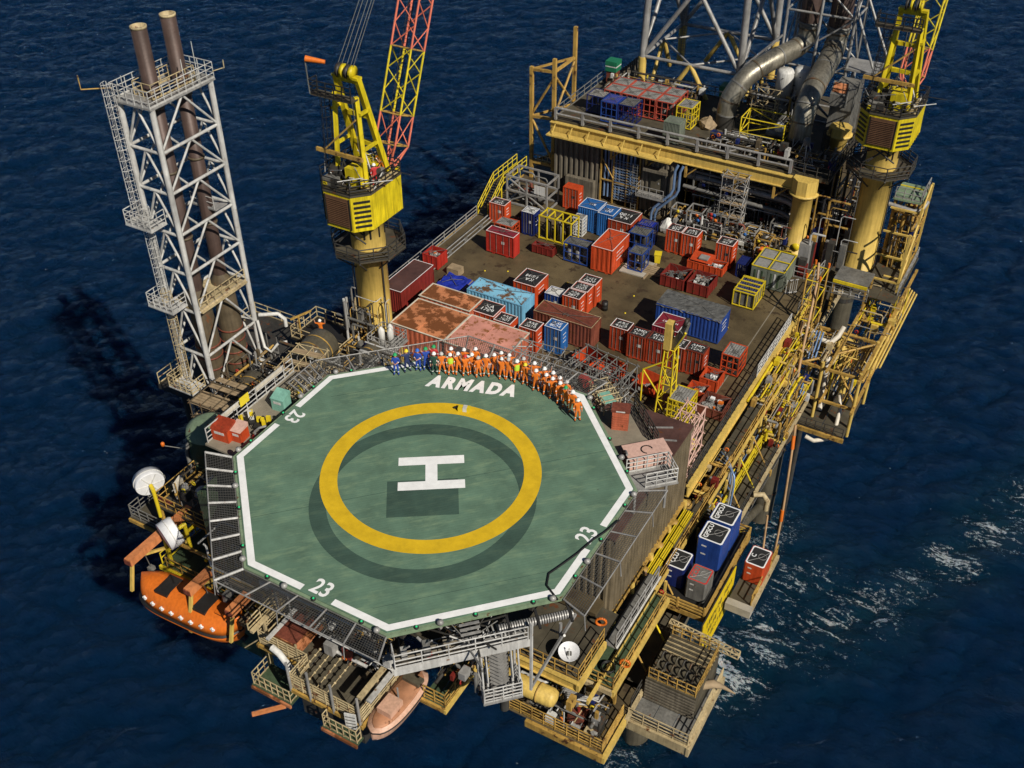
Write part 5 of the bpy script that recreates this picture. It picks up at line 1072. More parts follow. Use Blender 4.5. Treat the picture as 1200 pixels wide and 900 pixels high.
# ---- roof deck equipment
lab = ['far left of the back row','second from left in the back row','third from left in the back row','right end of the back row','far left of the front row','second from left in the front row','third from left in the front row','right end of the front row']
for k in range(8):
    i, j = k % 4, k // 4
    cage('red grating-roofed cage on the process roof, '+lab[k], -15.0+i*2.0, 61.2-j*2.05, 1.92, 1.95, 2.15, 'red_dusty', 'roof_grey', 3, 2, 3, z=UZ, group='red cages on the process roof', inner=('grey_steel',2) if k % 3 else None)
cage('dark blue cage with solid blue lid at the front of the process roof', -14.0, 56.2, 1.85, 2.2, 2.2, 'blue', 'tarp_blue', 3, 2, 3, z=UZ)
cage('dark blue cage with dusty lid right of the solid-lidded blue one', -12.15, 56.3, 1.8, 2.2, 2.2, 'blue_dark', 'tarp_grey', 3, 2, 3, z=UZ)
cage('dark blue cage behind the front blue pair on the process roof', -16.2, 57.6, 2.0, 2.0, 1.9, 'blue_dark', 'junk', 3, 2, 2, z=UZ)
cage('bright yellow cage with grey grating roof at the process roof edge', -6.7, 58.6, 1.75, 2.2, 2.3, 'frame_yellow', 'roof_grey', 3, 3, 3, z=UZ)
box_container('grey-green slatted crate in front of the bright yellow cage', -6.5, 54.9, 1.75, 1.6, 2.1, 'greygreen', 'plain', z=UZ, border='green_pale', slings=False, logo=False, doors='none', pitch=.16)
def cabinet(label, x, y, c1, c2):
    t = thing('deck_cabinet', label, 'cabinet', (x,y,UZ), 0, 'green-topped cabinets'); MB().cbox(0,0,0,1.1,1.1,1.5).obj('base', c1, t); MB().cbox(0,0,1.5,1.3,1.3,.5).obj('band', 'green_box', t); MB().cbox(0,0,2.0,1.32,1.32,.16).obj('stripe', 'white_box', t); MB().cbox(0,0,2.16,1.36,1.36,.5).obj('head', 'green_box', t)
cabinet('brown cabinet with green and white top at the far roof corner', -19.2, 66.2, 'brown_box', 0); cabinet('dark green cabinet between the derrick and the left duct', -5.6, 65.6, 'green_box', 0)
st2 = lumpy(MB().lathe([(0,0),(.8,.05),(.95,.3),(.85,.6),(.6,.85),(.3,1.05),(0,1.1)], n=12), .16, 5).obj('sack_pile', 'wood', None, (-5.5,60.3,UZ+.005)); tag(st2, 'round brown sack pile beside the bright yellow cage', 'sacks')
for k in range(6): tag(MB().path([(-4.6+.32*k,56.2+.1*k,UZ+.15),(-3.2+.32*k,58.9+.1*k,UZ+.18)], .15, 7).obj('pipe_length', 'cream' if k % 2 else 'wood'), f'{ORD[k]} loose pipe from the left on the process roof by the duct', 'pipe', 'loose pipes on the process roof')
ry = thing('roof_railing', 'grey railed stair opening on the process roof', 'railing')
for a in (0,1,2): railing(ry, [(-3.8+2.0*a,55.6,UZ),(-1.9+2.0*a,58.2,UZ)], 'galv', 1.1, .7, .04)
yfm = thing('tubular_cage', 'yellow tubular cage between the two silver ducts', 'cage', (-1.2,57.6,UZ))
lattice(yfm, [(0,0,0),(4.4,0,0),(4.4,2.6,0),(0,2.6,0)], [(0,0,3.1),(4.4,0,3.1),(4.4,2.6,3.1),(0,2.6,3.1)], 2, .07, .06, 'frame_yellow', style='N', legname='post')
eq = thing('pump_unit', 'pump unit with white lagging inside the yellow tubular cage', 'pump', (.9,58.6,UZ)); MB().box(0,0,0,2.2,1.3,1.1).obj('base', 'dark_steel', eq); MB().tube((.2,.6,1.5),(1.9,.6,1.5),.45,n=12).obj('motor', 'grey_steel', eq); MB().lathe([(0,0),(.5,.1),(.55,.6),(.3,.9),(0,.95)], (1.5,.3,1.9), 9).obj('lagging', 'white_box', eq)
for k, (x, y) in enumerate(((.6,64.6),(2.0,65.8))):
    t = thing('lagged_tank', ('left','right')[k]+' one of two white lagged tanks between the ducts', 'tank', (x,y,UZ), 0, 'white lagged tanks'); MB().lathe([(0,3.2),(.85,3.2),(.85,5.6),(.7,5.9),(0,5.9)], n=16).obj('shell', 'white_box', t); MB().lathe([(0,0),(.8,0),(.8,3.198),(0,3.198)], n=12).obj('base', 'grey_steel', t)
    MB().path([(-.87,-.1,4.8),(0,-.88,5.2),(.87,.1,5.5)], .05, 5).obj('strap', 'black_paint', t)
scaffold('scaffold', 'cream scaffold beside the white lagged tanks', (-1.6,61.6,UZ), 2.4, 1.4, 4.2, 2, 1, 3, 'cream', .04, False, 0, 9)
def duct(label, pts, r, zs):
    t = thing('exhaust_duct', label, 'duct', (0,0,0), 0, 'silver exhaust ducts'); P_ = [Vector(p) for p in pts]
    # smooth the path
    out = []
    for i in range(len(P_)-1):
        p0, p1, p2, p3 = P_[max(i-1,0)], P_[i], P_[i+1], P_[min(i+2,len(P_)-1)]
        for k in range(6):
            u = k/6; out.append(.5*((2*p1)+(p2-p0)*u+(2*p0-5*p1+4*p2-p3)*u*u+(3*p1-p0-3*p2+p3)*u**3))
    out.append(P_[-1]); n = len(out); seg = 5
    for a in range(0, n-1, seg):
        MB().path(out[a:min(a+seg,n-1)+1], r, 24).obj('duct_section', 'duct_steel' if a > 3 else 'dark_steel', t)
        b = min(a+seg, n-2); p, q = out[b], out[b+1]; d = (q-p).normalized(); MB().tube(p-d*.08, p+d*.08, r*1.05, n=24).obj('flange', 'stack_rust' if a % 2 else 'grey_steel', t)
    return t
duct('silver exhaust duct bending up from the middle of the process roof', [(-4.0,61.3,UZ),(-4.0,61.3,-.6),(-3.7,61.6,1.0),(-2.7,62.9,2.8),(-1.0,65.4,4.0),(.3,68.0,4.5),(.9,69.0,5.3),(1.0,69.2,6.8)], 1.0, 0)
duct('silver exhaust duct rising at the right side of the process roof', [(4.4,59.0,UZ),(4.4,59.0,-.4),(4.4,59.3,1.4),(4.4,60.6,3.0),(4.3,64.0,4.0),(4.1,67.6,4.6),(4.0,69.0,5.4),(4.0,69.2,6.8)], 1.08, 0)
def stack_pair():
    for x, l in ((1.0,'left'),(4.0,'right')): 
        t = thing('exhaust_stack', f'{l} of two brown exhaust stacks rising above the silver ducts', 'stack', (x,69.2,6.9), 0, 'stacks above the ducts'); MB().lathe([(1.1,0),(1.1,13),(1.0,13),(1.0,0)], n=20).obj('shell', 'stack_brown', t); MB().lathe([(1.1,.0),(1.25,.0),(1.25,.2),(1.1,.2)], n=20).obj('flange', 'grey_steel', t); ladder(t, (0,-1.2,.2), (0,-1.2,12), 'stack_rust', .5)
stack_pair()
sf = thing('stack_frame', 'grey tubular frame braced around the two brown stacks', 'frame')
lattice(sf, [(-.9,67.2,UZ),(5.9,67.2,UZ),(5.9,71.4,UZ),(-.9,71.4,UZ)], [(-.9,67.2,19.5),(5.9,67.2,19.5),(5.9,71.4,19.5),(-.9,71.4,19.5)], 4, .16, .12, 'galv', style='Z')
bar('leg', (2.5,67.2,UZ), (2.5,67.2,19), .15, 'galv', sf); bar('raker', (-.9,67.2,6), (-4.2,66.0,2.5), .13, 'galv', sf); bar('raker', (5.9,67.2,9.5), (8.6,66.5,4.4), .13, 'galv', sf); bar('raker', (5.9,71.4,9.5), (9.0,70,4.6), .13, 'galv', sf)
# inlet housing to the right of the ducts
ih = thing('inlet_housing', 'tall grey housing with rusty orange hatch right of the ducts', 'housing', (5.75,63.6,UZ))
MB().box(0,0,0,2.2,3.2,5.4).obj('body', 'grey_steel', ih); MB().add([(0,-.7,5.0),(1.6,-.7,5.0),(1.6,0,6.1),(0,0,6.1),(0,-.7,3.8),(1.6,-.7,3.8),(1.6,0,3.8),(0,0,3.8)],[(0,1,2,3),(4,7,6,5),(0,4,5,1),(1,5,6,2),(3,7,4,0)]).obj('hood', 'grey_steel', ih)
MB().add([(.12,-.6,5.2),(1.48,-.6,5.2),(1.48,-.1,6.0),(.12,-.1,6.0)],[(0,1,2,3)]).obj('hatch', 'rust_roof', ih)
for k in range(5): sbar('rib', (2.23,.3+.65*k,0), (2.23,.3+.65*k,5.9), .1, 'grey_steel', ih)
MB().box(-.2,3.3,6.0,3.2,6.5,6.2).obj('top_deck', 'galv', ih)
tr = thing('tripod', 'small pale lattice tripod in front of the right duct', 'tripod', (5.9,56.2,UZ))
for k in range(4): a = PI/2*k+.4; bar('leg', (1.0*math.cos(a),1.0*math.sin(a),0), (.15*math.cos(a),.15*math.sin(a),2.9), .05, 'white_steel', tr, 6); b = a+PI/2; bar('brace', (.6*math.cos(a),.6*math.sin(a),1.3), (.6*math.cos(b),.6*math.sin(b),1.3), .035, 'white_steel', tr, 5); bar('brace', (1.0*math.cos(a),1.0*math.sin(a),.05), (.6*math.cos(b),.6*math.sin(b),1.3), .03, 'white_steel', tr, 5)
MB().lathe([(0,2.2),(.3,2.3),(.35,2.8),(.2,3.1),(0,3.1)], n=10).obj('head', 'grey_steel', tr)
# derrick legs
dk = thing('derrick', 'lower part of a grey tubular tower with yellow feet behind the red cages', 'tower')
cs = [(-16.1,67.0),(-4.9,67.0),(-4.9,78.5),(-16.1,78.5)]
for k, (x, y) in enumerate(cs):
    bar('leg_foot', (x,y,UZ-1), (x,y,.95), .44, 'ochre_clean', dk, 14); bar('leg', (x,y,.95), (x+.5*(1 if x < -10 else -1),y+.4*(1 if y < 70 else -1),22), .38, 'galv', dk, 14)
for i in range(4):
    a, b = Vector((*cs[i],1.0)), Vector((*cs[(i+1) % 4],1.0)); bar('horizontal', a, b, .2, 'galv', dk, 8); mm = (a+b)/2
    bar('diagonal', a, mm+Vector((0,0,8.2)), .24, 'galv', dk, 8); bar('diagonal', b, mm+Vector((0,0,8.2)), .24, 'galv', dk, 8); bar('horizontal', a+Vector((.2,.2,8.2)), b+Vector((-.2,.2,8.2)), .2, 'galv', dk, 8)
    q = (Vector((*cs[i],UZ-.5))+Vector((*cs[(i+1) % 4],UZ-.5)))/2; bar('foot_brace', q-(b-a)*.22, mm, .26, 'ochre_clean', dk, 8); bar('foot_brace', q+(b-a)*.22, mm, .26, 'ochre_clean', dk, 8)
for i in range(4): a, b = Vector((*cs[i],1.0)), Vector((*cs[(i+1) % 4],1.0)); c = Vector((*cs[(i+2) % 4],1.0)); bar('plan_brace', (a+b)/2, (b+c)/2, .12, 'galv', dk, 6)
ladder(dk, (-15.6,77.8,UZ), (-15.6,77.8,20), 'grey_steel', .6, True)
# yellow frame at the far left
ff = thing('boom_rest', 'ochre yellow steel frame tower at the far left corner of the module', 'frame')
pts = {'a':(-23.7,55.6),'b':(-21.0,55.6),'c':(-20.9,60.0)}
for k, (z0, z1) in (('a',(-13,2.3)),('b',(-9,3.6)),('c',(-6,5.6))): sbar('post', (*pts[k],z0), (*pts[k],z1), .36, 'ochre', ff)
for z in (2.0,-3.2,-8.5):
    sbar('beam', (*pts['a'],z), (*pts['b'],z+.2), .28, 'ochre', ff); sbar('beam', (*pts['b'],z+.2), (*pts['c'],z+.3), .26, 'ochre', ff); sbar('beam', (*pts['a'],z), (*pts['c'],z+.3), .2, 'ochre', ff)
bar('brace', (*pts['a'],-3.0), (*pts['b'],1.6), .14, 'ochre', ff, 6); bar('brace', (*pts['b'],1.8), (*pts['c'],-2.8), .14, 'ochre', ff, 6); bar('brace', (*pts['b'],-2.8), (*pts['c'],2.0), .14, 'ochre', ff, 6); bar('brace', (*pts['a'],-3.4), (*pts['b'],-8.0), .14, 'ochre', ff, 6)
MB().box(-23.6,55.8,-8.9,-21.2,57.4,-8.8).obj('landing', 'grating', ff); railing(ff, [(-23.6,55.8,-8.8),(-21.2,55.8,-8.8)], 'cream', 1.1, .6, .05)

# ---------------------------------------------------------------- exhaust tower on the left
tw = thing('exhaust_tower', 'tall pale lattice tower with caged ladders around two brown stacks', 'tower')
tx0, tx1, ty0, ty1, zb = -30.2, -27.1, 8.0, 13.8, -10.4
crn = [(tx1,ty0),(tx1,ty1),(tx0,ty1),(tx0,ty0)]; lv = [zb,-6.1,-1.9,1.6,5.0,8.4,11.6,14.9]
for x, y in crn: bar('leg', (x,y,zb-3), (x,y,15.0), .22, 'white_steel', tw, 12)
for k in range(7):
    for i in range(4):
        a, b = crn[i], crn[(i+1) % 4]; z0, z1 = lv[k], lv[k+1]; mm = ((a[0]+b[0])/2,(a[1]+b[1])/2,z1)
        bar('horizontal', (*a,z1), (*b,z1), .125, 'white_steel', tw, 8); bar('brace', (*a,z0), mm, .095, 'white_steel', tw, 7); bar('brace', (*b,z0), mm, .095, 'white_steel', tw, 7)
for i in range(4): bar('horizontal', (*crn[i],zb), (*crn[(i+1) % 4],zb), .19, 'white_steel', tw, 8)
def hollow(parent, x0, y0, x1, y1, z, holes, mat): MB().box(x0,y0,z-.12,x1,y1,z).obj('platform', mat, parent)
for q in ((tx0-.3,ty0-.35,tx1+.25,ty0+.9),(tx0-.3,ty1-.7,tx1+.25,ty1+.3),(tx0-.3,ty0+.9,tx0+.7,ty1-.7),(tx1-.7,ty0+.9,tx1+.25,ty1-.7)): MB().box(q[0],q[1],14.95,q[2],q[3],15.08).obj('top_platform', 'galv', tw)
railing(tw, [(tx0-.25,ty0-.3,15.08),(tx1+.2,ty0-.3,15.08),(tx1+.2,ty1+.25,15.08),(tx0-.25,ty1+.25,15.08)], 'white_steel', 1.2, .7, .035, (1.,.66,.33), True); railing(tw, [(tx0+.7,ty0+.9,15.08),(tx1-.7,ty0+.9,15.08),(tx1-.7,ty1-.7,15.08),(tx0+.7,ty1-.7,15.08)], 'cream', 1.1, .8, .04, (1.,.5), True)
MB().box(tx0+.2,ty0+.3,-2.0,tx1+.3,ty1-.3,-1.85).obj('mid_platform', 'cream', tw); railing(tw, [(tx1+.1,ty0+.3,-1.85),(tx1+.1,ty1-.3,-1.85)], 'cream', 1.1, .9, .04)
for z in (5.0,): MB().box(tx0+.3,ty1-1.6,z,tx1-.3,ty1-.3,z+.1).obj('inner_walk', 'galv', tw); railing(tw, [(tx0+.4,ty1-1.6,z+.1),(tx1-.4,ty1-1.6,z+.1)], 'white_steel', 1.0, .9, .035)
# ladder flights and landings on the near-left face
for (za, zc, x) in ((6.2,15.6,-29.9),(-.9,6.4,-29.2),(-8.8,-.8,-29.0)):
    ladder(tw, (x,ty0-.7,za), (x,ty0-.7,zc+1.0), 'white_steel' if za > -5 else 'cream', .6, True, (1,0,0), (0,-1,0), .035)
for z, x0 in ((6.1,-30.4),(-1.0,-30.2),(-8.9,-30.2)):
    MB().box(x0,ty0-1.9,z-.12,x0+2.6,ty0-.3,z).obj('landing', 'white_steel', tw); railing(tw, [(x0+.05,ty0-.35,z),(x0+.05,ty0-1.85,z),(x0+2.55,ty0-1.85,z),(x0+2.55,ty0-.35,z)], 'white_steel' if z > -5 else 'cream', 1.15, .6, .04, (1.,.66,.33))
for x, y, h in ((tx1+.1,ty1-1.2,3.2),(tx1-.2,ty1-2.2,2.2),(tx0+1,ty0-.2,2.0),(tx0+.2,ty1,1.8)): bar('antenna', (x,y,15), (x,y,15+h), .035, 'white_steel', tw, 5)
MB().path([(tx1+.2,ty1+.2,15.6),(tx1+.6,ty1+.8,15.7),(tx1+.7,ty1+.9,15.7),(tx1+.7,ty1+.9,16.3)], .04, 5).obj('light_arm', 'cream', tw); MB().path([(tx0-.2,ty0-.2,15.9),(tx0-1.6,ty0-1.6,16.0),(tx0-1.6,ty0-1.6,17.0)], .05, 5).obj('light_arm', 'ochre', tw)
for x, y, zt, l in ((-28.65,9.75,19.9,'nearer'),(-28.65,12.5,19.9,'farther')):
    t = thing('exhaust_stack', f'{l} brown exhaust stack inside the pale lattice tower', 'stack', (x,y,zb), 0, 'stacks in the pale tower'); h = zt-zb
    MB().lathe([(1.0,0),(1.0,4.6),(.85,8.6),(.56,9.4)], n=20).obj('lower_shell', 'stack_rust', t); MB().lathe([(.55,9.4),(.55,h),(.49,h),(.49,9.4)], n=20).obj('shell', 'stack_brown', t)
    for z in (.8,1.9,3.0,4.1): MB().lathe([(1.005,z),(1.06,z),(1.06,z+.14),(1.005,z+.14)], n=20).obj('hoop', 'brown_box', t)
    for z in (14,19.5,24.5): MB().lathe([(.55,z),(.63,z),(.63,z+.16),(.55,z+.16)], n=20).obj('hoop', 'stack_rust', t)
    MB().lathe([(.555,h-.15),(.575,h-.15),(.575,h+.02),(.47,h+.02),(.47,h-.9)], n=20).obj('rim', 'cream', t)

# ---------------------------------------------------------------- cranes
def crane(label, x, y, zb, sock):
    t = thing('pedestal_crane', label, 'crane', (x,y,0), 0, 'yellow pedestal cranes'); cy = 'crane_yellow'; R = 1.38
    MB().lathe([(R*1.15,zb),(R*1.15,zb+.3),(R,zb+.35),(R,-.7),(R*1.12,-.68),(R*1.12,-.4),(0,-.4)], n=28).obj('pedestal', 'ochre_clean', t)
    bar('drain_pipe', (R*1.08,-.4,zb+1), (R*1.08,-.4,-.6), .07, 'dark_steel', t); bar('drain_pipe', (-R*.9,-.9,zb+1), (-R*.9,-.9,-.6), .06, 'grey_steel', t)
    oc = [(3.1*math.cos(PI/4*k+PI/8),3.1*math.sin(PI/4*k+PI/8)) for k in range(8)]; ic = [(1.5*math.cos(PI/4*k+PI/8),1.5*math.sin(PI/4*k+PI/8)) for k in range(8)]
    for k in range(8):
        j = (k+1) % 8; w = MB().add([(*ic[k],-.3),(*oc[k],-.3),(*oc[j],-.3),(*ic[j],-.3),(*ic[k],-.42),(*oc[k],-.42),(*oc[j],-.42),(*ic[j],-.42)], [(0,1,2,3),(7,6,5,4),(1,5,6,2)]).obj('walkway_panel', 'grating', t)
        bar('walkway_bracket', (*oc[k],-.45), (oc[k][0]*.45,oc[k][1]*.45,-2.0), .07, 'dark_steel', t, 6)
    railing(t, [(*p,-.3) for p in oc], 'dark_steel', 1.15, 1.3, .05, (1.,.6,.3), True)
    MB().lathe([(1.42,-.28),(1.42,2.3),(1.62,2.35),(1.62,2.74),(0,2.74)], n=28).obj('slew_column', 'ochre_clean', t)
    for a in (-1.1,-.75,-.2,.4): MB().box(1.43*math.cos(a)-.06,1.43*math.sin(a)-.06,.9,1.43*math.cos(a)+.06,1.43*math.sin(a)+.06,2.3).obj('slot', 'black_paint', t)
    # machinery house
    hp = [(-1.3,-3.3),(1.3,-3.3),(2.4,-2.1),(2.4,1.9),(-2.4,1.9),(-2.4,-2.1)]; z0, z1 = 2.75, 5.8
    MB().prism(hp, z0, z1).obj('machinery_house', cy, t)
    MB().box(-1.1,-3.38,z0+.3,1.1,-3.305,z1-.25).obj('grille', 'grille_brown', t)
    for k in range(14): MB().box(-1.02,-3.43,z0+.38+.165*k,1.02,-3.385,z0+.44+.165*k).obj('grille_slat', 'grille_brown', t)
    for q in ((-1.2,-3.41,z0+.2,-1.11,-3.31,z1-.2),(1.11,-3.41,z0+.2,1.2,-3.31,z1-.2)): MB().box(*q).obj('grille_frame', 'black_paint', t)
    for s in (-1,1):
        a, b = Vector((1.35*s,-3.24,0)), Vector((2.36*s,-2.15,0)); nrm = Vector((1.2*s,-1.1,0)).normalized()
        for k in range(6): z = z0+.45+.42*k; sbar('louvre', a.lerp(b,.08)+nrm*.03+Vector((0,0,z)), a.lerp(b,.95)+nrm*.03+Vector((0,0,z)), .12, 'black_paint', t, .16)
    for k in range(7): sbar('rib', (2.43,-1.9+.6*k,z0+.1), (2.28,-1.7+.62*k,z1-.1), .07, cy, t, .12)
    MB().prism([(p[0]*1.03,p[1]*1.02) for p in hp], z1+.003, z1+.12).obj('roof', 'grating', t)
    railing(t, [(p[0],p[1],z1+.12) for p in hp], 'black_paint', 1.15, 1.1, .05, (1.,.66,.33), True)
    MB().box(1.6,-1.9,z1+.121,2.35,1.8,z1+.16).obj('roof_strip', 'cream', t)
    ca = MB().box(-.1,-1.9,z1+.13,1.2,-.9,z1+1.6).obj('cabinet', 'crane_yellow', t); MB().box(.45,-1.93,z1+.5,.55,-1.905,z1+.7).obj('handle', 'black_paint', ca)
    MB().tube((-1.9,-1.2,z1+.7),(-.5,-1.2,z1+.7),.55,n=14).obj('winch_drum', 'dark_steel', t); MB().tube((-1.6,.3,z1+.6),(1.4,.3,z1+.6),.42,n=14).obj('winch_drum', 'dark_steel', t); MB().cbox(-1.2,-2.3,z1+.13,1.2,.7,.6).obj('gearbox', 'grey_steel', t); MB().cbox(.2,1.2,z1+.13,1.5,.8,.8).obj('gearbox', 'crane_yellow', t)
    for s in (-1.6,-.9,.3,1.3): bar('exhaust_pipe', (s,-2.0,z1+.1), (s,-2.0,z1+1.0), .09, 'black_paint', t, 6)
    tangle(t, 34, (-2.2,-3.0,z1+.2,2.2,1.7,z1+1.3), 91); rn9 = random.Random(17)
    for k in range(12): MB().cbox(rn9.uniform(-2,2),rn9.uniform(-2.8,1.5),z1+.125,rn9.uniform(.2,.6),rn9.uniform(.2,.6),rn9.uniform(.2,.8)).obj('machinery_box', rn9.choice(('black_paint','grey_steel','crane_yellow','dark_steel')), t)
    for k in range(7): bar('hanging_pipe', (rn9.uniform(-1.6,1.6),rn9.uniform(-3,-1.6),1.4+rn9.uniform(-.6,.4)), (rn9.uniform(-1.6,1.6),rn9.uniform(-3,-1.6),z0), .07, 'dark_steel', t, 6)
    # operator cab on the far side
    cb = MB().box(-2.25,1.92,3.4,-.6,3.6,5.9).obj('cab', cy, t); MB().box(-2.15,3.6,4.2,-.7,3.64,5.7).obj('window', 'black_paint', cb)
    # A-frame
    zt = 14.2; zf = z1+.12
    for s in (-1,1):
        sbar('mast_leg', (1.35*s,1.6,zf), (1.0*s,-.6,zt), .42, cy, t); sbar('mast_leg', (1.35*s,-1.2,zf), (1.0*s,-1.0,zt-1.2), .34, cy, t)
        for z in (.35,.7): sbar('mast_tie', (1.3*s,1.6-2.2*z,zf+(zt-zf)*z), (1.3*s,-1.15,zf+(zt-zf)*z), .22, cy, t)
    for z in (.3,.62,.98): w = 1.35-.35*z; y = 1.6-2.2*z; sbar('cross_beam', (-w,y,zf+(zt-zf)*z), (w,y,zf+(zt-zf)*z), .34, cy, t)
    for k in range(4): MB().lathe([(0,-.08),(.55,-.08),(.48,0),(.55,.08),(0,.08)], (-.6+.4*k,-.6,zt+.45), 16, 'X').obj('sheave', cy if k % 2 else 'dark_steel', t)
    MB().box(-1.2,-.9,zt,1.2,-.3,zt+.18).obj('head_beam', cy, t)
    MB().box(-2.6,-1.9,zt-1.4,1.2,-.95,zt-1.3).obj('head_platform', 'grating', t); railing(t, [(-2.6,-.95,zt-1.3),(-2.6,-1.9,zt-1.3),(1.2,-1.9,zt-1.3)], 'black_paint', 1.1, .75, .05, (1.,.66,.33))
    sbar('service_beam', (-2.8,-1.7,zf+2.4), (1.6,-1.7,zf+2.4), .2, 'ochre', t, .3); sbar('service_strut', (-1.9,-1.7,zf+2.6), (.9,-1.2,zf+5.3), .12, 'ochre', t)
    ladder(t, (-2.0,-1.1,zf), (-1.6,-1.2,zt-1.3), 'black_paint', .5, True, (1,0,0), (0,-1,0), .035)
    sbar('boom_bracket', (-.6,1.9,z1-.9), (-.6,3.2,z1-.3), .3, cy, t); sbar('boom_bracket', (1.3,1.9,z1-.9), (1.3,3.2,z1-.3), .3, cy, t)
    # boom
    ang = rad(66); d = Vector((0,math.cos(ang),math.sin(ang))); u = Vector((0,-math.sin(ang),math.cos(ang))); f0 = Vector((.35,3.1,z1-.3)); L = 34.; hw = .95
    segs = [(0,1.8,'boom_red',.4,1.),(1.8,4.2,'boom_red',1.,1.),(4.2,9.3,'crane_yellow',1.,1.),(9.3,20,'boom_red',1.,1.),(20,34,'crane_yellow',1.,.6)]
    for a, b, m_, wa, wb in segs:
        n = max(1, round((b-a)/1.9)); cr4 = [(-1,-1),(1,-1),(1,1),(-1,1)]
        def pt(s, c): w = wa+(wb-wa)*(s-a)/(b-a); return f0+d*s+Vector((c[0]*hw*w,0,0))+u*(c[1]*hw*w)
        for c in cr4: bar('chord', pt(a,c), pt(b,c), .09, m_, t, 7)
        for k in range(n):
            s0, s1 = a+(b-a)*k/n, a+(b-a)*(k+1)/n
            for i in range(4):
                c, e = cr4[i], cr4[(i+1) % 4]
                bar('lacing', pt(s0,c), pt(s1,e), .05, m_, t, 5) if k % 2 else bar('lacing', pt(s0,e), pt(s1,c), .05, m_, t, 5)
        for i in range(4): bar('frame_tube', pt(b,cr4[i]), pt(b,cr4[(i+1) % 4]), .07, 'ochre', t, 6)
    ladder(t, f0+d*2+Vector((-hw*.4,0,0)), f0+d*30+Vector((-hw*.4,0,0)), 'black_paint', .5, False, (1,0,0), (0,-1,0), .03)
    tip = f0+d*L
    for k, s in enumerate((-.7,-.35,.1,.45,.7)): bar('luffing_rope', (s,-.6,zt+.9), tip+Vector((s*.5,0,0)), .03, 'rope', t, 5)
    bar('hoist_rope', (-.2,.3,z1+1), (-.2,-.2,zt+.3), .03, 'rope', t, 5); bar('hoist_rope', (.3,.3,z1+1), (.3,-.2,zt+.3), .03, 'rope', t, 5)
    if sock:
        bar('sock_mast', (-2.6,-1.9,zt-1.3), (-2.65,-1.95,zt+1.4), .06, 'grey_steel', t, 6)
        MB().tube((-2.6,-1.95,zt+1.4),(-1.3,-1.3,zt+1.15),.24,.15,n=12).obj('windsock', 'boat_orange', t)
    return t
crane('yellow pedestal crane with windsock beside the pale lattice tower', -20.0, 21.1, -11, True)
crane('yellow pedestal crane at the far right edge of the platform', 13.1, 55.8, -12.5, False)
for (x, y, z, l) in ((-18.1,20.3,5.93,'person in red coveralls standing on the left crane house roof'),(-18.9,22.3,5.93,'person in orange coveralls beside the left crane mast')):
    add_person(x, y, z, 'r' if 'red' in l else 'o', 'white', None, l)
# ---------------------------------------------------------------- right side below the far crane
rs = thing('side_structure', 'ochre tubular outrigger deck below the far right crane', 'platform', (0,2.0,1.6))
gratedeck(rs, XE+.3, 48.6, 18, 58, -12.6, 1.6, 'grating', 'x')
for k in range(4):
    zz = -11.6+1.9*k; sbar('tier_beam', (14.8,50.5+1.2*k,zz), (17.6,50.5+1.2*k,zz), .16, 'ochre_clean', rs); sbar('tier_beam', (17.6,50.5,zz), (17.6,58,zz), .16, 'ochre', rs); bar('tier_brace', (17.6,50.5+1.2*k,zz), (17.6,53+1.2*k,zz+1.9), .1, 'ochre_clean', rs, 6)
for yy in (50.5,54,57.5): sbar('tier_post', (17.6,yy,-12.6), (17.6,yy,-6.5+.3*(yy-50)), .2, 'ochre_clean', rs)
MB().box(12.2,47.6,-11.2,15.4,50.2,-11.0).obj('shelter_roof', 'grey_steel', rs); sbar('roof_edge', (12.2,47.5,-11.2), (15.4,47.5,-11.2), .12, 'frame_yellow', rs, .3)
for x in (12.3,15.3):
    for y in (47.7,50.1): sbar('post', (x,y,-14.6), (x,y,-11.2), .15, 'ochre', rs)
for y in (38,43.5): 
    for x in (14.6,18.0): bar('post', (x,y,-21), (x,y,-13.8), .16, 'ochre_clean', rs)
for z in (-14,-17.5):
    sbar('beam', (12.6,43.5,z), (18.1,43.5,z), .25, 'ochre', rs); sbar('beam', (12.6,38,z-.4), (18.1,38,z-.4), .22, 'ochre', rs); sbar('beam', (18.1,36.8,z), (18.1,58,z), .25, 'ochre', rs); sbar('beam', (15.2,37,z), (15.2,58,z), .2, 'ochre', rs)
for a, b in (((12.7,43.4,-14),(18.1,38.2,-17.6)),((18,43.4,-14),(12.7,38.2,-14.6)),((18.1,44,-17.4),(18.1,49,-14)),((18.1,49,-17.4),(18.1,54,-14)),((15.2,44,-17.4),(18.1,44,-14))): bar('brace', a, b, .12, 'ochre', rs, 6)
for k in range(5): bar('rub_rail', (17.8+.25*k,40.5+.5*k,-15.2-.15*k), (17.8+.25*k,56.5,-15.2-.15*k), .1, 'ochre_clean', rs, 7)
railing(rs, [(17.8,50,-12.55),(17.8,58,-12.55),(11,58,-12.55)], 'galv', 1.1, 1.2, .045); railing(rs, [(12.4,47.8,-12.55),(15.5,47.8,-12.55)], 'white_steel', 1.1, .8, .045)
yv = thing('yellow_vessel', 'ochre yellow domed vessel hung below the container deck corner', 'vessel', (14.6,46.6,-15.6))
MB().lathe([(0,-1.6),(.9,-1.5),(1.7,-.9),(1.9,0),(1.9,.7),(1.6,1.3),(.9,1.7),(0,1.8)], n=8, smooth=False).obj('shell', 'ochre_clean', yv)
for k in range(4): a = PI/2*k; bar('band', (1.93*math.cos(a),1.93*math.sin(a),-.2), (1.0*math.cos(a),1.0*math.sin(a),1.75), .1, 'ochre', yv, 6)
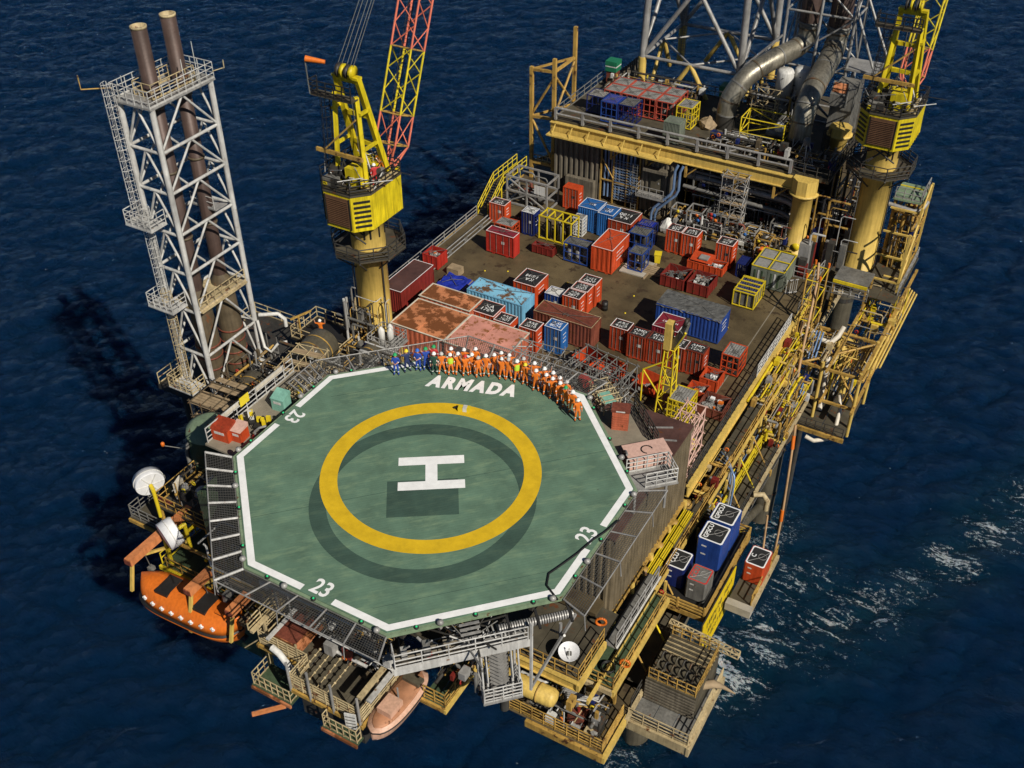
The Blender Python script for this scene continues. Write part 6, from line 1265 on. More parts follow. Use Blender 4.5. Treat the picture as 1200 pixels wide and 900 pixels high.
bar('nozzle', (1.2,-1.2,-4.8), (1.2,-1.2,-.8), .42, 'ochre_clean', yv, 14); bar('nozzle_tip', (1.2,-1.2,-5.6), (1.2,-1.2,-4.8), .46, 'white_box', yv, 14)
lowp = thing('lower_platform', 'dark grated lower platform with pale bent pipes near the leg', 'platform', (0,1.5,2.0))
gratedeck(lowp, 13.6, 36.6, 18.0, 43.2, -20.4, 1.2, 'grating', 'x'); sbar('edge_beam', (13.4,36.5,-20.5), (18.1,36.5,-20.5), .25, 'ochre', lowp, .4)
railing(lowp, [(13.7,36.7,-20.35),(17.9,36.7,-20.35)], 'dark_steel', 1.0, .9, .04)
for k, (p, r, m_) in enumerate((([(14.0,42.5,-14.5),(14.2,41.8,-15.2),(14.6,41.2,-17),(14.9,40.0,-19.6),(14.9,39.6,-20.3)],.26,'ivory'),([(16.4,39.9,-18.2),(16.8,39.2,-19.0),(16.9,38.4,-20.6),(16.6,37,-21.2),(15.6,36.3,-21.3),(14.8,36.3,-21.1)],.2,'ivory'),([(13.0,37.0,-18.5),(13.6,36.0,-19.6),(13.9,35.4,-20.6),(13.5,34.9,-21.2),(12.7,35.0,-21.2)],.3,'stack_rust'))):
    MB().path(p, r, 10).obj('pipe', m_, lowp)
for k in range(3): bar('cable_tray', (12.9+.3*k,41.6,-13.2), (12.9+.3*k,37.6,-18.6), .09, 'blue_pipe', lowp, 6)
wp = tag(MB().path([(11.4,44.6,-12.2),(12.2,44.2,-12.2),(13.4,43.6,-12.4),(14.2,43.8,-12.6),(14.6,44.6,-12.2),(14.8,45.2,-11.4)], .24, 10).obj('lagged_pipe', 'ivory'), 'white lagged pipe bending around above the yellow vessel', 'pipe')
cl = thing('stowage_deck', 'pale green deck with yellow edge beside the far right crane pedestal', 'platform'); MB().box(14.7,57,-3.9,17.3,60.6,-3.7).obj('floor', 'green_pale', cl); sbar('edge', (14.7,59.8,-3.68), (17.3,59.8,-3.68), .12, 'frame_yellow', cl); railing(cl, [(14.8,57.1,-3.7),(17.2,57.1,-3.7),(17.2,60.5,-3.7)], 'galv', 1.1, .8, .045)
for x in (14.9,17.2): bar('leg', (x,57.3,-13), (x,57.3,-3.9), .14, 'ochre', cl)
MB().path([(14.4,56.7,-4.3),(16.8,56.7,-4.5),(17.5,57.1,-4.4),(17.7,58.0,-3.9)], .2, 10).obj('grey_pipe', 'galv', cl)
rp2 = random.Random(31); pz = thing('pipe_rack', 'ochre and grey risers running down outside the far crane pedestal', 'pipe rack')
for k in range(12):
    x, y = 15.6+rp2.uniform(0,2.2), 56.4+rp2.uniform(0,3.5); bar('pipe', (x,y,-15), (x+rp2.uniform(-.3,.3),y,-4.5+rp2.uniform(-2,0)), rp2.choice((.06,.1,.16)), rp2.choice(('ochre','ochre_clean','galv','cream','dark_steel')), pz, 7)
for k in range(10): z = -14+k*1.0; bar('cross_tube', (15.6,56.8+.3*(k % 3),z), (17.8,56.8+.3*(k % 3),z), .06, 'ochre', pz, 6)
bl_ = thing('bay_clutter', 'dark equipment bay between the ochre columns and far crane', 'equipment')
for k in range(22):
    x, y = rp2.uniform(8.2,12), rp2.uniform(50,60); s1, s2, h = rp2.uniform(.3,1.2), rp2.uniform(.3,1.2), rp2.uniform(.4,3.2); MB().cbox(x,y,D+.02,s1,s2,h).obj('box', rp2.choice(('dark_steel','grey_steel','red_dark','blue_dark','ochre','galv')), bl_)
for k in range(16):
    x, y, z = rp2.uniform(8,12), rp2.uniform(50,58), rp2.uniform(-9,-4); MB().path([(x,y,D),(x,y,z),(x+.2,y,z+.2),(x+rp2.uniform(.8,2.5),y,z+.2)], rp2.choice((.05,.08,.12)), 6).obj('pipe', rp2.choice(('galv','dark_steel','ochre','white_steel')), bl_)
railing(bl_, [(8.4,49.6,D),(10.4,49.6,D),(10.6,52,D)], 'galv', 1.2, .8, .045)

# ---------------------------------------------------------------- left side: edge walkway, tanks
wk = thing('edge_walkway', 'beige walkway with railings along the left helideck edge', 'walkway')
MB().box(-15.6,-3.6,-1.75,-12.1,5.6,-1.6).obj('floor', 'walk_beige', wk); railing(wk, [(-15.5,-3.4,-1.6),(-15.5,5.5,-1.6)], 'white_steel', 1.2, 1.0, .045, (1.,.66,.33)); sbar('rail_board', (-15.52,1.6,-.55), (-15.52,4.4,-.55), .12, 'ivory', wk, .3); sbar('rail_board', (-15.52,-2.4,-.55), (-15.52,-.2,-.55), .12, 'ivory', wk, .3)
MB().box(-15.46,-.1,-.9,-15.42,.8,-.2).obj('notice_board', 'hat_yellow', wk)
for y in (-3,1,5): bar('leg', (-15,y,-10), (-15,y,-1.7), .15, 'dark_steel', wk)
def locker(label, x, y, c, sx, sy, h, lid): 
    t = thing('safety_locker', label, 'locker', (x,y,-1.6), .1, 'lockers on the left walkway'); MB().cbox(0,0,0,sx,sy,h).obj('body', c, t); MB().add([(-sx/2-.03,-sy/2-.03,h),(sx/2+.03,-sy/2-.03,h),(sx/2+.03,sy/2+.03,h+.3),(-sx/2-.03,sy/2+.03,h+.3),(-sx/2-.03,sy/2+.03,h),(sx/2+.03,sy/2+.03,h)],[(0,1,2,3),(1,5,2),(0,3,4),(2,5,4,3)]).obj('lid', lid, t); MB().box(-sx*.3,-sy/2-.02,h*.6,sx*.3,-sy/2-.004,h*.8).obj('label_plate', 'white_box', t)
locker('larger orange locker at the lower end of the left walkway', -14.9, -2.4, 'orange_red', 1.3, 1.0, 1.0, 'orange_dark'); locker('smaller orange locker with pale lid next to the larger one', -13.9, -2.0, 'orange_red', .8, .9, .9, 'pink_box'); locker('teal green cabinet on the left walkway by the 23', -13.6, 1.9, 'teal_box', 1.0, .9, 1.0, 'teal_box')
def cart(label, x, y, c, seed):
    t = thing('equipment_cart', label, 'cart', (x,y,-1.6), seed*.4, 'equipment on the left walkway'); rn = random.Random(seed); MB().cbox(0,0,.1,1.3,.8,.15).obj('bed', 'black_paint', t)
    for k in range(6): MB().cbox(rn.uniform(-.5,.5),rn.uniform(-.3,.3),.26,rn.uniform(.15,.4),rn.uniform(.15,.3),rn.uniform(.2,.6)).obj('item', rn.choice((c,'black_paint','white_box','bin_yellow')), t)
    MB().path([(-.7,-.4,.1),(-.7,-.4,.9),(-.7,.4,.9),(-.7,.4,.1)], .03, 5).obj('handle', 'black_paint', t)
cart('black cart with yellow gear on the left walkway', -13.3, -.3, 'bin_yellow', 1); cart('red rescue gear cart by the left walkway railing', -14.6, -.6, 'red', 2); cart('cream cart of cylinders at the upper end of the left walkway', -13.4, 3.7, 'ivory', 3); cart('cart with white sacks at the helideck corner', -13.0, 4.9, 'white_box', 4)
bp2 = thing('stowage_basket', 'cream tubular stowage rack beside the teal cabinet', 'rack', (-14.4,2.6,-1.6))
for k in range(6):
    bar('tube', (0,.35*k,.1), (1.6,.35*k,.1+.4), .07, 'cream', bp2, 6); bar('tube', (.3*k,0,.15), (.3*k,1.9,.5), .06, 'cream', bp2, 6)
# deck and tanks between tower and helideck
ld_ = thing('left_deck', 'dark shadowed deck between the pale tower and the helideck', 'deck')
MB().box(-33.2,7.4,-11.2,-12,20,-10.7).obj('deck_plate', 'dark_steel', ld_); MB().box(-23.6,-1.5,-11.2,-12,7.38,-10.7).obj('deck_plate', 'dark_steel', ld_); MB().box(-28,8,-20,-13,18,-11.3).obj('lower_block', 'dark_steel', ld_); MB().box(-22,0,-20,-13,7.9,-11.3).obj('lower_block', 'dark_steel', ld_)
railing(ld_, [(-33.1,7.5,-10.7),(-33.1,19.9,-10.7),(-24,19.9,-10.7)], 'cream', 1.1, 1.5, .045); sbar('edge_beam', (-23.6,-1.6,-11), (-12,-1.6,-11), .3, 'ochre', ld_, .5)
for x, y in ((-32,9),(-32,16),(-22,1),(-22,16)): bar('leg', (x,y,-20), (x,y,-11), .4, 'dark_steel', ld_, 12)
def htank(label, p, q, r, mat, bands=2):
    t = thing('storage_tank', label, 'tank', (0,0,0), 0, 'tanks left of the helideck'); p, q = Vector(p), Vector(q); d = (q-p).normalized(); o = MB().path([p-d*r*.45,p-d*r*.3,p,q,q+d*r*.3,q+d*r*.45], [.05,r*.7,r,r,r*.7,.05], 24).obj('shell', mat, t)
    for k in range(bands): c = p.lerp(q,(k+1)/(bands+1)); MB().tube(c-d*.06, c+d*.06, r*1.015, n=24, cap=False).obj('band', 'ochre', t)
    for k in (.2,.8): c = p.lerp(q,k); MB().cbox(c.x,c.y,c.z-r-.6,r*1.2,r*1.2,.9).obj('saddle', 'dark_steel', t)
htank('large olive horizontal tank beyond the left helideck corner', (-20.6,12.0,-7.0), (-21.0,15.2,-7.0), 1.4, 'tank_olive'); htank('smaller dark tank beside the left crane pedestal', (-17.2,15.2,-7.6), (-17.4,17.2,-7.6), .75, 'tank_olive', 1); htank('dark olive tank at the foot of the pale tower', (-23.4,7.2,-8.6), (-24.0,9.8,-8.6), 1.15, 'tank_olive', 2)
gt_ = thing('vent_tank', 'weathered pale green domed tank beside the tower foot', 'tank', (-21.0,1.5,-20)); MB().lathe([(1.75,0),(1.75,13.6)], n=28).obj('shell', 'green_paint', gt_); MB().lathe([(1.76,13.6),(1.62,14.0),(1.1,14.3),(0,14.4)], n=28).obj('dome', 'green_pale', gt_); MB().path([(-.9,-1.75,0),(-.9,-1.75,12.4),(-.8,-1.6,13.0),(-.6,-1.2,13.3)], .16, 8).obj('down_pipe', 'grey_steel', gt_); MB().lathe([(1.76,11.2),(1.8,11.2),(1.8,11.4),(1.76,11.4)], n=28).obj('hoop', 'green_paint', gt_)
bcn = thing('beacon', 'small amber beacon on a bracket left of the green tank', 'beacon', (-24.1,-.5,-7.8)); MB().lathe([(0,0),(.15,.05),(.15,.28),(.08,.36),(0,.36)], n=10).obj('lens', 'boat_orange', bcn); bar('bracket', (0,0,.05), (1.6,1.2,-.6), .04, 'grey_steel', bcn, 5)
gw2 = thing('side_balcony', 'grey railed balcony over the sea below the green tank', 'platform', (0,0,0)); MB().box(-24.6,-4.6,-12.0,-20.6,-.6,-11.9).obj('floor', 'grating', gw2); railing(gw2, [(-20.8,-4.5,-11.9),(-24.5,-4.5,-11.9),(-24.5,-.8,-11.9)], 'grey_steel', 1.2, .9, .045, (1.,.66,.33)); sbar('edge_beam', (-24.6,-4.7,-12.1), (-20.5,-4.7,-12.1), .15, 'ochre', gw2, .3)
wl2 = thing('wall_panel', 'dark green wall below the left safety net', 'wall'); MB().box(-14.6,-6.0,-19,-12.0,1.6,-3.6).obj('panel', 'green_paint', wl2)
scaffold('scaffold', 'cream scaffold between the olive tank and the left walkway', (-19.4,7.6,-10.7), 2.6, 3.4, 6.6, 2, 3, 4, 'cream', .045, True, .15, 13); scaffold('scaffold', 'brown scaffold clutter at the foot of the pale tower', (-24.8,3.4,-10.7), 3.2, 4, 4.2, 3, 3, 3, 'stack_rust', .05, True, .05, 14)
rk = thing('railed_roof', 'dark roof with cream railings beyond the olive tank', 'platform', (0,0,0)); MB().box(-25.4,15.9,-8.6,-19.0,19.6,-8.4).obj('floor', 'black_paint', rk); MB().box(-25,16.2,-10.7,-19.4,19.2,-8.62).obj('wall', 'dark_steel', rk); railing(rk, [(-19.2,16,-8.4),(-25.3,16,-8.4),(-25.3,19.5,-8.4),(-19.2,19.5,-8.4)], 'cream', 1.1, 1.0, .045); sbar('light_arm', (-24.6,16.4,-8.4), (-24.6,16.4,-6.4), .12, 'ochre', rk); sbar('light_arm', (-25.0,15.8,-6.4), (-24.0,17.4,-6.1), .14, 'ochre', rk)
add_person(-23.0, 17.2, -8.38, 'o', 'white', None, 'person in orange coveralls on the dark roof beyond the olive tank')
wpn = thing('pipe_bundle', 'white lagged pipes bending at the tower right leg', 'pipes'); MB().path([(-26.9,14.2,-5.6),(-25.4,14.9,-5.4),(-24.9,15.1,-5.9),(-24.9,15.1,-6.6)], .17, 8).obj('pipe', 'white_box', wpn); MB().path([(-26.7,13.7,-5.8),(-26.2,13.5,-8.2),(-25.6,13.6,-8.6),(-25.2,14.2,-7.9),(-24.6,14.6,-7.8)], .13, 8).obj('pipe', 'white_box', wpn)
pf = thing('pump_stand', 'cream stand with white cylinders between crane pedestal and rusty roofs', 'stand', (-16.9,18.4,-7.8))
for x in (-.8,.8):
    for y in (-.8,.8): sbar('leg', (x,y,-2.6), (x,y,.1), .16, 'ochre_clean', pf)
sbar('brace', (-.8,-.85,-2.4), (.8,-.85,0), .12, 'ochre_clean', pf); sbar('brace', (.8,-.85,-2.4), (-.8,-.85,0), .12, 'ochre_clean', pf); MB().box(-1.3,-1.2,.1,1.3,1.2,.2).obj('floor', 'galv', pf); railing(pf, [(-1.2,-1.1,.2),(1.2,-1.1,.2),(1.2,1.1,.2),(-1.2,1.1,.2)], 'galv', 1.1, .6, .04, (1.,.66,.33), True)
for k, (x, y) in enumerate(((-.4,-.2),(.3,.1),(.0,.5))): MB().lathe([(0,.2),(.28,.2),(.28,1.5),(.1,1.8),(0,1.85)], (x,y,0), 12).obj('cylinder', 'white_box', pf)

# ---------------------------------------------------------------- lifeboat, davits and dishes (left front)
lbt = thing('lifeboat', 'enclosed orange lifeboat hanging from davits at the left front', 'lifeboat', (-14.7,-8.6,-12.4), rad(2))
def hull(t, L, W, zs, mat, name, pw=2.6):
    # lofted sections along x
    n = 25; secs = []
    for i in range(n):
        u = -1+2*i/(n-1); w = (1-abs(u)**pw)**.5 if abs(u) < 1 else 0; w = max(w,.06); s = []
        for (yy, zz) in zs: s.append((u*L/2, yy*W/2*w, zz if zz > 0 else zz*(.45+.55*w)))
        secs.append(s)
    m_ = len(zs); vs = [p for s in secs for p in s]; mb = MB()
    mb.add(vs, [(i*m_+j,(i+1)*m_+j,(i+1)*m_+(j+1) % m_,i*m_+(j+1) % m_) for i in range(n-1) for j in range(m_)], True)
    mb.add(secs[0], [tuple(range(m_))[::-1]]); mb.add(secs[-1], [tuple(range(m_))]); return mb.obj(name, mat, t)
hull(lbt, 8.7, 3.3, [(-.35,-1.1),(.35,-1.1),(.8,-.6),(1,.0),(1.0,.18),(-1.0,.18),(-1,.0),(-.8,-.6)], 'boat_orange', 'hull', 4.2)
hull(lbt, 8.5, 3.15, [(-.97,.19),(.97,.19),(.93,.7),(.72,1.22),(.3,1.5),(-.3,1.5),(-.72,1.22),(-.93,.7)], 'boat_orange', 'canopy', 3.6)
hull(lbt, 8.76, 3.36, [(-1,.17),(1,.17),(1,.23),(-1,.23)], 'black_paint', 'fender', 4.2)
for x in (-2.3,1.0): MB().box(x,-.9,1.3,x+1.1,.75,1.53).obj('hatch', 'black_paint', lbt)
MB().box(2.6,-.5,1.0,3.4,.5,1.55).obj('conning_dome', 'boat_orange', lbt); MB().box(2.62,-.515,1.2,3.38,-.505,1.5).obj('window', 'black_paint', lbt)
for k in range(8):
    x = -3.0+.85*k; w = 1.575*(1-abs(x/4.25)**3.6)**.5
    c = MB(); c.box(x-.17,-w*.94-.06,.72,x+.17,-w*.90,.82); c.box(x-.05,-w*.94-.065,.6,x+.05,-w*.90-.005,.94); c.obj('reflective_cross', 'letter_white', lbt)
MB().tube((3.9,0,-.5),(4.5,0,-.7),.25,n=10).obj('propeller_guard', 'black_paint', lbt)
for k, x in enumerate((-19.0,-13.6,-10.0)):
    t = thing('davit', ('outermost','middle','innermost')[k]+' of three orange davit arms holding the lifeboat', 'davit', (x,-7.9,-9.3), 0, 'lifeboat davits'); MB().box(-.28,-1.6,-.28,.28,4.4,.28).obj('arm', 'davit_orange', t); MB().box(-.29,-1.66,-.2,.29,-1.605,.2).obj('end_plate', 'brown_box', t)
    sbar('strut', (-.1,-1.2,-.3), (-.1,-1.9,-2.6), .2, 'ochre_clean', t); sbar('strut', (-.1,-.6,-.3), (-.1,3.5,-2.6), .18, 'ochre_clean', t); bar('fall_wire', (0,-.2,-.35), (0,0,-2.0), .04, 'rope', t, 5); MB().box(-.2,-.2,-2.2,.2,.2,-1.9).obj('hook_block', 'grey_steel', t)
lpf = thing('embarkation_deck', 'yellow edged green embarkation deck behind the lifeboat', 'deck'); gratedeck(lpf, -19.6, -6.6, -10.5, -2.0, -12.6, 1.4, 'green_paint', 'x'); sbar('edge_beam', (-19.7,-6.7,-12.7), (-10.4,-6.7,-12.7), .2, 'frame_yellow', lpf, .35); railing(lpf, [(-19.6,-6.5,-12.55),(-19.6,-2.2,-12.55)], 'frame_yellow', 1.1, .9, .05); railing(lpf, [(-19,-6.6,-12.55),(-10.5,-6.6,-12.55)], 'ochre', 1.1, 1.4, .045)
for x in (-18,-15,-12): sbar('roof_beam', (x,-6.4,-9.9), (x,-2,-9.9), .2, 'frame_yellow', lpf)
for y in (-6.2,-4.2): sbar('roof_beam', (-19,y,-9.7), (-11,y,-9.7), .18, 'ochre', lpf)
sbar('runway_beam', (-21.5,-4.0,-9.2), (-11,-4.0,-9.6), .4, 'brown_box', lpf)
for x in (-19,-11): sbar('post', (x,-6.2,-12.6), (x,-6.2,-9.8), .22, 'frame_yellow', lpf); sbar('post', (x,-6.2,-20), (x,-6.2,-12.9), .3, 'ochre', lpf)
apf = thing('antenna_deck', 'dark railed deck carrying the white dishes on the left', 'deck'); MB().box(-21.2,-4.6,-9.2,-16.4,-.4,-9.05).obj('floor', 'dark_steel', apf); railing(apf, [(-16.5,-4.5,-9.05),(-21.1,-4.5,-9.05),(-21.1,-.5,-9.05)], 'ochre', 1.1, .9, .04)
for x, y in ((-21,-4.4),(-16.6,-4.4)): sbar('post', (x,y,-12), (x,y,-9.2), .2, 'ochre', apf)
def drum_dish(label, c, direction, r, depth):
    t = thing('satellite_dish', label, 'dish', c, 0, 'satellite dishes'); d = Vector(direction).normalized()
    o = MB().lathe([(r*.2,0),(r*.98,.0),(r,.05),(r,depth),(r*.97,depth),(r*.6,depth-.25),(0,depth-.35)], n=32).obj('drum', 'dish_white', t); o.rotation_mode = 'QUATERNION'; o.rotation_quaternion = d.to_track_quat('Z','Y')
    MB().lathe([(0,-.02),(r*.5,-.02),(r*.98,-.004)], n=32).obj('back_plate', 'dish_white', o)
    for k in range(6): a = PI/3*k; bar('back_rib', (.1*math.cos(a),.1*math.sin(a),-.05), (r*.95*math.cos(a),r*.95*math.sin(a),-.03), .04, 'white_box', o, 5)
    MB().lathe([(r*1.0,depth*.5),(r*1.04,depth*.5),(r*1.04,depth*.5+.06),(r*1.0,depth*.5+.06)], n=32).obj('rim', 'white_box', o)
    bar('mount', (0,0,-.1), (0,0,-.7), .16, 'frame_yellow', o, 8); e = t.matrix_world if False else None
    bar('mast', tuple(-d*.6+Vector((0,0,-2.6))), tuple(-d*.6), .14, 'frame_yellow', t, 8); return t
drum_dish('large white drum dish seen from behind, uppermost on the left', (-21.4,-4.4,-7.3), (-.80,.42,.12), 1.05, .75)
drum_dish('large white drum dish tilted down over the lifeboat davit', (-17.4,-6.2,-8.2), (-.35,-.9,-.15), 1.05, 1.0)
rdm = thing('radome', 'small grey-white ball radome behind the dishes', 'radome', (-17.8,-3.0,-7.9)); MB().lathe([(.0,-.5),(.35,-.45),(.55,-.1),(.6,.2),(.5,.55),(.25,.78),(0,.82)], n=20).obj('dome', 'hat_grey', rdm); bar('mast', (0,0,-1.2), (0,0,-.45), .1, 'grey_steel', rdm)
pnl = thing('panel_antenna', 'cream slab antenna on edge beside the upper dish', 'antenna', (-19.4,-3.6,-7.3), .3); MB().box(-.12,-.5,-.7,.12,.5,.7).obj('panel', 'ivory', pnl); MB().tube((.12,0,0),(.8,0,-.1),.14,n=8).obj('mount', 'ivory', pnl); bar('mast', (.8,0,-1.8), (.8,0,.1), .08, 'grey_steel', pnl)

# ---------------------------------------------------------------- front-left balcony, rescue boat and gangway
fb = thing('front_balcony', 'railed brown balcony with bead chains hanging under the helideck front', 'platform')
gratedeck(fb, -2.4, -12.25, 2.7, -7.6, -8.6, 1.5, 'tank_olive', 'x'); gratedeck(fb, -6.2, -10.7, -2.42, -7.6, -8.6, 1.3, 'tank_olive', 'x')
for a, b in (((-2.4,-12.4),(2.85,-12.4)),((2.85,-12.5),(2.85,-7.5)),((-6.3,-10.8),(-2.5,-10.8)),((-6.3,-10.9),(-6.3,-7.5))): sbar('edge_beam', (*a,-8.75), (*b,-8.75), .14, 'ochre', fb, .3)
railing(fb, [(-6.2,-8,-8.55),(-6.2,-10.7,-8.55),(-2.4,-10.7,-8.55),(-2.4,-12.3,-8.55),(2.75,-12.3,-8.55),(2.75,-8,-8.55)], 'cream', 1.25, .8, .05, (1.,.8,.6,.4,.2))
for x in (-2.4,-.9,.8,2.7): bar('stanchion', (x,-12.4,-8.8), (x,-12.4,-6.2), .09, 'galv', fb, 7)
railing(fb, [(-5.9,-11.6,-6.2),(-5.9,-8.2,-6.2)], 'cream', .8, 1.2, .05); sbar('roof_beam', (-5.7,-11.6,-6.3), (-5.7,-8,-6.3), .25, 'cream', fb, .2); sbar('roof_beam', (-4.7,-11.4,-6.6), (-4.7,-8,-6.6), .22, 'white_steel', fb, .16); sbar('roof_beam', (2.7,-12.2,-6.4), (2.7,-8,-6.4), .3, 'cream', fb, .2); sbar('roof_beam', (3.2,-12.0,-6.6), (3.2,-8,-6.6), .3, 'white_steel', fb, .16)
for x in (-5.7,2.7):
    for y in (-10.5,-8.2): sbar('post', (x,y,-8.6), (x,y,-6.3), .16, 'cream', fb)
MB().box(-2.2,-11.9,-11.4,2.4,-7.4,-8.9).obj('under_block', 'dark_steel', fb)
for k in range(4):
    ch = MB()
    for j in range(9): ch.lathe([(0,-.1),(.09,-.05),(.09,.05),(0,.1)], (-2.2+.75*k,-12.2+.5*j,-7.9+.02*j), 8)
    ch.tube((-2.2+.75*k,-12.3,-7.92),(-2.2+.75*k,-8.1,-7.75),.03,n=5); ch.obj('bead_chain', 'cream', fb)
for y in (-12,-10.5,-9): bar('sling_pole', (-6.3,y+1.5,-8.4), (-7.6,y+1.2,-9.8), .05, 'cream', fb, 5)
rcr = thing('rusty_crate', 'rust-orange slatted crate on the front balcony', 'crate', (-5.2,-10.5,-8.5)); MB().box(.08,.08,.05,1.72,2.52,1.1).obj('body', 'brown_box', rcr)
for k in range(4): MB().box(0,.0,.1+.27*k,1.8,.06,.3+.27*k).obj('slat', 'rust_roof', rcr); MB().box(1.74,.07,.1+.27*k,1.8,2.6,.3+.27*k).obj('slat', 'rust_roof', rcr)
for x, y in ((0,0),(1.8,0),(1.8,2.6),(0,2.6)): sbar('corner_post', (x,y,0), (x,y,1.25), .1, 'cream', rcr)
lowb = thing('lower_basket', 'low railed green basket platform at the left front corner', 'platform'); MB().box(-5.8,-12.4,-10.6,-2.7,-10.6,-10.45).obj('floor', 'green_paint', lowb); railing(lowb, [(-5.7,-10.7,-10.45),(-5.7,-12.3,-10.45),(-2.8,-12.3,-10.45),(-2.8,-10.7,-10.45)], 'cream', 1.1, .5, .04); sbar('edge_beam', (-5.8,-12.45,-10.65), (-2.7,-12.45,-10.65), .12, 'rust_roof', lowb, .25); sbar('boat_boom', (-3.2,-12.4,-10.9), (-4.6,-13.9,-10.9), .22, 'davit_orange', lowb)
lowc = thing('lower_basket', 'small railed basket platform left of the rescue boat', 'platform'); MB().box(.3,-13.1,-9.7,2.9,-12.5,-9.6).obj('floor', 'green_paint', lowc); railing(lowc, [(.4,-12.6,-9.6),(.4,-13.0,-9.6),(2.8,-13.0,-9.6),(2.8,-12.6,-9.6)], 'cream', 1.1, .5, .04); sbar('edge_beam', (.3,-13.15,-9.75), (2.9,-13.15,-9.75), .12, 'rust_roof', lowc, .25)
wht = thing('fender_curtain', 'curved white padded strip hanging at the balcony left end', 'pad', (-4.2,-11.1,-8.2)); MB().path([(-.6,0,.5),(0,-.05,.35),(.5,-.08,-.2),(.75,-.1,-.9),(1.2,-.1,-1.4)], .22, 6).obj('pad', 'white_box', wht)
ws = thing('white_panel', 'white ladder panel leaning at the balcony right corner', 'panel', (2.2,-12.6,-8.2), .3); MB().box(-.35,-.04,-.9,.35,.04,.5).obj('board', 'white_box', ws)
for k in range(4): MB().box(-.3,-.06,-.7+.3*k,.3,-.042,-.62+.3*k).obj('slot', 'grey_steel', ws)
rb = thing('rescue_boat', 'pale pink open rescue boat stowed under the gangway', 'boat', (3.65,-9.9,-9.0), rad(88))
hull(rb, 5.2, 2.0, [(-.3,-.8),(.3,-.8),(.8,-.4),(1,.3),(1,.42),(-1,.42),(-1,.3),(-.8,-.4)], 'boat_pink', 'hull'); hull(rb, 4.6, 1.5, [(-1,.43),(1,.43),(.9,.5),(-.9,.5)], 'boat_floor', 'inner_floor'); hull(rb, 5.26, 2.06, [(-1,.24),(1,.24),(1,.34),(-1,.34)], 'black_paint', 'fender')
MB().box(-1.4,-.5,.5,-.2,.5,.95).obj('console', 'boat_pink', rb); MB().box(1.2,-.6,.5,1.8,.6,.75).obj('thwart', 'tank_olive', rb); bar('tow_post', (-.0,0,.5), (-.0,0,1.5), .06, 'galv', rb, 6)
gb = thing('green_balcony', 'triangular looking green balcony with ochre beams between boat and stairs', 'platform'); gratedeck(gb, 4.5, -8.7, 6.1, -4.4, -9.2, .8, 'green_paint', 'x'); sbar('edge_beam', (4.4,-8.8,-9.35), (6.2,-8.8,-9.35), .16, 'ochre', gb, .35); sbar('edge_beam', (6.2,-8.9,-9.35), (6.2,-4.3,-9.35), .16, 'ochre_clean', gb, .35); railing(gb, [(4.6,-8.65,-9.15),(6.1,-8.65,-9.15),(6.1,-4.6,-9.15)], 'ochre', 1.1, .6, .045, (1.,.66,.33))
def dg2(a, b, z): return (a*.7071-b*.7071, -a*.7071-b*.7071, z)   # south-east side: a outward, b towards G
gwy = thing('gangway', 'silver aluminium gangway with handrails along the front helideck edge', 'gangway')
GZ = -1.25
for k in range(6):
    a, b = -2.5+k*1.2, -2.5+(k+1)*1.2; MB().prism([dg2(12.05,a+.03,0)[:2],dg2(13.05,a+.03,0)[:2],dg2(13.05,b-.03,0)[:2],dg2(12.05,b-.03,0)[:2]], GZ-.15, GZ).obj('floor_panel', 'walk_beige' if k > 2 else 'galv', gwy)
sbar('side_beam', dg2(13.12,-2.6,GZ-.2), dg2(13.12,4.8,GZ-.2), .08, 'white_steel', gwy, .5); sbar('side_beam', dg2(12.0,-2.6,GZ-.3), dg2(12.0,4.8,GZ-.3), .08, 'galv', gwy, .4)
railing(gwy, [dg2(13.12,-2.5,GZ+.05), dg2(13.12,4.7,GZ+.05), dg2(12.3,4.7,GZ+.05)], 'white_steel', 1.1, 1.5, .04, (1.,.6,.3))
for k in range(6): MB().prism([dg2(11.95+.17*k,1.0,0)[:2],dg2(12.1+.17*k,1.0,0)[:2],dg2(12.1+.17*k,-.1,0)[:2],dg2(11.95+.17*k,-.1,0)[:2]], -.2-.2*k, -.15-.2*k).obj('step', 'galv', gwy)
for k in range(8): sbar('hand_frame', dg2(12.05,-.5-.27*k,-.7), dg2(13.0,-.5-.27*k,-.55), .08, 'white_steel' if k % 2 else 'galv', gwy)
rl = MB()
for k in range(30): rl.tube(dg2(12.5,-5.2+.14*k,-.55), dg2(12.5,-5.12+.14*k,-.55), .26, n=9)
rl.obj('net_roll', 'galv', gwy)
for b in (-5.0,-3.2,-1.6): sbar('roll_clamp', dg2(12.0,b,-.2), dg2(13.1,b,-.5), .14, 'black_paint', gwy)
for b in (-4.6,-2.4,1,4.6): bar('leg', dg2(12.3,b,-2.6), dg2(12.3,b,GZ-.2), .1, 'galv', gwy); bar('raker', dg2(10.6,b,-4.0), dg2(13.0,b,GZ-.4), .08, 'galv', gwy, 6)
sbar('post', dg2(13.1,-2.7,-5.6), dg2(13.1,-2.7,.1), .14, 'white_steel', gwy); sbar('raker', dg2(13.1,-2.7,-5.4), dg2(12.4,-5.4,-.8), .14, 'galv', gwy)
tangle(gwy, 26, (8.0,-9.6,-1.4,9.0,-8.0,-.6), 77)
sdn = thing('gangway_stair', 'silver stair tower hanging below the gangway', 'stair')
for k in range(14): c = dg2(12.5+.06*k,-.9,GZ-.4-.25*k); MB().cbox(c[0],c[1],c[2],.8,.8,.05).obj('tread', 'galv', sdn)
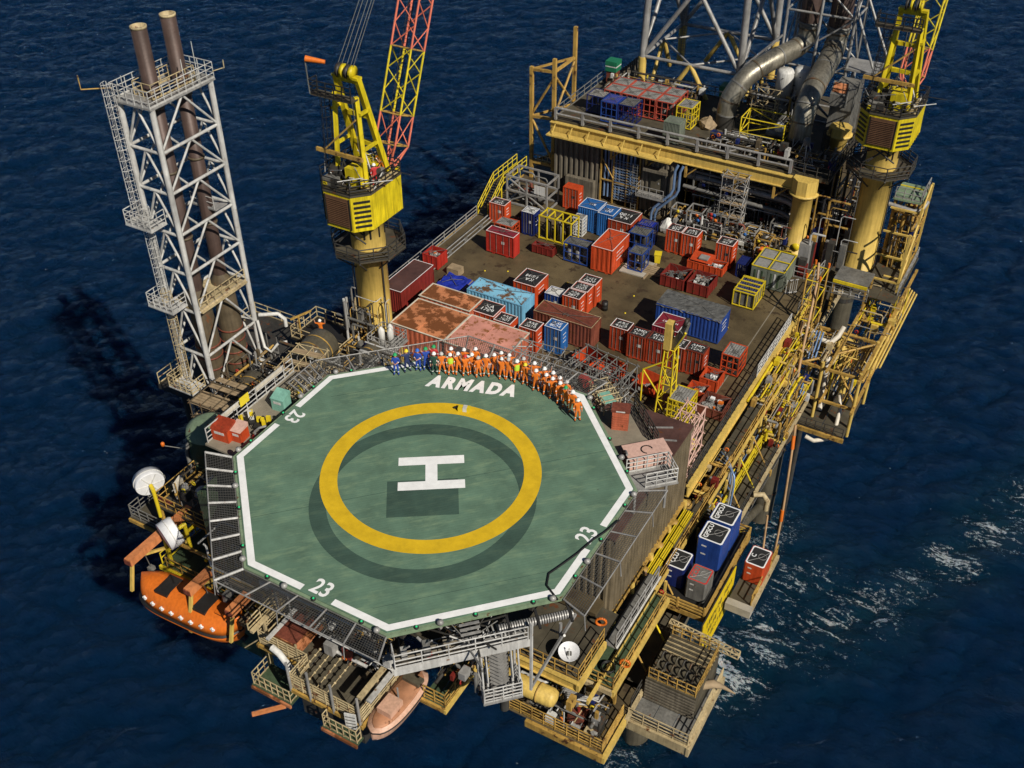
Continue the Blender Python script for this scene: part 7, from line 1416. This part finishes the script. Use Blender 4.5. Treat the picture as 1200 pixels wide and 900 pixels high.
for s_ in (-.7,.7): bar('stringer', dg2(12.5,-.9+s_,GZ-.2), dg2(13.4,-.9+s_,-4.8), .07, 'white_steel', sdn, 6); bar('handrail', dg2(12.5,-.9+s_,GZ+.8), dg2(13.4,-.9+s_,-3.8), .045, 'white_steel', sdn, 6)
MB().prism([dg2(12.3,-2.05,0)[:2],dg2(13.8,-2.05,0)[:2],dg2(13.8,.2,0)[:2],dg2(12.3,.2,0)[:2]], -5.15, -5.0).obj('landing', 'galv', sdn); railing(sdn, [dg2(12.4,-2.0,-5.0),dg2(13.75,-2.0,-5.0),dg2(13.75,.15,-5.0),dg2(12.4,.15,-5.0)], 'white_steel', 1.15, .5, .04, (1.,.75,.5,.25))
for s_ in (-1.95,.1): bar('hanger', dg2(12.4,s_,-5.1), dg2(12.2,s_,GZ-.2), .09, 'white_steel', sdn, 6); bar('hanger', dg2(13.7,s_,-5.1), dg2(13.0,s_,GZ-.3), .06, 'white_steel', sdn, 6)
for k, (a, b, sx, h, m_, l) in enumerate(((12.5,2.9,.55,.8,'grey_steel','grey control box on the silver gangway'),(12.4,4.1,.45,.6,'galv','small pale valve unit at the gangway end'),(12.5,1.8,.5,.5,'walk_beige','beige box in the middle of the silver gangway'))):
    c = dg2(a,b,GZ+.01); t = thing('control_box', l, 'box', c, rad(-45), 'boxes on the gangway'); MB().cbox(0,0,0,sx,sx*.7,h).obj('body', m_, t); MB().box(-sx*.3,-sx*.36,h*.4,sx*.3,-sx*.352,h*.7).obj('panel', 'white_box', t); bar('conduit', (0,0,h), (.2,.3,h+.4), .05, 'galv', t, 5)
# ---------------------------------------------------------------- dense pipework and small gear
PALS = {'y': ('ochre','ochre_clean','frame_yellow','dark_steel','galv','ochre','cream'), 'd': ('dark_steel','grey_steel','galv','ochre','stack_rust','dark_steel','white_steel'), 'c': ('cream','galv','white_steel','ochre','dark_steel','grey_steel')}
def cluster(label, box, n, seed, pal='y', boxes=6, name='pipework', cat='pipework', axes='xyz', rmax=.12, valves=4):
    rn = random.Random(seed); pl = PALS[pal]; c = ((box[0]+box[3])/2, (box[1]+box[4])/2, box[2])
    t = thing(name, label, cat, c, 0, 'pipework along the platform sides')
    def rp_(): return Vector((rn.uniform(box[0],box[3])-c[0], rn.uniform(box[1],box[4])-c[1], rn.uniform(0,box[5]-box[2])))
    sz = Vector((box[3]-box[0], box[4]-box[1], box[5]-box[2]))
    for k in range(n):
        p = rp_(); ax = rn.choice(axes); i = 'xyz'.index(ax); r = rn.choice((.035,.05,.07,rmax)); q = p.copy(); lo = (-sz.x/2,-sz.y/2,0)[i]; hi = (sz.x/2,sz.y/2,sz.z)[i]; L = rn.uniform(.35,.95)*sz[i]
        a = rn.uniform(lo, max(lo,hi-L)); p[i] = a; q[i] = a+L
        if rn.random() < .5:
            j = rn.choice([u for u in (0,1,2) if u != i]); w = q.copy(); w[j] = min(max(w[j]+rn.choice((-1,1))*rn.uniform(.3,1.2), (-sz.x/2,-sz.y/2,0)[j]), (sz.x/2,sz.y/2,sz.z)[j]); m1 = q.copy(); m1[i] -= .15
            if (w-q).length > .2: MB().path([p, m1, q+(w-q).normalized()*.12, w], r, 6).obj('pipe', rn.choice(pl), t); continue
        bar('pipe', p, q, r, rn.choice(pl), t, 6)
    for k in range(boxes):
        p = rp_(); a, b, h = rn.uniform(.2,.7), rn.uniform(.2,.8), rn.uniform(.25,.9); MB().cbox(p.x,p.y,p.z*.8,a,b,h).obj('junction_box', rn.choice(pl+('red_dark','white_box','blue_dark')), t)
    for k in range(valves):
        p = rp_(); MB().lathe([(.12,-.03),(.2,-.03),(.2,.03),(.12,.03)], tuple(p), 10, rn.choice('XY')).obj('valve_wheel', rn.choice(('red','frame_yellow','boat_orange','galv')), t)
    return t
cluster('yellow and grey pipes under the deck edge beside the brown rusty basket', (10.9,19.5,-15.4,12.6,26,-12.7), 26, 101)
cluster('yellow and grey pipes under the deck edge beside the blue bent pipes', (10.9,26,-15.4,12.6,33,-12.7), 30, 102)
cluster('yellow and grey pipes under the white railing at the deck edge', (11.0,33,-15.4,12.8,40,-11.4), 40, 103)
cluster('packed yellow pipes around the foot of the hose rack', (11.0,40,-15.2,14.6,45,-11.0), 48, 104, boxes=10)
cluster('ochre pipe bracing outside the deck corner below the grey shelter roof', (14.8,41,-17.5,18.2,48,-12.2), 46, 105)
cluster('ochre pipe bracing below the far right crane pedestal', (14.8,48.5,-16.5,18.6,55,-10.8), 52, 106)
cluster('ochre and cream risers beside the far right crane pedestal', (14.7,57,-11.5,17.4,60,-4.6), 44, 107, axes='zzxy')
cluster('yellow pipes beneath the lowest side walkway', (11.0,4,-19.6,13.8,20,-16.4), 36, 108)
cluster('rusty pipes beneath the far half of the lowest side walkway', (11.0,20,-19.6,14.0,36,-16.4), 40, 109, 'd')
cluster('dark pipework between front decks below the dish', (7.2,-2.4,-15.4,11.4,1.5,-12.4), 44, 110, 'd', boxes=10)
cluster('cream and rusty pipes at the front corner deck', (8.6,-2.7,-15.4,13.4,-.6,-13.6), 34, 111, 'c', boxes=9)
cluster('pipes at the foot of the corrugated block wall', (11.2,3.6,-14.6,13.0,9.4,-12.7), 30, 112)
cluster('dark pipework under the safety net by the lifeboat', (-12.5,-8.8,-11.5,-6.8,-5.0,-4.5), 60, 113, 'd', boxes=12)
cluster('dark pipework behind the white dishes', (-19.6,-4.4,-9.0,-14.6,-.6,-6.2), 44, 114, 'd', boxes=10)
cluster('brown pipework at the foot of the pale tower', (-27.0,6.6,-10.6,-21.5,14.5,-7.2), 56, 115, 'd', boxes=10)
cluster('cream and grey pipework beyond the olive tanks', (-22.5,13.5,-10.6,-16.2,19.5,-7.0), 50, 116, 'c', boxes=10)
cluster('grey pipework at the left crane pedestal foot', (-21.8,17.6,-10.3,-17.6,20.2,-3.8), 34, 117, 'c', axes='zzx')
cluster('process pipework on the roof between loose pipes and duct', (-3.6,55.4,-2.35,3.6,57.4,-.6), 40, 118, 'd', boxes=8)
cluster('process pipework on the roof around the white lagged tanks', (-2.8,61.5,-2.35,3.2,67,1.8), 60, 119, 'd', boxes=14)
cluster('pipework on the roof edge in front of the right duct', (3.6,55.2,-2.35,8.8,58.2,-.4), 44, 120, 'd', boxes=8)
cluster('pipework between the far crane and the grey housing', (8.6,57,-10,12.0,66,-1.0), 70, 121, 'd', boxes=14)
cluster('pipework on the process roof behind the red cages', (-19,63.2,-2.35,-8,67.6,-.6), 50, 122, 'd', boxes=14)
cluster('tangled pipework high in the shadowed process bay', (-6.0,54.9,-7.6,6.0,57.2,-4.0), 70, 123, 'd', boxes=10, axes='xxyz')
cluster('low pipework across the shadowed process bay', (-5.8,51.6,-10.3,6.2,54.4,-8.2), 80, 124, 'd', boxes=16, valves=10)
cluster('small gear and pipes under the front gangway', (5.6,-9.6,-6.5,9.2,-6.0,-2.2), 40, 125, 'c', boxes=6)
cluster('clutter under the net along the balcony front', (-5.6,-10.4,-6.0,3.8,-8.2,-2.0), 40, 126, 'd', boxes=8)
cluster('rusty gear on the front balcony floor', (-2.0,-9.6,-8.5,2.4,-7.8,-7.2), 26, 127, 'd', boxes=8)
cluster('yellow pipe clutter on the upper side walkway beside the white railing', (11.0,30,-12.4,12.3,42,-10.9), 40, 130, boxes=14)
cluster('yellow pipe clutter on the upper side walkway by the brown roof', (11.0,17.5,-12.4,12.2,24,-11.4), 18, 131, boxes=6)
cluster('yellow pipe clutter at the outer walkway far end', (12.7,30,-15.5,14.3,39,-12.8), 44, 132, boxes=10)
cluster('scaffold tubes and valves beyond the left walkway', (-20.2,4.5,-10.6,-16.2,11.5,-4.2), 70, 133, 'c', boxes=12)
cluster('cream railings and gear beyond the left helideck corner', (-17.5,9.0,-9.5,-12.5,15.0,-5.0), 60, 134, 'c', boxes=10)
